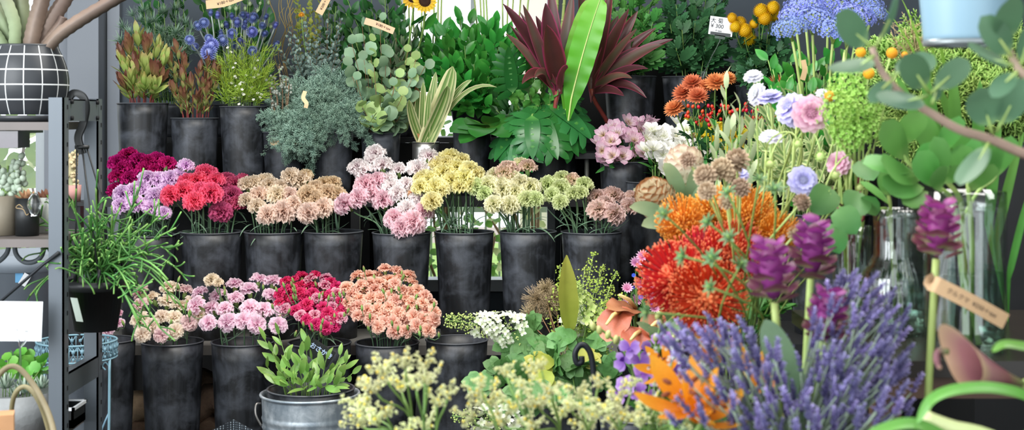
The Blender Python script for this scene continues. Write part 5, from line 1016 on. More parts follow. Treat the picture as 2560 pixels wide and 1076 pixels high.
it[0][0]['label'] = 'scaly cream protea with brown-tipped scales, the lower of the two'; it[1][0]['label'] = 'cream protea with a dark fuzzy tip below the white alstroemeria'
# ------------------------------------------------------------------ hydrangea, smoke bush, anthurium, astrantia
m_hyd = mat('hydrangea_floret', [(0, '#c9d69a'), (.4, '#e8ebd2'), (1, '#f3f3e6')], rough=.6, trans=.3, spec=.2, vary=.06); m_hydg = mat('hydrangea_bud', [(0, '#9dbb55'), (1, '#cdd98e')], rough=.6, vary=.1); m_hydy = mat('hydrangea_floret_green', [(0, '#b5cc6a'), (1, '#e3e8a4')], rough=.6, trans=.3, vary=.06)
hl = MB().add(leafp(1, .5, .5, .6, 10, 2, curl=-.35, fold=.12, wave=.06, wf=3)); 
for (t, a, L) in [(.22, 68, .46), (.5, 48, .42)]:
    for s in (-1, 1): hl.add(leafp(L, .32, .3, .5, 6, 1, fold=.1, curl=-.4, wave=.05), frames([0, t, -.03], [s*math.sin(math.radians(a)), math.cos(math.radians(a)), -.08], [0, 0, 1])[0])
p_oak = hl.piece(); m_oak = mat('oakleaf_leaf', [(0, '#5a8846'), (.5, '#5f8f50'), (1, '#6f9a5e')], rough=.5, trans=.25, vary=.2, nz=.2, bump=.3); m_oaky = mat('oakleaf_leaf_yellow', [(0, '#a8b44a'), (1, '#c4c25c')], rough=.5, trans=.35, vary=.08)
p_bud6 = ball(.5, 6, 4)
def panicle(p0, p1, w, n, mi, fs, label, grp, leaves=()):
    """cone of florets from base p0 to tip p1"""
    ax = p1-p0; L = np.linalg.norm(ax); P = bk_path(R7, p0, nrm(ax)*[.5, .5, .5]+[0, 0, .3], k1=.6); T = thing('hydrangea', P[0], label, 'hydrangea', grp); st = MB().add(tube(np.concatenate([P, [p0+ax*.5, p1]]), np.linspace(.004, .001, len(P)+2), 6)); f = MB(); b = MB()
    for k in range(n):
        t = (k+U(0, 1))/n; rad = w/2*(1-.75*t); a = k*2.4; u_ = nrm(np.cross(ax, [.1, .9, .2])); v_ = np.cross(nrm(ax), u_); d = u_*math.cos(a)+v_*math.sin(a); q = p0+ax*t+d*rad*U(.6, 1.05)
        if t > .62 or k % 4 == 3:
            for j in range(3): b.add(p_bud6, zframe(q+U(-.006, .006, 3), d, .0042)); 
        else: f.add(fl4p, zframe(q, d+[0, -.5, .3], fs*U(.85, 1.15)))
        if k % 2 == 0: st.add(tube([p0+ax*max(0, t-.06), q], .0006, 3))
    part(T, 'stem', st, m_gstem); part(T, 'florets', f, [m_hyd, m_hydy][mi]); part(T, 'flower_buds', b, m_hydg)
    for (bb, tt, Yl, yel) in leaves:
        b_, t_ = at(*bb, Yl), at(*tt, Yl-.06); part(T, 'leaf', MB().add(p_oak, frames(b_, t_-b_, (U(-.2, .2), -.8, .5), np.linalg.norm(t_-b_))[0]), m_oaky if yel else m_oak)
fl4p = flowerp([(4, .55, .38, .6, .5, 75, .25, 0, 0, 0)], 3).piece()
gH = 'oakleaf hydrangea stems'
panicle(at(1300,825,3.8), at(1112,800,3.72), .105, 150, 0, .024, 'white oakleaf hydrangea panicle reaching over the empty bucket', gH, [((1318,815),(1300,905),3.8,0),((1310,830),(1345,790),3.84,0),((1345,850),(1345,900),3.78,0),((1300,850),(1235,868),3.86,0)])
panicle(at(1462,800,3.86), at(1420,690,3.84), .11, 90, 1, .027, 'greenish white hydrangea panicle beside the yellow-green leaf', gH, [((1440,830),(1370,860),3.8,0),((1460,860),(1525,845),3.78,0)])
panicle(at(1290,1060,3.6), at(1130,1040,3.55), .10, 70, 0, .030, 'low white hydrangea panicle behind the statice', gH, [((1330,960),(1260,1000),3.6,0),((1320,960),(1385,1000),3.6,0),((1380,930),(1330,985),3.66,1)])
panicle(at(1445,800,3.9), at(1400,840,3.85), .09, 30, 0, .034, 'small cluster of white hydrangea florets below the greenish panicle', gH, [((1385,900),(1310,915),3.7,1),((1400,890),(1455,935),3.72,0),((1360,930),(1290,960),3.7,0),((1440,880),(1500,905),3.74,1)])
b_, t_ = at(1425,835,3.82), at(1416,638,3.76); P = bk_path(R7, b_); T = thing('folded_leaf', P[0], 'tall folded yellow-green leaf standing above the hydrangea', 'leaf'); part(T, 'stalk', MB().add(tube(P, .003, 6)), m_gstem); part(T, 'blade', MB().add(ribbon(quadc(b_, t_, (-.012, 0, 0), 12), .06, (.5, -1, .1), .6, .8, 3, .55, .03, 3)), m_oaky)
def leafhyd(P): return put_leaves(MB(), P, [p_oak], 6, (.11, .11, .09), (80, 45), start=.35, zdir=(0, -.8, .5))
branches(R7, [(1280,930),(1340,920),(1400,905),(1460,920),(1520,950),(1300,985),(1370,975),(1440,985),(1240,960),(1490,870),(1560,900)], 'hydrangea_branch', 'foliage stem', 'green hydrangea leaf stem', 'behind the statice', 'hydrangea leaf stems', leafhyd, m_gstem, [m_oak], span=.1, dY=-.12, r=.003)
m_lm = mat('ladys_mantle_floret', [(0, '#8fae3a'), (1, '#cfdc72')], rough=.6, trans=.25, vary=.1); p_dot = flowerp([(5, .5, .3, .5, .5, 60, .2, 0, 0, 0)], 2).piece()
def plume(P):
    f = MB()
    for k in range(150):
        t = U(.55, 1); p, tg = along(P, np.array([t])); w = .045*(1.05-t)/.45+.008; f.add(p_dot, zframe(p[0]+rng.normal(0, 1, 3)*[w*.5, w*.5, w*.35], U(-1, 1, 3)+[0, -.5, .6], .0085))
    return f
branches(R7, [(1484,632),(1462,668),(1508,660),(1400,662),(1540,678),(1450,700),(1495,695),(1525,720),(1555,735),(1475,735),(1410,690),(1535,760),(1505,750)], 'ladys_mantle', 'flower stem', 'frothy yellow-green flower plume', 'above the hydrangea', 'yellow-green flower plumes', plume, m_pstem, m_lm, span=.1, dY=.1, r=.0014, k1=.4, k2=.3)
m_smk = mat('smoke_bush_hair', [(0, '#9a885e'), (1, '#cbb692')], rough=.7, trans=.2, vary=.1); it = []
for (x, y, s) in [(1345,750,70), (1372,765,60), (1330,790,60), (1365,725,50), (1390,745,46)]:
    p = at(x, y, 4.0); T, P = nice(R7, p, [0, 0, 1.], 'smoke_bush', '', 'flower stem', 'smoke bush plumes', .0015, m_bstem); f = MB(); R_ = s*4/F/2; v = fib(280)
    for w in v: d = nrm(w+U(-.5, .5, 3)); e = d*R_*U(.8, 1.3); f.add(tube(smooth_path([p+d*.004, p+e*.5+U(-.004, .004, 3), p+e], 3), .00045, 3))
    part(T, 'plume', f, m_smk); it.append((T, p))
rank(it, 'fuzzy olive-brown smoke bush plume', 'behind the hydrangea')
m_ant = mat('anthurium_spathe', [(0, '#96382a'), (.5, '#b25444'), (1, '#c26e58')], rough=.25, trans=.1, spec=.6, vary=.1, bump=.25, bscale=40); m_antb = mat('anthurium_spathe_brown', [(0, '#7d4a30'), (.5, '#a86a4c'), (1, '#b9825a')], rough=.25, trans=.1, spec=.6, vary=.1, bump=.25, bscale=40); m_spx = mat('anthurium_spadix', [(0, '#d9a06a'), (1, '#e8c98a')], rough=.5)
sp = MB().add(leafp(1, .98, .28, .55, 12, 4, curl=-.5, fold=.10, wave=.04, wf=2)); 
for a in (-1, 1): sp.add(leafp(.36, .5, .4, .4, 6, 2, curl=-.5, fold=.1), frames([a*.12, .08, -.01], [a*.45, -.9, 0], [0, 0, 1])[0])
ME_AN = [sp.mesh('spathe', m_ant), sp.mesh('spathe', m_antb)]; it = []
for (b, t, z, Y, k) in [((1550,780),(1500,860),(-.4,-.8,.4),3.3,0),((1590,775),(1510,745),(-.1,-.4,.9),3.34,1),((1655,800),(1600,850),(-.3,-.9,.2),3.3,1),((1640,815),(1680,870),(.3,-.9,.2),3.28,1),((1600,830),(1560,880),(-.2,-.9,.3),3.26,0)]:
    b_, t_ = at(*b, Y), at(*t, Y-.07); T, P = nice(R5, b_, nrm(np.array(z)*-.3+[0, 0, 1]), 'anthurium', '', 'anthurium', 'coral anthuriums', .004); L = np.linalg.norm(t_-b_)*.78; inst(T, 'spathe', ME_AN[k], frames(b_, t_-b_, z, L)[0]); n_ = nrm(z); part(T, 'spadix', MB().add(tube([b_+n_*.004, b_+n_*.02+(t_-b_)*.2, b_+n_*.024+(t_-b_)*.5], [.005, .005, .003], 8)), m_spx); it.append((T, (b_+t_)/2))
rank(it, 'glossy veined coral-brown anthurium', 'below the yellow-green plumes')
m_ast = mat('astrantia_bract', [(0, '#b0457c'), (.5, '#d48ab8'), (1, '#efd0e2')], rough=.6, trans=.3, vary=.15); m_cor_ = mat('cornflower_petal', [(0, '#1f2f9a'), (1, '#3f58d0')], rough=.6, vary=.1); ME_AST = flowerp([(13, .5, .15, .6, .6, 70, .2, .02, 0, 0), (9, .2, .08, .5, .5, 35, 0, 0, .02, 0)], 3).mesh('flower_head', m_ast); ME_COR = flowerp([(8, .5, .3, .9, .3, 60, .2, 0, 0, 0)], 3).mesh('flower_head', m_cor_); it = []; ic = []
for (x, y, s, k) in [(1590,658,36,0),(1612,690,34,0),(1598,712,32,0),(1568,722,34,0),(1592,752,36,0),(1622,742,32,0),(1636,772,34,0),(1606,642,36,0),(1560,760,26,0),(1640,715,30,0),(1600,668,16,1),(1580,722,16,1),(1604,745,16,1),(1585,690,14,1),(1625,760,16,1)]:
    p = at(x, y, 3.9+U(-.04, .04)); f = nrm([U(-.4, .3), -.8, .5]); T, P = nice(R13, p, nrm(f+[0, .4, .6]), 'cornflower' if k else 'astrantia', '', 'flower', 'blue cornflowers' if k else 'pink astrantias', .0012); inst(T, 'flower_head', ME_COR if k else ME_AST, zframe(p, f, s*3.9/F)); part(T, 'foliage', put_leaves(MB(), P, al, 5, (.05, .05, .03), (50, 30), start=.4, end=.95), m_aleaf); (ic if k else it).append((T, p))
rank(it, 'pink astrantia star flower', 'left of the red pincushions', 6); rank(ic, 'tiny blue cornflower', 'among the pink astrantias')
# iron hook
m_iron = mat('black_iron', '#24272c', rough=.45, metal=.4, nz=.2); hp = [at(1492,1075,3.0)*[1, 1, 0], at(1492,1075,3.0), at(1488,990,3.0), at(1480,900,3.0), at(1466,868,3.0), at(1450,864,3.0), at(1438,884,3.0), at(1442,908,3.0), at(1454,906,3.0), at(1454,892,3.0)]
solo('iron_hook', MB().add(tube(smooth_path(hp, 6), .0062, 10)), m_iron, 'black wrought iron scroll hook standing among the hydrangea leaves', 'hook', origin=hp[0])
# purple orchids
m_orc = mat('orchid_petal', [(0, '#8a4fb8'), (.5, '#a873d0'), (1, '#c9a4e2')], rough=.5, trans=.3, vary=.12); m_orcl = mat('orchid_lip', [(0, '#5a2490'), (1, '#7a38ac')], rough=.5, trans=.2); ob = flowerp([(3, .5, .34, .7, .45, 78, -.1, 0, 0, .5), (2, .5, .44, .7, .4, 80, -.1, 0, .01, -.2)], 4, 2); ob.add(leafp(.3, .26, .8, .3, 4, 1, curl=.9), frames([0, 0, .02], [0, -.8, .5], [0, .5, .8])[0], 1); ME_ORC = ob.mesh('flower', [m_orc, m_orcl]); m_obud = mat('orchid_bud', [(0, '#8fa04a'), (1, '#c9c98a')], rough=.5); p_ob = ball(.5, 8, 6, 1.5); it = []
for (Y, path, fl, bd) in [(2.55, [(1640,1030),(1625,930),(1650,820),(1655,770),(1668,730)], [(1620,880),(1610,930),(1650,960),(1590,960),(1625,1000)], [(1650,810),(1662,775),(1640,845),(1668,745),(1645,790)]), (2.5, [(1600,1040),(1590,960),(1560,880),(1510,830),(1480,815)], [(1575,870),(1560,905),(1600,905),(1565,965),(1600,985),(1545,985)], [(1520,838),(1498,826),(1540,850),(1482,816)]), (2.62, [(1660,1040),(1665,960),(1680,880),(1690,830)], [(1680,870),(1660,905),(1690,930),(1655,850)], [(1690,835),(1682,850)])]:
    pts = [at(x, y, Y) for x, y in path]; P = np.concatenate([[R4.c-[0, 0, .2], R4.c], smooth_path(pts, 4)]); T = thing('orchid_spray', P[0], '', 'orchid', 'purple orchid sprays'); part(T, 'stem', MB().add(tube(P, .0022, 6)), m_gstem)
    for (x, y) in fl: inst(T, 'flower', ME_ORC, zframe(at(x, y, Y-.03+U(-.02, .02)), [U(-.5, .3), -.8, U(0, .4)], 58*Y/F))
    for (x, y) in bd: part(T, 'bud', MB().add(p_ob, zframe(at(x, y, Y-.01), [U(-.5, .5), 0, .8], 16*Y/F)), m_obud)
    it.append((T, pts[2]))
rank(it, 'purple orchid spray with pale buds', 'left of the orange lilies')
# orange lilies
m_lil = mat('lily_petal', [(0, '#e07a10'), (.4, '#f5a01c'), (1, '#f8b83a')], rough=.45, trans=.35, vary=.05, nz=.12, nscale=40); m_anth = mat('lily_anther', '#7a3f1c', rough=.8); lb = flowerp([(3, .66, .19, .8, .8, 66, .6, .02, 0, 0), (3, .66, .23, .8, .8, 58, .65, .02, .01, PI/3)], 8, 2)
for k in range(6): a = k*PI/3+.3; e = np.array([.16*math.cos(a), .16*math.sin(a), .36]); lb.add(tube(bez(np.zeros(3), np.array([0, 0, .15]), e*.8, e, 5), .008, 4)); lb.add(ball(.03, 6, 4, 2), zframe(e, [math.cos(a), math.sin(a), .2], 1), 1)
ME_LIL = lb.mesh('flower', [m_lil, m_anth]); it = []
for (x, y, s, f, Y) in [(1712,1000,235,(-.3,-.6,.7),1.92),(1765,1030,200,(.2,-.5,.8),1.9),(1905,945,185,(.2,-.55,.8),2.22),(1790,880,150,(0,-.3,.9),2.4),(1650,915,120,(-.5,-.5,.5),2.38)]:
    p = at(x, y, Y); f = nrm(f); T, P = nice(R4, p-f*.02, f, 'lily', '', 'lily', 'orange lilies', .004, k2=.3); inst(T, 'flower', ME_LIL, zframe(p-f*.02, f, s*1.05*Y/F)); part(T, 'foliage', put_leaves(MB(), P, al, 8, (.08, .08, .06), (60, 35), start=.4, end=.9), m_aleaf); it.append((T, p))
rank(it, 'orange lily flower', 'behind the lavender')
# curcuma
m_cuu = mat('curcuma_bract', [(0, '#7d2f78'), (.55, '#a0448f'), (.82, '#84406a'), (1, '#6b4a4a')], rough=.45, trans=.25, vary=.1); m_cul = mat('curcuma_lower_bract', [(0, '#8a9a5a'), (.4, '#8a4a66'), (.8, '#7d4a52'), (1, '#6d6a44')], rough=.5, trans=.2, vary=.1); cu_ = MB()
for k in range(26):
    t = k/25; a = k*2.4; z = -.62+1.2*t; r = .20*math.sqrt(max(.05, 1-((t-.38)/.72)**2)); d = np.array([math.cos(a), math.sin(a), 0]); cu_.add(leafp(.42-.14*t, .48-.16*t, .55, .40, 6, 2, curl=-.8, fold=-.3), frames(d*r*.8+[0, 0, z], d*.5+[0, 0, .85+.6*t], d*-.7+[0, 0, .6], 1.)[0], 1 if t < .42 else 0)
cu_.add(ball(.2, 10, 8, 3.0), None, 0); me_cu = cu_.piece(); ME_CU = cu_.mesh('flower_head', [m_cuu, m_cul]); it = []; m_big = mat('long_grey_green_leaf', [(0, '#7fa37e'), (1, '#8fae8a')], rough=.5, trans=.2, vary=.06)
for (x, y, h, Y, lean, bk, lbl) in [(1928,680,160,1.98,-.12,R1,'purple curcuma head left of the lavender, lower left of the pair above the long leaf'),(2032,625,150,2.12,.05,R1,'purple curcuma head behind and right of the pair, above the lavender'),(2068,790,140,1.95,.1,R1,'purple curcuma head half sunk in the lavender'),(2345,575,150,1.95,.03,R14,'single purple curcuma with a kraft price tag before the glass vases')]:
    p = at(x, y, Y); f = nrm([lean, -.1, 1]); P = bk_path(bk, p-f*h*.5*Y/F, f, k1=.4, k2=.3); T = thing('curcuma', P[0], lbl, 'curcuma', 'purple curcumas'); part(T, 'stem', MB().add(tube(P, .0052, 8)), m_pstem); inst(T, 'flower_head', ME_CU, zframe(p, f, h*.76*Y/F)@np.diag([1.22, 1.22, 1, 1])); it.append(P)
b_ = at(2010, 1010, 1.98); P = np.concatenate([[R1.c-[0, 0, .2]], quadc(b_, at(1912, 800, 1.94), (-.01, 0, .01), 14)]); solo('long_leaf', MB().add(ribbon(P, .045, (.2, -1, .1), .6, .6, 3, .2)), m_big, 'long grey-green leaf below the curcuma left of the lavender', 'leaf', origin=P[0])
# tag on the single curcuma
Y = 1.93; q = np.array([at(x, y, Y+dy) for x, y, dy in [(2340,700,.012),(2328,708,0),(2340,712,-.012),(2356,720,-.014),(2420,752,-.014),(2515,805,-.01)]]); P = smooth_path(q, 6); T = thing('price_tag', q[2], 'kraft paper price tag reading 250 yen wrapped on the curcuma stem before the vase', 'price tag')
part(T, 'strip', MB().add(ribbon(P, 40*Y/F, (-.05, -1, .12), nw=1, fold=0, flat=True)), mat('kraft_paper_shop', '#c79f7d', rough=.8, vary=.03, nz=.1, nscale=80)); x = nrm(q[5]-q[3]); n = np.array([-.05, -1, .12]); up_ = nrm(np.cross(n, x)); up_ = up_*np.sign(up_[2])
writing(T, 'クルクマ  ¥250＋tax', tM((q[3]*.55+q[5]*.45), x, up_, .002), 16*Y/F, m_ink)
# lavender
m_lav = mat('lavender_floret', [(0, '#504c78'), (.5, '#7a72aa'), (1, '#b0a8d2')], rough=.65, trans=.15, vary=.28, nz=.3, nscale=120); m_lavs = mat('lavender_stem', [(0, '#6f8a66'), (1, '#8f9f8c')], rough=.6); bp = leafp(1, .55, .5, .5, 3, 1, curl=.3, fold=.3); ME_LAV = []
for s in range(6):
    mb = MB(); r_ = np.random.default_rng(s); bend = r_.uniform(-.12, .12)
    for k in range(8):
        z = k/8*.9; n = 7 if k < 6 else 5; ph = r_.uniform(0, 6)
        if k == 1 and s % 2: continue
        for j in range(n):
            a = ph+j*2*PI/n; el = r_.uniform(.2, 1.1); d = np.array([math.cos(a)*.8, math.sin(a)*.8, el]); mb.add(bp, frames(np.array([math.cos(a)*.03+bend*z*z, math.sin(a)*.03, z]), d+r_.uniform(-.25, .25, 3), [-math.cos(a), -math.sin(a), .6], .20*r_.uniform(.7, 1.3)*(1-.35*z))[0])
    mb.add(tube([[0, 0, -.02], [bend*.25, 0, .5], [bend*.9, 0, .95]], [.04, .035, .02], 5)); ME_LAV.append(mb.mesh('flower_spike', m_lav))
tips = scatter(2150, 850, 125, 165, 84)+scatter(2080, 950, 215, 115, 58)+scatter(1830, 900, 135, 85, 40)+scatter(1690, 845, 45, 40, 9)+scatter(1790, 850, 60, 60, 10)+scatter(2110, 730, 45, 50, 10)+scatter(1960, 1015, 330, 65, 64); it = []
for (x, y) in tips:
    Y = 1.95-.10*(y-850)/200+U(-.10, .10); p = at(x, y, Y); f = nrm([(x-2000)*.0026+U(-.4, .4), -.25+U(-.4, .3), 1]); L = U(48, 80)*Y/F; P = bk_path(R1, p-f*L*.5, f, k1=.45, k2=.3, n=7); T = thing('lavender', P[0], '', 'lavender', 'lavender stems'); part(T, 'stem', MB().add(tube(P, .0011, 4)), m_lavs); inst(T, 'flower_spike', ME_LAV[rng.integers(6)], zframe(p-f*L*.5, f, L)); it.append((T, p))
rank([q for q in it if pix(q[1])[0] < 1960], 'lavender flower spike', 'of the left half', 14); rank([q for q in it if pix(q[1])[0] >= 1960], 'lavender flower spike', 'of the right half', 14)
m_lleaf = mat('lavender_leaf', [(0, '#5f7f5a'), (1, '#86a07c')], rough=.6, trans=.15)
# statice
m_sta = mat('statice_bract', [(0, '#9fb06a'), (.4, '#dfe3ae'), (1, '#f0efc8')], rough=.65, trans=.25, vary=.12); m_stay = mat('statice_floret', '#ecd85e', rough=.6, vary=.1); ME_STA = []; cupp = flowerp([(5, .5, .36, .6, .5, 45, .3, 0, 0, 0)], 2).piece()
for s in range(4):
    r_ = np.random.default_rng(20+s); mb = MB()
    for a in range(4):
        az = a*1.7+r_.uniform(0, .6); d = np.array([math.cos(az)*.7, math.sin(az)*.7, r_.uniform(.1, .8)]); q = bez(np.array([0, 0, -.3]), np.array([0, 0, -.1]), d*.4+[0, 0, .1], d*.55+[0, 0, .15*r_.uniform(-1, 1)], 8); mb.add(tube(q, .02, 4), None, 0)
        for k in range(16):
            p = q[int(2+k/16*6)]; e = r_.normal(0, 1, 3); mb.add(cupp, zframe(p+e*.035, nrm(e+[0, 0, .8]), r_.uniform(.15, .21)), 0)
            if r_.uniform() < .12: mb.add(ball(.045, 5, 4), zframe(p+nrm(e)*.075+[0, 0, .03], [0, 0, 1]), 1)
    ME_STA.append(mb.mesh('flower_cluster', [m_sta, m_stay]))
def statice(bk, cl, where):
    it = []
    for (jx, jy), cs in cl:
        Y0 = bk.c[1]+U(-.05, .05); j = at(jx, jy, Y0); P = bk_path(bk, j, [0, 0, 1.]); T = thing('statice', P[0], '', 'statice', 'pale yellow statice stems'); st = MB().add(tube(P, .0024, 6))
        for (x, y, s) in cs:
            Y = Y0+U(-.07, .07); p = at(x, y, Y); f = nrm(nrm(p-j)+[0, -.1, .5]); L = np.linalg.norm(p-j); st.add(tube(bez(j, j+[0, 0, L*.4], p-f*L*.4, p-f*.3*s*Y/F, 7), .0016, 5)); inst(T, 'flower_cluster', ME_STA[rng.integers(4)], zframe(p, f, s*1.32*Y/F))
        part(T, 'stem', st, m_gstem); it.append((T, j))
    rank(it, 'pale yellow statice stem', where, 6)
statice(R2, [((1030,1075),[(960,925,80),(1012,905,60),(935,970,70),(1000,955,80)]),((1060,1090),[(1062,910,56),(1070,945,70),(1040,965,50)]),((985,1100),[(905,1010,84),(935,1045,90),(895,1055,70),(965,1030,50)]),((1090,1100),[(1120,985,56),(1092,1000,60),(1066,1060,70),(1020,1075,50)])], 'of the left statice group')
statice(R3, [((1250,1110),[(1190,980,60),(1225,1000,70),(1175,1040,70),(1200,960,40)]),((1320,1100),[(1265,930,50),(1300,960,56),(1330,935,56),(1280,1010,80),(1250,1050,70)]),((1400,1100),[(1352,915,40),(1380,975,60),(1345,1005,80),(1400,1030,80),(1330,1060,70)]),((1470,1100),[(1450,985,60),(1425,1010,70),(1490,1030,80),(1495,960,50),(1460,1060,80)]),((1550,1100),[(1545,990,60),(1520,1020,70),(1580,960,44),(1570,1040,80),(1540,1060,70)]),((1640,1110),[(1620,1010,56),(1600,1050,70),(1655,1050,60),(1690,1040,50),(1720,1060,60)]),((1790,1120),[(1850,1055,46),(1900,1060,50),(1790,1065,50),(1960,1060,40)])], 'of the right statice group')
m_gyp = mat('tiny_white_floret', [(0, '#b9c4b4'), (1, '#eef0f0')], rough=.6, trans=.2); it = []
for (x, y) in [(1640,930),(1665,945),(1700,920),(1735,930),(1760,960),(1790,985),(1640,990),(1770,1010),(1680,900),(1720,1000),(1810,960)]:
    p = at(x, y, 2.0); P = bk_path(R3, p, n=8); T = thing('white_filler_flower', P[0], '', 'flower', 'tiny white filler flowers'); st = MB().add(tube(P, .001, 4)); part(T, 'stem', st, m_gstem); f = MB(); f.stamp(cupp, np.array([zframe(p+rng.normal(0, 1, 3)*.006+[0, 0, .004*k], [U(-1, 1), -.5, 1], .008) for k in range(9)])); part(T, 'florets', f, m_gyp); it.append((T, p))
rank(it, 'tiny white filler flower sprig', 'before the orange lily', 6)
# ------------------------------------------------------------------ glass vases and right edge
m_glass = thin_glass('clear_glass', '#f3f8f6'); m_water = thin_glass('water', '#e6f0ec', 1.33)
def vase(name, px, Y, prof, label, water, flutes=0):
    c = at(px, 500, Y); T = thing(name, (c[0], Y, .705), label, 'vase', 'clear glass vases'); o = np.asarray(prof, float); w = .003
    r_in = np.maximum(o[:, 0]-w, .002); P = np.concatenate([[[.002, .0005]], [[o[0, 0]-.002, .0005]], o, np.stack([r_in, o[:, 1]], -1)[::-1][:-1], [[r_in[0], .008], [.002, .008]]])
    n = 96 if flutes else 48; g = lathe(P, n, (c[0], Y, .705))
    if flutes:
        V = g[0]; th = np.arctan2(V[:, 1]-Y, V[:, 0]-c[0]); k = 1+.018*np.cos(th*flutes); V[:, 0] = c[0]+(V[:, 0]-c[0])*k; V[:, 1] = Y+(V[:, 1]-Y)*k
    part(T, 'glass', MB().add(g), m_glass)
    zz = np.linspace(.0085, water, 10); rr = np.interp(zz, o[:, 1], o[:, 0])-w-.0006; Wp = [(.002, .0085)]+list(zip(rr, zz))+[(.002, water)]
    part(T, 'water', MB().add(lathe(Wp, 48, (c[0], Y, .705))), m_water); b = Bk(); b.c = np.array([c[0], Y, .705+o[-1, 1]]); b.R = o[-1, 0]-.006; b.z = b.c[2]; b.zb = .705; return b
Yv = 2.32; k_ = Yv/F
G1 = vase('cylinder_vase', 2412, 2.30, [(100*2.3/F, z) for z in np.linspace(0, .255, 8)], 'tall clear glass cylinder vase holding thick sedum stems', .125)
G2 = vase('ribbed_vase', 2246, 2.48, [(.045, 0), (.058, .01), (.066, .035), (.068, .07), (.062, .10), (.048, .122), (.042, .135), (.041, .17), (.042, .20), (.0425, .215)], 'ribbed clear glass vase with a narrow neck', .10, 40)
G3 = vase('glass_jar', 2130, 2.62, [(.035, z) for z in np.linspace(0, .175, 6)], 'small clear glass jar behind the curcumas', .06)
# sedum with broad leaves in the cylinder
m_sed = mat('sedum_leaf', [(0, '#8fb56a'), (.3, '#5f9a4a'), (1, '#6ea65a')], rough=.4, trans=.2, vary=.18, nz=.1); ob_ = [leafp(1, .52, .8, .5, 9, 2, curl=c_, fold=.12) for c_ in (.3, -.25, .6)]
def thick(bk, path, Ys, name, label, cat, grp, leaves, mleaf, r=.005, pieces=None, W=None):
    P = np.concatenate([[bk.c*[1, 1, 0]+[U(-.4, .4)*bk.R, U(-.4, .4)*bk.R, bk.zb+.012]], smooth_path([at(x, y, Y) for (x, y), Y in zip(path, Ys)], 4)]); T = thing(name, P[0], label, cat, grp); part(T, 'stem', MB().add(tube(P, np.linspace(r, r*.6, len(P)), 8)), m_pstem)
    for i, (b, t, Y, z) in enumerate(leaves):
        b_, t_ = at(*b, Y), at(*t, Y-.03); L = np.linalg.norm(t_-b_); part(T, 'leaf', MB().add((pieces or ob_)[i % len(pieces or ob_)], frames(b_, t_-b_, z, L)[0]), mleaf)
    return T
gS = 'thick green sedum stems in the cylinder vase'
thick(G1, [(2395,600),(2380,500),(2330,460),(2265,400),(2240,340)], [2.3,2.28,2.26,2.24,2.24], 'sedum', 'sedum stem with broad leaves, leaning furthest left out of the cylinder vase', 'foliage stem', gS, [((2270,400),(2192,300),2.24,(-.1,-.9,.3)),((2285,430),(2165,395),2.23,(0,-.6,.8)),((2300,450),(2170,425),2.22,(0,-.8,.6)),((2310,470),(2192,475),2.22,(-.1,-.8,.5)),((2290,440),(2330,360),2.22,(.1,-1,.2)),((2250,370),(2300,260),2.25,(0,-1,0)),((2320,480),(2250,520),2.22,(0,-.8,.5))], m_sed)
thick(G1, [(2410,600),(2400,500),(2360,440),(2350,370)], [2.3,2.27,2.25,2.26], 'sedum', 'sedum stem with broad leaves in the middle of the cylinder vase', 'foliage stem', gS, [((2345,470),(2285,370),2.2,(-.2,-1,.2)),((2360,450),(2345,345),2.2,(.2,-1,.2)),((2350,480),(2330,400),2.2,(0,-1,.3)),((2350,390),(2390,280),2.26,(.3,-1,0)),((2345,380),(2290,290),2.26,(-.3,-1,0)),((2360,460),(2420,400),2.24,(.2,-1,.2))], m_sed)
thick(G1, [(2430,620),(2425,520),(2420,450),(2425,380)], [2.3,2.3,2.3,2.32], 'sedum', 'sedum stem with broad leaves at the right of the cylinder vase', 'foliage stem', gS, [((2415,460),(2400,350),2.28,(-.3,-1,.1)),((2425,450),(2440,350),2.28,(.3,-1,.1)),((2425,480),(2480,390),2.3,(.2,-1,.2)),((2420,400),(2390,320),2.32,(-.2,-1,0))], m_sed)
thick(G1, [(2400,640),(2405,560),(2445,480),(2490,440),(2510,350)], [2.3,2.31,2.33,2.34,2.36], 'sedum', 'thin sedum stem crossing to the right rim of the cylinder vase', 'foliage stem', gS, [((2480,450),(2520,330),2.34,(.2,-1,.1)),((2490,440),(2460,340),2.34,(-.2,-1,.1))], m_sed, .004)
# light green frothy sedum heads, craspedia, dark red stems
m_frs = mat('green_frothy_head', [(0, '#7fb03c'), (1, '#b9dc78')], rough=.6, trans=.25, vary=.08); d_ = fib(120, 1, -.4); fm_ = MB(); fm_.stamp(p_dot, np.array([zframe(v*U(.3, .52), v, U(.14, .2)) for v in d_])); ME_FR = fm_.mesh('flower_head', m_frs); it = []
for (x, y, s, Y) in [(2125,225,110,2.62),(2100,285,110,2.58),(2150,270,110,2.6),(2125,345,100,2.58),(2165,325,90,2.6),(2110,330,80,2.6),(2090,245,70,2.64)]:
    p = at(x, y, Y); f = nrm([(x-2130)*.008, -.4, .8]); T, P = nice(G3, p, f, 'frothy_green_flower', '', 'flower', 'frothy light green flower heads', .003, m_pstem); inst(T, 'flower_head', ME_FR, zframe(p, f, s*Y/F)); it.append((T, p))
rank(it, 'frothy light green flower head', 'left of the ficus twig')
d_ = fib(110); cm = MB().add(ball(.44, 12, 8)); cm.stamp(ball(.05, 5, 4), np.array([zframe(v*.45, v) for v in d_])); ME_CR = cm.mesh('flower_head', mat('craspedia_ball', [(0, '#d9920e'), (1, '#f2b32a')], rough=.7, vary=.05)); it = []
for (x, y, s) in [(2230,133,29),(2172,184,30),(2074,241,28),(2152,131,27),(2262,138,18)]:
    p = at(x, y, 2.6); T, P = nice(G3, p, [(x-2130)*.003, -.1, 1], 'craspedia', '', 'flower', 'yellow craspedia balls', .0016, m_pstem); inst(T, 'flower_head', ME_CR, zframe(p, [0, -.3, 1], s*2.6/F)); it.append((T, p))
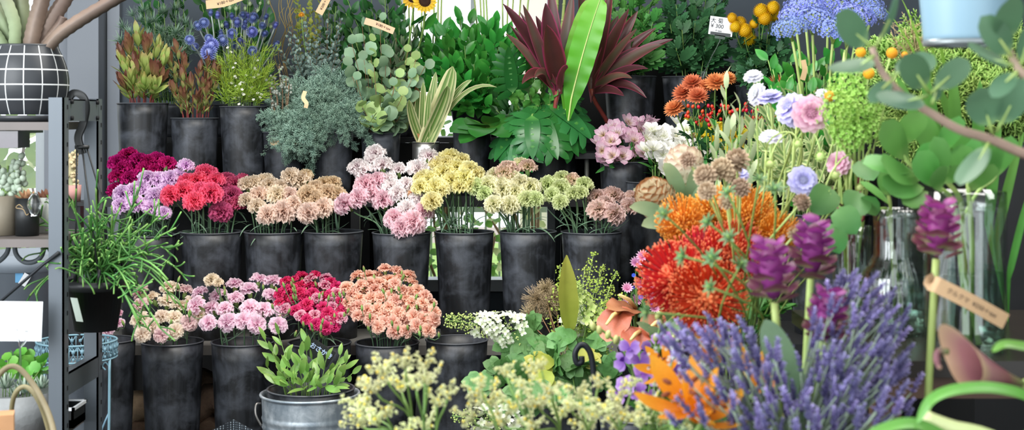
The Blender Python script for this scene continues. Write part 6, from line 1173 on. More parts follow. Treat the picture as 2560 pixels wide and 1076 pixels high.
rank(it, 'small golden craspedia ball', 'near the ficus twig')
m_pig = mat('heart_shaped_leaf', [(0, '#5d8a4c'), (1, '#3f7a3c')], rough=.45, trans=.2, vary=.15); hrt = [leafp(1, .85, .4, .6, 8, 3, curl=c_, fold=.12, wave=.03, wf=4) for c_ in (-.4, .3)]
it = []
for (b, t, Y) in [((2095,520),(2150,590),2.4),((2150,480),(2120,560),2.45),((2070,560),(2110,640),2.42),((2160,530),(2200,480),2.46),((2080,470),(2030,540),2.5),((2150,400),(2190,470),2.55)]:
    b_, t_ = at(*b, Y), at(*t, Y-.04); T, P = nice(G3, b_, [0, 0, 1.], 'heart_leaf', '', 'leaf', 'heart-shaped green leaves', .002, mat('dark_red_stem', '#6a1f34', rough=.4)); part(T, 'blade', MB().add(hrt[len(it) % 2], frames(b_, t_-b_, (U(-.2, .2), -.9, .4), np.linalg.norm(t_-b_)*.85)[0]), m_pig); it.append((T, t_))
rank(it, 'heart-shaped green leaf on a dark red stem', 'above the glass jar')
def gstk(P): return put_leaves(MB(), P, needle, 30, (.03, .03, .03), (40, 25), start=.1)
T, P = nice(G2, at(2190, 520, 2.46), [-.4, 0, 1.], 'leafy_sprig', 'thin green leafy stem leaning out of the ribbed vase', 'foliage stem', None, .003, m_pstem); part(T, 'foliage', gstk(P), m_wax)
T, P = nice(G2, at(2215, 470, 2.46), [-.3, 0, 1.], 'leafy_sprig', 'second thin green stem in the ribbed vase, the upright one', 'foliage stem', None, .003, m_pstem); part(T, 'foliage', put_leaves(MB(), P, ob_, 5, (.06, .07, .05), (50, 30), start=.6), m_sed)
# soft green branches behind, grasses
m_soft = mat('soft_ferny_leaf', [(0, '#6f9a3e'), (1, '#a9c86a')], rough=.6, trans=.3, vary=.12)
def softf(P): return put_leaves(MB(), P, [p_frond], 30, (.10, .12, .09), (65, 25), start=.2, jit=.25)
branches(R15, scatter(2400, 190, 170, 110, 24)+[(2260,250),(2300,290),(2350,270),(2500,260),(2540,180),(2250,180),(2300,220)], 'ferny_branch', 'foliage branch', 'soft light green ferny branch', 'behind the hanging blue pot', 'soft ferny branches', softf, m_gstem, m_soft, span=.15, k1=.4)
m_grs = mat('grass_blade', [(0, '#6f9a3a'), (1, '#9cc456')], rough=.5, trans=.3, vary=.15); it = []
for (bx, tx, ty, w) in [(2330,2250,-10,10),(2340,2275,60,12),(2345,2230,90,9),(2350,2300,40,12),(2360,2210,20,9),(2370,2290,160,12),(2380,2240,200,10),(2360,2320,-20,12)]:
    p0 = R15.c+[-.04+(bx-2350)*.0006, -.03, -.05]; t_ = at(tx, ty, 3.1+U(-.1, .1)); it.append((solo('grass_blade', MB().add(ribbon(quadc(p0, t_, (0, 0, .05), 14), w*3.1/F, (.2, -1, .3), .3, .8, 1, .2)), m_grs, '', 'grass', 'grass blades', origin=p0), t_))
rank(it, 'narrow arching grass blade', 'left of the blue pot', 4)
m_pan = mat('dry_grass_head', [(0, '#8a7a56'), (1, '#b9a27c')], rough=.7, trans=.2); it = []
for (x, y) in [(2262,70),(2285,85),(2240,100),(2275,45)]:
    p = at(x, y, 3.2); P = np.array(bez(R15.c+[-.05, 0, -.05], R15.c+[-.08, 0, .1], p-[0, 0, .05], p, 8)); T = thing('dry_grass', P[0], '', 'grass', 'dry grass heads'); part(T, 'stem', MB().add(tube(P, .001, 4)), m_pan); f = MB()
    for k in range(40): q, tg = along(P, np.array([U(.7, 1)])); e = q[0]+U(-.05, .05, 3); f.add(tube([q[0], e], .0006, 3))
    part(T, 'seed_head', f, m_pan); it.append((T, p))
rank(it, 'airy brown dry grass head', 'right of the blue lacy flowers')
m_tul = mat('strap_leaf', [(0, '#4f8a3a'), (1, '#6fa850')], rough=.4, trans=.2, vary=.12); it = []
for (b, t, Y, w) in [((2490,600),(2560,330),2.6,26),((2470,560),(2500,300),2.7,30),((2520,700),(2590,440),2.5,20),((2350,420),(2300,150),2.9,36),((2390,420),(2380,170),2.85,36),((2440,440),(2450,200),2.8,34),((2420,440),(2340,210),2.9,30),((2330,420),(2240,190),2.9,30)]:
    b_ = at(*b, Y); t_ = at(*t, Y-.05); p0 = R15.c+[0, 0, -.02] if Y > 2.75 else np.array([G1.c[0]+.18, 2.62, .70]); P = np.concatenate([[p0], quadc(b_, t_, (0, 0, .02), 12)]); it.append((solo('strap_leaf', MB().add(ribbon(P, w*Y/F, (.1, -1, .2), .4, .7, 2, .2)), m_tul, '', 'leaf', 'dark green strap leaves', origin=p0), t_))
rank(it, 'long green strap leaf', 'behind the glass cylinder', 4)
# blue pot hanging at the top right
m_bpot = mat('pale_blue_enamel', [(0, '#86a6b8'), (1, '#97b5c4')], rough=.35, nz=.05, nscale=5, vary=0, hue=0); m_bpr = mat('zinc_foot_rim', '#8f9698', rough=.35, metal=.6); Yp = 1.95; c = at(2418, 108, Yp); R_ = 105*Yp/F; T = thing('hanging_pot', c, 'pale blue metal pot hanging at the top right corner', 'pot')
part(T, 'body', MB().add(lathe([(.002, c[2]), (R_, c[2]), (R_*1.02, c[2]+.01), (R_*1.12, c[2]+.075), (R_*1.22, c[2]+.16), (R_*1.19, c[2]+.16), (R_*1.0, c[2]+.02), (.002, c[2]+.02)], 48, (c[0], c[1], 0))), m_bpot)
part(T, 'foot_rim', MB().add(lathe([(R_*1.0, c[2]-.004), (R_*1.03, c[2]-.002), (R_*1.03, c[2]+.004), (R_*.98, c[2]+.004), (R_*.97, c[2]-.003), (R_*1.0, c[2]-.004)], 48, (c[0], c[1], 0))), m_bpr)
for a in (0, 2.1, 4.2): part(T, 'wire', MB().add(tube([c+[R_*1.2*math.cos(a), R_*1.2*math.sin(a), .16], c+[0, 0, .7], c*[1, 1, 0]+[0, 0, 2.70]], .0015, 5)), m_iron)
# ficus twigs in front
m_fic = mat('ficus_leaf', [(0, '#7f9f70'), (.2, '#54795a'), (1, '#5f8364')], rough=.45, trans=.18, vary=.14, nz=.1); m_fbk = mat('ficus_bark', [(0, '#8a7464'), (1, '#b39a88')], rough=.8, nz=.35); fo = [leafp(1, w_, .55, .5, 10, 3, curl=c_, fold=.12) for w_, c_ in ((.62, .25), (.55, -.3), (.66, .5), (.6, -.1))]
pot = bucket(2880, 700, 1.72, 220, .3, 'dark pot beyond the right edge holding the ficus branches', taper=.85, zbot=0., group=None, cat='pot', name='plant_pot')
def ficus(path, Y, leaves, label, r=.0055):
    P = smooth_path([pot.c-[0, 0, .3], pot.c]+[at(x, y, Y) for x, y in path], 5); T = thing('ficus_branch', P[0], label, 'branch', 'ficus branches'); part(T, 'twig', MB().add(tube(P, np.linspace(r*1.3, r*.7, len(P)), 8)), m_fbk)
    for i, (b, t, dy, z, w) in enumerate(leaves):
        b_, t_ = at(*b, Y), at(*t, Y+dy); L = np.linalg.norm(t_-b_); s_ = .15; p1 = b_*(1-s_)+t_*s_; o = part(T, 'leaf', MB().add(fo[i % 4], frames(p1, t_-b_, z, L*(1-s_))[0]), m_fic); part(o, 'leaf_stalk', MB().add(tube([b_, p1, p1*.6+t_*.4], [.0022, .002, .001], 5)), m_pstem)
ficus([(2720,440),(2560,385),(2480,350),(2400,325),(2330,285),(2260,240),(2205,180),(2180,118)], 1.72, [((2185,122),(2078,35),-.03,(-.3,-.9,.4),0),((2188,120),(2262,-25),.0,(.9,-.4,.1),0),((2190,135),(2085,215),-.04,(-.3,-.5,.8),0),((2322,232),(2262,140),-.04,(-.2,-1,.1),0),((2318,240),(2195,275),-.05,(-.1,-.6,.7),0),((2325,235),(2425,145),.0,(.4,-.6,.6),0),((2482,335),(2440,200),-.03,(-.3,-1,.1),0),((2492,330),(2562,195),-.03,(.2,-1,.2),0),((2478,345),(2408,475),-.02,(-.9,-.5,.1),0),((2235,195),(2175,250),-.02,(-.4,-.8,.2),0),((2225,190),(2330,160),.03,(.1,-.6,.7),0),((2330,260),(2350,200),.02,(.6,-.8,.1),0)], 'forked ficus twig with big grey-green leaves crossing the top right')
ficus([(2700,330),(2600,230),(2545,170),(2520,120)], 1.62, [((2540,165),(2410,130),-.02,(0,-.6,.8),0),((2535,150),(2462,45),-.03,(-.2,-1,.2),0),((2525,120),(2505,-20),-.03,(.1,-1,.2),0),((2550,170),(2580,60),-.02,(.3,-1,.2),0),((2560,180),(2590,260),-.02,(.3,-.9,.2),0),((2548,175),(2480,235),-.02,(-.2,-.7,.5),0)], 'ficus twig hanging before the blue pot at the right edge')
# calla and strap leaves at the lower right
m_cal = mat('calla_spathe', [(0, '#6f7f4a'), (.35, '#7a4a52'), (.75, '#a8767e'), (1, '#c9a78a')], rough=.35, trans=.2, vary=.03, nz=.15, nscale=20)
def calla(p0, p1, w, up_):
    """rolled funnel: mouth towards p1 with a pointed lip"""
    ax = p1-p0; L = np.linalg.norm(ax); d = nrm(ax); u_ = nrm(np.asarray(up_)-d*np.dot(up_, d)); v_ = np.cross(d, u_); nr, nc = 14, 25; V = []
    for i in range(nr):
        t = i/(nr-1)
        for j in range(nc):
            a = -PI*1.08+2.16*PI*j/(nc-1); rad = w*(.12+.88*t**1.4)*.5; ln = L*t*(.62+.38*((1+math.cos(a))/2)**2); V.append(p0+d*ln+(u_*math.cos(a)+v_*math.sin(a))*rad*(1+.1*t*(1+math.cos(a))))
    return grid(np.array(V), np.repeat(np.linspace(0, 1, nr), nc), np.tile(np.linspace(-1, 1, nc), nr), nr, nc)
p0, p1 = at(2560, 960, 1.72), at(2345, 880, 1.66); P = bez(R16.c-[0, 0, .1], R16.c+[0, 0, .25], p0+[.06, 0, -.03], p0, 10); T = thing('calla_lily', P[0], 'dark mauve calla lily pointing left from the right edge', 'calla lily'); part(T, 'stem', MB().add(tube(P, .006, 8)), m_pstem); part(T, 'spathe', MB().add(calla(p0, p1, .055, (0, 0, 1))), m_cal)
tp = at(2345, 880, 1.66); part(T, 'spathe_tip', MB().add(tube(smooth_path([tp+[.012, 0, 0], tp, at(2342, 905, 1.66), at(2352, 925, 1.66)], 4), [.004]*9+[.003]*3+[.001], 6)), m_cal)
m_brt = mat('bright_strap_leaf', [(0, '#4f8a34'), (1, '#6fa84c')], rough=.35, trans=.25, vary=.05); it = []
for (pts, w, lbl, z) in [([(2760,1120),(2600,1010),(2500,975),(2400,975),(2330,1000),(2292,1060)], 44, 'bright green strap leaf arching over the lower right corner', (0,-.5,.9)), ([(2440,1180),(2380,1110),(2290,1062),(2200,1076),(2150,1110)], 40, 'bright green leaf tip at the bottom edge right of the lavender', (0,-.6,.8)), ([(2700,900),(2620,880),(2560,868),(2510,862),(2480,880)], 34, 'short green leaf entering from the right edge above the calla', (0,-.6,.8))]:
    Y = 1.6; P = smooth_path([R16.c-[0, 0, .1], R16.c+[0, 0, .03]]+[at(x, y, Y) for x, y in pts], 6); solo('strap_leaf', MB().add(ribbon(P, w*Y/F, z, .5, .5, 3, .18)), m_brt, lbl, 'leaf', origin=P[0])
P = smooth_path([R16.c-[0, 0, .1], R16.c+[0, 0, .02], at(2620,1130,1.62), at(2450,1085,1.62), at(2380,1070,1.62), at(2310,1045,1.62)], 5); T = thing('cut_stalk', P[0], 'pale yellow-green cut stalk lying at the bottom right corner', 'stalk'); part(T, 'stalk', MB().add(tube(P, .0085, 10)), mat('pale_stalk', [(0, '#8fae5a'), (1, '#dfe3a8')], rough=.45))
# ------------------------------------------------------------------ left: steel rack with pots
m_rack = mat('grey_steel_rack', '#5f666d', rough=.4, metal=.25, nz=.08, nscale=6, vary=0, hue=0); m_hole = mat('slot_hole', '#141517', rough=.8); m_rboard = mat('rack_shelf_board', '#6b6461', rough=.45, nz=.25, nscale=8, vary=0)
T = thing('steel_rack', (-1.6, 3.2, 0), 'grey slotted steel rack at the left edge carrying the cactus pots', 'rack')
def post(x0, x1, y0, y1, side):
    mb = MB().add(box(x0, x1, y0, y0+.004, 0, 1.121)).add(box(x1-.004, x1, y0, y1, 0, 1.121))
    for k in range(26):
        z = .05+k*.042; yc = (y0+y1)/2+side; mb.add(obox([x1+.0004, yc, z], [1, 0, 0], [0, 1, 0], [0, 0, 1], .0006, .003, .005), None, 1)
    part(T, 'post', mb, [m_rack, m_hole], smooth=False)
post(-1.030, -.996, 3.20, 3.235, .008); post(-1.030, -.996, 3.465, 3.50, .008); post(-1.93, -1.895, 3.20, 3.235, 0); post(-1.93, -1.895, 3.465, 3.50, 0)
for z in (1.068, .452): part(T, 'crossbar', MB().add(box(-1.0005, -.9955, 3.235, 3.465, z, z+.050)).add(box(-1.02, -.9955, 3.235, 3.465, z+.047, z+.050)), m_rack, smooth=False)
for z in (1.066, .805, .36): part(T, 'shelf_board', MB().add(box(-1.90, -1.031, 3.205, 3.495, z-.018, z)), m_rboard, smooth=False)
part(T, 'brace_rod', MB().add(tube([at(148, 632, 3.195), at(110, 660, 3.19), at(-120, 860, 3.19)], [.005, .0035, .0035], 8)), m_iron)
bm2 = MB()
for z in (1.075, 1.112): bm2.add(tube([[-.9955, 3.25, z], [-.990, 3.25, z]], .005, 8)).add(tube([[-.9955, 3.45, z], [-.990, 3.45, z]], .005, 8))
part(T, 'bolt', bm2, m_hole)
# round pot with white grid lines and its succulent
m_gpot = mat('charcoal_glazed_pot', '#2c2f33', rough=.38, nz=.1, vary=0); m_line = mat('white_grid_line', '#d9dcdc', rough=.6, vary=0)
cx, cy, zb, R = -1.125, 3.345, 1.083, .093; H = .158; zs = [0]
for k in range(1, 5): zs += [k/4.6-.018/2, k/4.6+.018/2]
zs += [1.0]; zs = np.array(sorted(set(list(np.linspace(0, 1, 17))+zs))); rp = lambda t: R*(.66+.34*np.sin(np.clip((t*1.02+.12), 0, 1.12)*PI/1.18)**.8)
ths = []
for k in range(14): a = k*2*PI/14; ths += [a-.012, a+.012, a+.16, a+.29]
ths = np.array(ths); rr = rp(zs); V = np.stack([cx+rr[:, None]*np.cos(ths), cy+rr[:, None]*np.sin(ths), np.repeat((zb+H*zs)[:, None], len(ths), 1)], -1).reshape(-1, 3); g = grid(V, np.repeat(zs, len(ths)), np.tile(ths*0, len(zs)), len(zs), len(ths), True)
mi = np.zeros((len(zs)-1, len(ths)), np.int32); mi[:, 0::4] = 1
for i in range(len(zs)-1):
    if any(abs((zs[i]+zs[i+1])/2-k/4.6) < .009 for k in range(1, 5)): mi[i] = 1
T = thing('grid_pot', (cx, cy, zb), 'round charcoal pot with a white grid pattern on the top rack shelf', 'plant pot')
part(T, 'body', MB().add(g+(mi.ravel(),)), [m_gpot, m_line]); rt = rp(1.0)
part(T, 'rim', MB().add(lathe([(rt, zb+H-.001), (rt+.001, zb+H+.004), (rt-.006, zb+H+.004), (rt-.008, zb+H-.03), (.002, zb+H-.03)], 40, (cx, cy, 0))), m_gpot)
solo('pot_saucer', MB().add(lathe([(.002, 1.0665), (.078, 1.0665), (.088, 1.081), (.084, 1.081), (.074, 1.072), (.002, 1.072)], 40, (cx, cy, 0))), m_gpot, 'charcoal saucer under the round grid-patterned pot', 'saucer', origin=(cx, cy, 1.0665))
m_stap = mat('ribbed_cactus_skin', [(0, '#5f6f4c'), (.5, '#7f8c6a'), (1, '#6a645a')], rough=.6, nz=.2, nscale=40, vary=.15); m_stapr = mat('ribbed_cactus_skin_reddish', [(0, '#5f5148'), (.5, '#77665c'), (1, '#584842')], rough=.6, nz=.25, nscale=40, vary=.15); it = []
star = [1, .55, 1.0, .55]*1; star8 = [1, .62]*4
for i, (pts, r) in enumerate([([(40,125),(36,60),(10,-10),(-20,-80)], .017), ([(75,125),(88,60),(105,0),(120,-60)], .016), ([(100,125),(125,60),(155,10),(200,-60)], .018), ([(105,130),(150,85),(225,35),(320,-20)], .014), ([(20,125),(-10,85),(-60,50),(-110,20)], .015), ([(60,125),(58,60),(52,-10),(60,-80)], .016), ([(90,128),(125,92),(150,62),(158,42)], .011), ([(30,125),(10,60),(-20,0),(-50,-60)], .017)]):
    Y = cy+U(-.04, .03); P = smooth_path([[cx+U(-.03, .03), cy+U(-.03, .03), zb+H-.03]]+[at(x, y, Y) for x, y in pts], 8); n = len(P); k = r*(.75+.35*np.sin(np.linspace(.3, 2.6, n)))*(1+.10*(np.arange(n) % 2))
    it.append((solo('ribbed_cactus', MB().add(tube(P, k, 8, star=star8)), [m_stap, m_stapr][i in (1, 2, 3, 6)], '', 'succulent', 'ribbed succulent arms in the grid pot', origin=P[0]), P[-6]))
rank(it, 'toothed fleshy succulent arm', 'in the grid pot', 8)
# hanging basket pot with trailing rhipsalis
m_bp = mat('black_plastic', '#1d1f20', rough=.4, nz=.1, vary=0); Yh = 3.36; c = at(240, 700, Yh); R_ = 74*Yh/F; zt = c[2]; hh = 125*Yh/F
T = thing('hanging_plant_pot', (c[0], Yh, zt-hh), 'black plastic hanging pot hooked on the steel rack', 'plant pot')
part(T, 'body', MB().add(lathe([(.002, zt-hh), (R_*.70, zt-hh), (R_*.93, zt-.018), (R_*.93, zt-.022), (R_, zt-.022), (R_*1.02, zt), (R_*.97, zt), (R_*.9, zt-.02), (R_*.85, zt-.03), (.002, zt-.03)], 40, (c[0], Yh, 0))), m_bp)
hk = [at(172, 262, Yh), at(172, 243, Yh), at(186, 232, Yh), at(206, 243, Yh), at(213, 270, Yh), at(206, 310, Yh), at(194, 345, Yh), at(205, 385, Yh)]
part(T, 'hook', MB().add(ribbon(smooth_path(hk, 6), .016, (.3, -1, 0), nw=1, fold=.3, flat=True)).add(ribbon(smooth_path(hk, 6)+[.002, .004, 0], .016, (.3, 1, 0), nw=1, fold=.3, flat=True)).add(tube([at(188, 368, Yh), at(222, 368, Yh)], .005, 6)), m_bp)
for (x0, x1, y1, dy) in [(192, 188, 700, -.02), (205, 248, 705, -.068), (217, 312, 690, .02)]: part(T, 'hanger_wire', MB().add(tube([at(x0, 370, Yh), at(x1, y1, Yh+dy)], .0022, 6)).add(tube([at(x1, y1-30, Yh+dy), at(x1, y1+4, Yh+dy)], .0045, 6)), m_bp)
part(T, 'plant_label', MB().add(obox(at(192, 775, Yh-.065), nrm([1, -.6, 0]), nrm([.6, 1, 0]), nrm([-.25, 0, 1]), .011, .0006, .028)), mat('plant_label_card', '#b9c4b8', rough=.4), smooth=False)
m_rhi = mat('rhipsalis_skin', [(0, '#3a6a30'), (.6, '#4b813c'), (1, '#7fac58')], rough=.45, trans=.1, vary=.25); it = []
tipl = [(70,520),(150,460),(110,560),(240,470),(180,500),(300,520),(345,490),(400,540),(440,570),(385,600),(430,640),(330,560),(280,540),(220,540),(130,620),(160,590),(200,600),(250,600),(310,610),(360,640),(75,740),(120,700),(150,660),(420,700),(440,760),(380,760),(400,820),(350,820),(330,740),(460,690),(205,640),(290,650),(240,560),(370,560),(100,640),(430,720),(345,800),(200,690),(130,500),(265,500)]
for (x, y) in tipl:
    Y = Yh+U(-.12, .05)+(-.06 if y > 640 else 0); tip = at(x, y, Y); a = U(0, 6.28); b0 = np.array([c[0]+.6*R_*U(0, 1)*math.cos(a), Yh+.6*R_*U(0, 1)*math.sin(a), zt-.028]); d = tip-b0; up = .07 if y > 640 else .03
    P = bez(b0, b0+d*[.3, .3, .1]+[0, 0, .05+up], tip-d*[.25, .2, .05]+[0, 0, .06 if y > 600 else -.02], tip, 9); T = thing('rhipsalis', b0, '', 'trailing plant', 'trailing rhipsalis stems'); part(T, 'stem', MB().add(tube(P, .0022, 6)), m_rhi); f = MB()
    for k in range(rng.integers(9, 15)):
        q, tg = along(P, np.array([U(.2, 1)])); e = nrm(tg[0]*.5+U(-1, 1, 3)*[1, .8, .9]); L = U(.025, .06); f.add(tube(bez(q[0], q[0]+e*L*.4, q[0]+e*L*.8+[0, 0, .008], q[0]+e*L+[0, 0, U(-.01, .02)], 6), .0019, 5))
    part(T, 'foliage', f, m_rhi); it.append((T, tip))
rank(it, 'green pencil-thin rhipsalis stem', 'from the hanging pot', 8)
# pots on the middle rack shelf
def pot(name, px, w, h, Y, zb_, label, mt, taper=.9, rim=True):
    x = at(px, 0, Y)[0]; r1 = w/2*Y/F; r0 = r1*taper; H = h*Y/F; T = thing(name, (x, Y, zb_), label, 'plant pot', None); part(T, 'body', MB().add(lathe([(.002, zb_), (r0, zb_), (r1, zb_+H), (r1-.005, zb_+H), (r0*.9, zb_+H*.85), (.002, zb_+H*.85)], 32, (x, Y, 0))), mt); return np.array([x, Y, zb_+H*.85])
c1 = pot('plant_pot', 5, 78, 98, 3.32, .806, 'taupe pot at the left edge on the middle rack shelf', mat('taupe_pot', '#8a8270', rough=.6), .97)
c2 = pot('plant_pot', 68, 60, 94, 3.30, .806, 'black pot tied with string on the middle rack shelf', m_bp, .95); m_str = mat('string', '#a98d6a', rough=.9)
x_ = c2[0]; part(bpy.data.objects.get('plant_pot.002') or THINGS[-1], 'string_bow', MB().add(tube(smooth_path([at(58, 520, 3.26), at(48, 512, 3.26), at(40, 520, 3.265), at(58, 524, 3.26), at(66, 538, 3.26), at(74, 530, 3.26), at(70, 518, 3.26)], 5), .0009, 5)), m_str)
c3 = pot('plant_pot', 112, 44, 88, 3.38, .806, 'white pot behind the front rack post', mat('white_pot', '#d8dcd6', rough=.5), .95)
m_bur = mat('burro_tail_leaf', [(0, '#8f9f8a'), (1, '#b3bfae')], rough=.6, vary=.1); f = MB(); st = MB()
T = thing('succulent', c1, 'grey-green beaded succulent in the taupe pot', 'succulent')
for (x, y) in [(20,415),(45,400),(10,430),(35,430),(50,440),(25,455),(0,420)]:
    p = at(x, y, 3.32); st.add(tube(bez(c1, c1+[0, 0, .03], p-[0, 0, .03], p, 5), .002, 5)); f.stamp(ball(1, 8, 6, 1.2), np.array([zframe(p+U(-.011, .011, 3)+[0, 0, -.006*k], U(-1, 1, 3)+[0, 0, 1], U(.006, .009)) for k in range(8)]))
part(T, 'stem', st, m_gstem); part(T, 'foliage', f, m_bur)
m_dry = mat('dry_brown_leaf', [(0, '#8a5c44'), (1, '#b98a6a')], rough=.7, trans=.1); 
for (cc, lbl, nm) in ((c2, 'low brown dry succulent in the black tied pot', 'succulent'), (c3, 'small rusty leaved plant in the white pot', 'succulent')):
    T = thing(nm, cc, lbl, 'succulent'); v = fib(22, 1, .1); part(T, 'foliage', MB().stamp(lance[0], frames(np.repeat(cc[None], 22, 0)+[0, 0, .002], v, [.1, -.4, .9], U(.02, .035, 22))), m_dry)
solo('clear_bag', MB().add(lathe([(.002, .0), (.012, .0), (.016, .03), (.010, .045), (.006, .05)], 12, at(86, 540, 3.24))), m_clear, 'small clear plastic bag between the pots on the middle rack shelf', 'plastic bag')
solo('dark_tray', MB().add(box(-1.62, -1.105, 3.22, 3.30, 1.008, 1.046)).add(box(-1.60, -1.12, 3.30, 3.44, 1.040, 1.046)), mat('glossy_dark_film', '#4a424a', rough=.18, nz=.6, nscale=14, vary=0, spec=.7), 'glossy dark film tray hung under the top rack shelf', 'tray', smooth=False)
# things behind the rack
m_bin = mat('grey_bin_plastic', '#8f99a2', rough=.5, vary=0, nz=.05); Yb2 = 4.3; bx = at(66, 630, Yb2); R_ = .125
T = thing('waste_bin', (bx[0], Yb2, 0), 'tall grey bin standing behind the rack', 'bin'); part(T, 'body', MB().add(lathe([(.002, 0), (R_*.8, 0), (R_*.98, bx[2]-.05), (R_*1.04, bx[2]-.05), (R_*1.04, bx[2]), (R_*.98, bx[2]), (R_*.8, .02), (.002, .02)], 40, (bx[0], Yb2, 0))), m_bin)
part(T, 'sticker', MB().add(obox(at(48, 690, Yb2-.124), [1, .1, 0], [-.1, 1, 0], [0, 0, 1], .011, .001, .02)), mat('blue_sticker', [(0, '#5f9ac8')], rough=.5), smooth=False); part(T, 'peeling_sticker', MB().add(obox(at(62, 700, Yb2-.126), nrm([.8, .2, -.5]), nrm([-.2, 1, 0]), nrm([.5, 0, .8]), .011, .001, .018)), m_card, smooth=False)
m_hose = mat('grey_hose', '#565c62', rough=.5, vary=0); it = []
for pts in ([(36,600),(40,635),(60,655),(85,655),(104,640),(112,610)], [(22,600),(18,632),(-5,655),(-30,660)]):
    q = smooth_path([at(x, y, 3.34)-[0, 0, .0] for x, y in pts], 6); it.append((solo('hose_loop', MB().add(tube(q, .0058, 8)), m_hose, '', 'hose', 'grey hose loops'), q[8]))
rank(it, 'grey hose loop hung under the middle rack shelf', 'by the bin')
Yc = 4.05; T = thing('pedestal', (at(182,0,Yc)[0], Yc, 0), 'slim dark pedestal behind the rack carrying the tan cactus', 'stand'); x = at(182,0,Yc)[0]; part(T, 'column', MB().add(box(x-.03, x+.03, Yc-.03, Yc+.03, 0, .83)), m_dark, smooth=False); part(T, 'top', MB().add(box(x-.06, x+.06, Yc-.06, Yc+.06, .83, .84)), m_dark, smooth=False)
m_tanp = mat('pink_clay_pot', '#b98a82', rough=.7); pc = pot('plant_pot', 182, 42, 40, Yc, .8405, 'small pink clay pot behind the rack posts', m_tanp)
T = thing('cactus', pc, 'knobbly tan cactus column seen between the rack posts', 'cactus'); f = MB(); axp = [pc, at(176, 430, Yc), at(180, 385, Yc)]; q = smooth_path(axp, 8); f.add(tube(q, .013, 10))
for k in range(90): w, tg = along(q, np.array([U(.05, 1)])); e = nrm(U(-1, 1, 3)*[1, 1, .4]); f.add(ball(.0065, 6, 4), zframe(w[0]+e*.014, e, 1))
part(T, 'column', f, mat('tan_cactus_skin', [(0, '#9aa07a'), (1, '#c2a98a')], rough=.8, nz=.35, nscale=60))
# lower left: card, succulents, basket handles
Yc = 3.14; T = thing('blank_card', at(50, 985, Yc), 'blank white card in a clear clip holder at the lower left', 'card'); cc = at(44, 804, Yc); rt, up = np.array([1, .2, -.04]), np.array([.05, 0, 1]); part(T, 'card', MB().add(plate(cc, rt, up, 118*Yc/F, 100*Yc/F)[0]), m_card, smooth=False)
cl = MB().add(tube(smooth_path([at(50, 990, Yc), at(50, 870, Yc-.01), at(42, 845, Yc-.012), at(42, 825, Yc-.012)], 5), .0022, 6)).add(tube(smooth_path([at(50, 870, Yc-.01), at(66, 850, Yc-.008), at(66, 828, Yc-.008)], 5), .0022, 6)); part(T, 'clip', cl, m_clear)
m_gr = mat('rough_grey_pot', '#8d8f8f', rough=.8, bump=.4, bscale=30); gp = pot('plant_pot', 40, 190, 95, 3.30, .361, 'rough grey pot of succulents on the bottom rack shelf', m_gr, .92)
m_alo = mat('toothed_succulent_leaf', [(0, '#7f9a86'), (.8, '#a9b9a6'), (1, '#c9d2c4')], rough=.55, vary=.12); m_rnd = mat('bright_round_leaf', [(0, '#5fa83a'), (1, '#86c858')], rough=.4, trans=.3, vary=.1); it = []
for (x, y, s) in [(15,950,70),(65,960,76),(105,950,60),(40,975,60),(90,985,50)]:
    p = at(x, y, 3.30+U(-.05, .03)); T = thing('succulent', p-[0, 0, .03], '', 'succulent', 'toothed succulent rosettes'); f = MB(); v = fib(26, .95, -.1); f.stamp(leafp(1, .2, .4, .8, 6, 1, curl=.9, fold=.35), frames(np.repeat((p-[0, 0, .02])[None], 26, 0), v, [.05, -.1, 1.], s*.62*3.3/F)); part(T, 'rosette', f, m_alo); it.append((T, p))
rank(it, 'grey-green toothed succulent rosette', 'in the grey pot'); it = []
for (x, y) in [(20,900),(60,905),(85,895),(110,905),(35,890),(10,920),(100,925),(70,925)]:
    p = at(x, y, 3.34+U(-.04, .03)); P = bez(gp+[(x-60)*.0006, 0, 0], gp+[(x-60)*.0006, 0, .05], p-[0, 0, .02], p, 6); T = thing('leafy_sprig', P[0], '', 'foliage stem', 'bright round-leaved sprigs'); part(T, 'stem', MB().add(tube(P, .0012, 5)), m_gstem); part(T, 'foliage', put_leaves(MB(), P, rnd, 5, (.025, .03, .03), (80, 60), start=.6, zdir=(0, -.6, .7)), m_rnd); it.append((T, p))
rank(it, 'bright green round-leaved sprig', 'above the succulents', 8)
m_cane = mat('olive_cane', [(0, '#6f674a'), (1, '#8a8062')], rough=.55, nz=.3); m_bask = mat('woven_basket', '#8a7450', rough=.8, bump=.6, bscale=90); Yk = 2.72; zk = .30
T = thing('display_stool', (-1.1, 2.6, 0), 'low dark stool under the handled basket at the lower left', 'stool'); part(T, 'seat', MB().add(box(-1.18, -.78, 2.55, 2.9, .20, .23)), m_dark, smooth=False)
for x in (-1.17, -.82):
    for y in (2.56, 2.86): part(T, 'leg', MB().add(box(x, x+.03, y, y+.03, 0, .20)), m_dark, smooth=False)
T = thing('basket', (-.93, Yk, .2301), 'basket with two tall cane handles at the lower left corner', 'basket'); part(T, 'body', MB().add(lathe([(.002, .2305), (.11, .2305), (.135, .40), (.128, .40), (.105, .24), (.002, .24)], 40, (-.95, Yk, 0))), m_bask)
part(T, 'handle', MB().add(tube(smooth_path([at(-60, 1140, Yk-.09), at(-40, 1010, Yk-.06), at(0, 935, Yk-.04), at(40, 918, Yk-.03), at(85, 965, Yk-.03), at(125, 1045, Yk-.05), at(145, 1140, Yk-.09)], 6), .0056, 8)), m_cane)
part(T, 'handle', MB().add(tube(smooth_path([at(30, 1140, Yk+.09), at(28, 1040, Yk+.07), at(38, 985, Yk+.05), at(65, 968, Yk+.05), at(95, 1000, Yk+.05), at(120, 1070, Yk+.07), at(130, 1140, Yk+.09)], 6), .0048, 8)), m_cane)
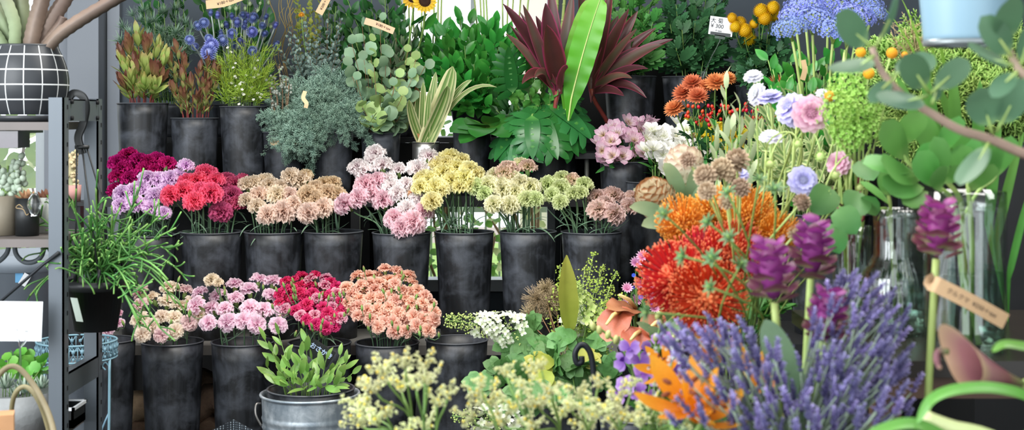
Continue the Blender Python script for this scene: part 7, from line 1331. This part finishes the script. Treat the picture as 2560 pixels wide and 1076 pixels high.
solo('wooden_block', MB().add(obox(at(2, 1080, 2.5), nrm([1, .3, 0]), nrm([-.3, 1, 0]), [0, 0, 1], .022, .022, .032)).add(box(-.93, -.86, 2.46, 2.54, .0, .50)), mat('raw_tan_wood', '#b98f62', rough=.7, nz=.3, nscale=20), 'raw tan wooden stake at the bottom left corner', 'wood', smooth=False)
sq = at(165, 1050, 3.36); T = thing('square_pot', (sq[0]-.01, 3.36, .361), 'small square black pot with a pale rim inside the rack', 'plant pot'); zt = sq[2]+.035
part(T, 'body', MB().add(box(sq[0]-.05, sq[0]+.032, 3.31, 3.315, .361, zt)).add(box(sq[0]-.05, sq[0]+.032, 3.40, 3.405, .361, zt)).add(box(sq[0]-.05, sq[0]-.045, 3.31, 3.405, .361, zt)).add(box(sq[0]+.027, sq[0]+.032, 3.31, 3.405, .361, zt)).add(box(sq[0]-.05, sq[0]+.032, 3.31, 3.405, .361, .38)), m_bp, smooth=False)
part(T, 'rim', MB().add(box(sq[0]-.053, sq[0]+.035, 3.307, 3.313, zt-.004, zt+.003)).add(box(sq[0]+.029, sq[0]+.035, 3.307, 3.408, zt-.004, zt+.003)).add(box(sq[0]-.053, sq[0]+.035, 3.402, 3.408, zt-.004, zt+.003)), m_card, smooth=False)
# blue pierced plant stand
m_ps = mat('blue_grey_painted_iron', '#7fa3b4', rough=.5, nz=.15, vary=0); Yp = 3.92; c = at(192, 852, Yp); R_ = 97*Yp/F; zt = c[2]; hb_ = .045; T = thing('plant_stand', (c[0], Yp, 0), 'pale blue pierced iron plant stand behind the steel rack', 'plant stand')
cir = lambda r, z, n=49: np.stack([c[0]+r*np.cos(np.linspace(0, 2*PI, n)), Yp+r*np.sin(np.linspace(0, 2*PI, n)), np.full(n, z)], -1)
f = MB()
for z in (zt, zt-hb_): f.add(tube(cir(R_, z), .003, 6, cap=False))
part(T, 'ring', f, m_ps); f = MB(); nn = 30
for k in range(nn):
    a, b = k*2*PI/nn, (k+1)*2*PI/nn; q = lambda t, z: np.array([c[0]+R_*math.cos(t), Yp+R_*math.sin(t), z])
    for (t0, z0, t1, z1) in [(a, zt, b, zt-hb_), (b, zt, a, zt-hb_), (a, zt, a, zt-hb_), ((a+b)/2, zt-.006, (a+b)/2, zt-hb_*.45)]: f.add(tube([q(t0, z0), q((t0+t1)/2, (z0+z1)/2), q(t1, z1)], .0016, 4))
    f.add(ball(.0055, 6, 4, 1.3), zframe(q((a+b)/2, zt-.016), [0, 0, 1], 1, 0)); f.add(ball(.004, 6, 4, 1.3), zframe(q((a+b)/2, zt-.036), [0, 0, 1], 1, 0))
part(T, 'pierced_band', f, m_ps)
for a in (-.35, 1.2, 2.8, 4.1): e = np.array([math.cos(a), math.sin(a), 0]); o = np.array([c[0], Yp, 0]); part(T, 'leg', MB().add(tube(smooth_path([o+e*R_+[0, 0, zt-hb_], o+e*R_*.98+[0, 0, zt*.5], o+e*R_*.9+[0, 0, .05], o+e*(R_+.03)+[0, 0, .004]], 6), .004, 6)).add(tube(smooth_path([o+e*(R_-.012)+[0, 0, zt-hb_-.03], o+e*(R_-.022)+[0, 0, zt-hb_-.02], o+e*(R_-.012)+[0, 0, zt-hb_-.01], o+e*R_+[0, 0, zt-hb_-.02]], 5), .0025, 5)), m_ps)
for (a, b) in ((-.35, 2.8), (1.2, 4.1)): part(T, 'cross_brace', MB().add(tube(smooth_path([np.array([c[0]+R_*math.cos(a), Yp+R_*math.sin(a), zt*.6]), np.array([c[0], Yp, .10]), np.array([c[0]+R_*math.cos(b), Yp+R_*math.sin(b), zt*.6])], 8), .003, 6)), m_ps)
bucket(192, 905, Yp, 150, .3, 'grey bucket standing inside the blue pierced plant stand', mats=(worn_plastic('grey_pail', '#3a4048', '#6f7780'), m_pailr), zbot=0., group=None)
# driftwood under the bench
m_log = mat('driftwood_bark', [(0, '#5a4838'), (1, '#8f7a64')], attr='u', rough=.85, nz=.5, nscale=40, bump=.8, bscale=25, vary=.1); it = []
for (x0, y0, x1, y1, r, Y) in [(250,1060,420,1010,.055,4.52),(440,1040,600,985,.05,4.55),(330,1110,560,1120,.06,4.5),(480,960,640,950,.04,4.62)]:
    P = np.linspace(at(x0, y0, Y), at(x1, y1, Y+.05), 14); P[:, 2] = np.maximum(P[:, 2]+np.sin(np.arange(14)*1.1)*.01, r+.004); it.append((solo('driftwood_log', MB().add(tube(P, r*(1+.15*np.sin(np.arange(14)*1.9)), 14, star=1+.12*np.sin(np.arange(14)*2.7))), m_log, '', 'log', 'driftwood logs under the bench'), P[7]))
rank(it, 'weathered brown driftwood log', 'behind the bottom row of buckets')
# galvanised tub of sakaki
Yt = 3.86; c = at(775, 981, Yt); R_ = 120*Yt/F; zt = c[2]; T = thing('galvanised_tub', (c[0], Yt, 0), 'ribbed galvanised steel tub of green sakaki sprigs at the front', 'tub'); prof = []
for z in np.linspace(0, zt-.008, 60):
    k = z/zt; r = R_*(.90+.10*k); 
    for zc in (zt-.066, zt-.088, zt*.35): r += .0035*math.exp(-((z-zc)/.0035)**2)
    prof.append((r, z))
th = np.linspace(PI*1.5, -PI*.5, 9); prof += [(R_+.002+.004*math.cos(a), zt-.004+.004*math.sin(a)) for a in np.linspace(-PI/2, PI, 7)]+[(R_-.004, zt-.01), (R_*.89, .01), (.002, .01)]
part(T, 'body', MB().add(lathe([(.002, 0)]+prof, 64, (c[0], Yt, 0))), m_zinc); m_wire = mat('zinc_wire', '#8f8a86', rough=.4, metal=.7)
for s in (-1, 1): part(T, 'handle', MB().add(tube(smooth_path([[c[0]+s*(R_+.001), Yt-.01, zt-.028], [c[0]+s*(R_+.012), Yt-.02, zt-.030], [c[0]+s*(R_+.011), Yt-.03, zt-.055], [c[0]+s*(R_-.004), Yt-.03, zt-.085]], 5), .003, 6)), m_wire)
bk = bucket(777, 972, Yt, 216, .3, 'black inner pot sitting in the galvanised tub', taper=.85, zbot=.02, group=None)
m_sak = mat('sakaki_leaf', [(0, '#6f9a44'), (.6, '#86b058'), (1, '#a3bf68')], rough=.32, trans=.25, vary=.25, spec=.5); sk = [leafp(1, .36, .65, .8, 6, 2, curl=c_, fold=.18) for c_ in (.3, -.35, .6)]
def sak(P): return put_leaves(MB(), P, sk, 10, (.048, .052, .04), (55, 22), start=.42, zdir=(0, -.6, .55))
branches(bk, [(662,850),(697,838),(680,880),(765,858),(752,890),(720,900),(850,890),(880,935),(865,910),(700,930),(670,920),(735,935),(770,930),(800,920),(830,930),(690,955),(720,960),(755,965),(790,960),(820,960),(850,955),(745,915),(815,900),(780,900)], 'sakaki_sprig', 'foliage sprig', 'glossy light green sakaki sprig', 'in the galvanised tub', 'sakaki sprigs', sak, m_gstem, m_sak, span=.09, k1=.35, k2=.3, r=.0016)
Yl = 3.95; T = thing('slate_label', at(802, 930, Yl), 'small black label with pale blue handwriting leaning behind the sakaki', 'label'); cc = at(800, 883, Yl); rt, up = np.array([1, 0, -.62]), np.array([.62, 0, 1]); part(T, 'plate', MB().add(plate(cc, rt, up, 68*Yl/F, 44*Yl/F, .002)[0]), m_bp, smooth=False); part(T, 'stake', MB().add(tube([cc-[0, -.002, 0], at(802, 1000, Yl)], .0015, 5)), m_bp)
writing(T, 'おさかき', tM(cc+nrm(up)*.006, rt, up, .0018), 16*Yl/F, m_chalk, .0004)
# folded perforated sheet at the bottom edge
m_perf = bpy.data.materials.new('perforated_steel'); m_perf.use_nodes = True; nt = m_perf.node_tree; vo = nt.nodes.new('ShaderNodeTexVoronoi'); vo.inputs['Scale'].default_value = 170; vo.inputs['Randomness'].default_value = .0; tc = nt.nodes.new('ShaderNodeTexCoord'); nt.links.new(tc.outputs['Object'], vo.inputs['Vector']); r = nt.nodes.new('ShaderNodeValToRGB'); r.color_ramp.elements[0].color = lin('#8f9aa2'); r.color_ramp.elements[0].position = .3; r.color_ramp.elements[1].color = lin('#23282e'); r.color_ramp.elements[1].position = .38; nt.links.new(vo.outputs[0], r.inputs[0]); nt.links.new(r.outputs[0], nt.nodes['Principled BSDF'].inputs['Base Color'])
a_, b_, c_ = at(584, 1050, 3.72), at(500, 1092, 3.66), at(660, 1092, 3.66); T = thing('perforated_sheet', (a_[0], a_[1], 0), 'folded sheet of perforated metal at the bottom edge left of the tub', 'metal sheet')
for (p, q) in ((b_, a_), (a_, c_)):
    V = np.array([p, q, q*[1, 1, 0]+[0, 0, .001], p*[1, 1, 0]+[0, 0, .001]]); V2 = V+[0, .002, 0]; W_ = np.concatenate([V, V2]); Q = np.array([[0, 1, 2, 3], [7, 6, 5, 4], [0, 4, 5, 1], [1, 5, 6, 2], [2, 6, 7, 3], [3, 7, 4, 0]]); part(T, 'panel', MB().add((W_, np.zeros(8), np.zeros(8), Q)), m_perf, smooth=False)
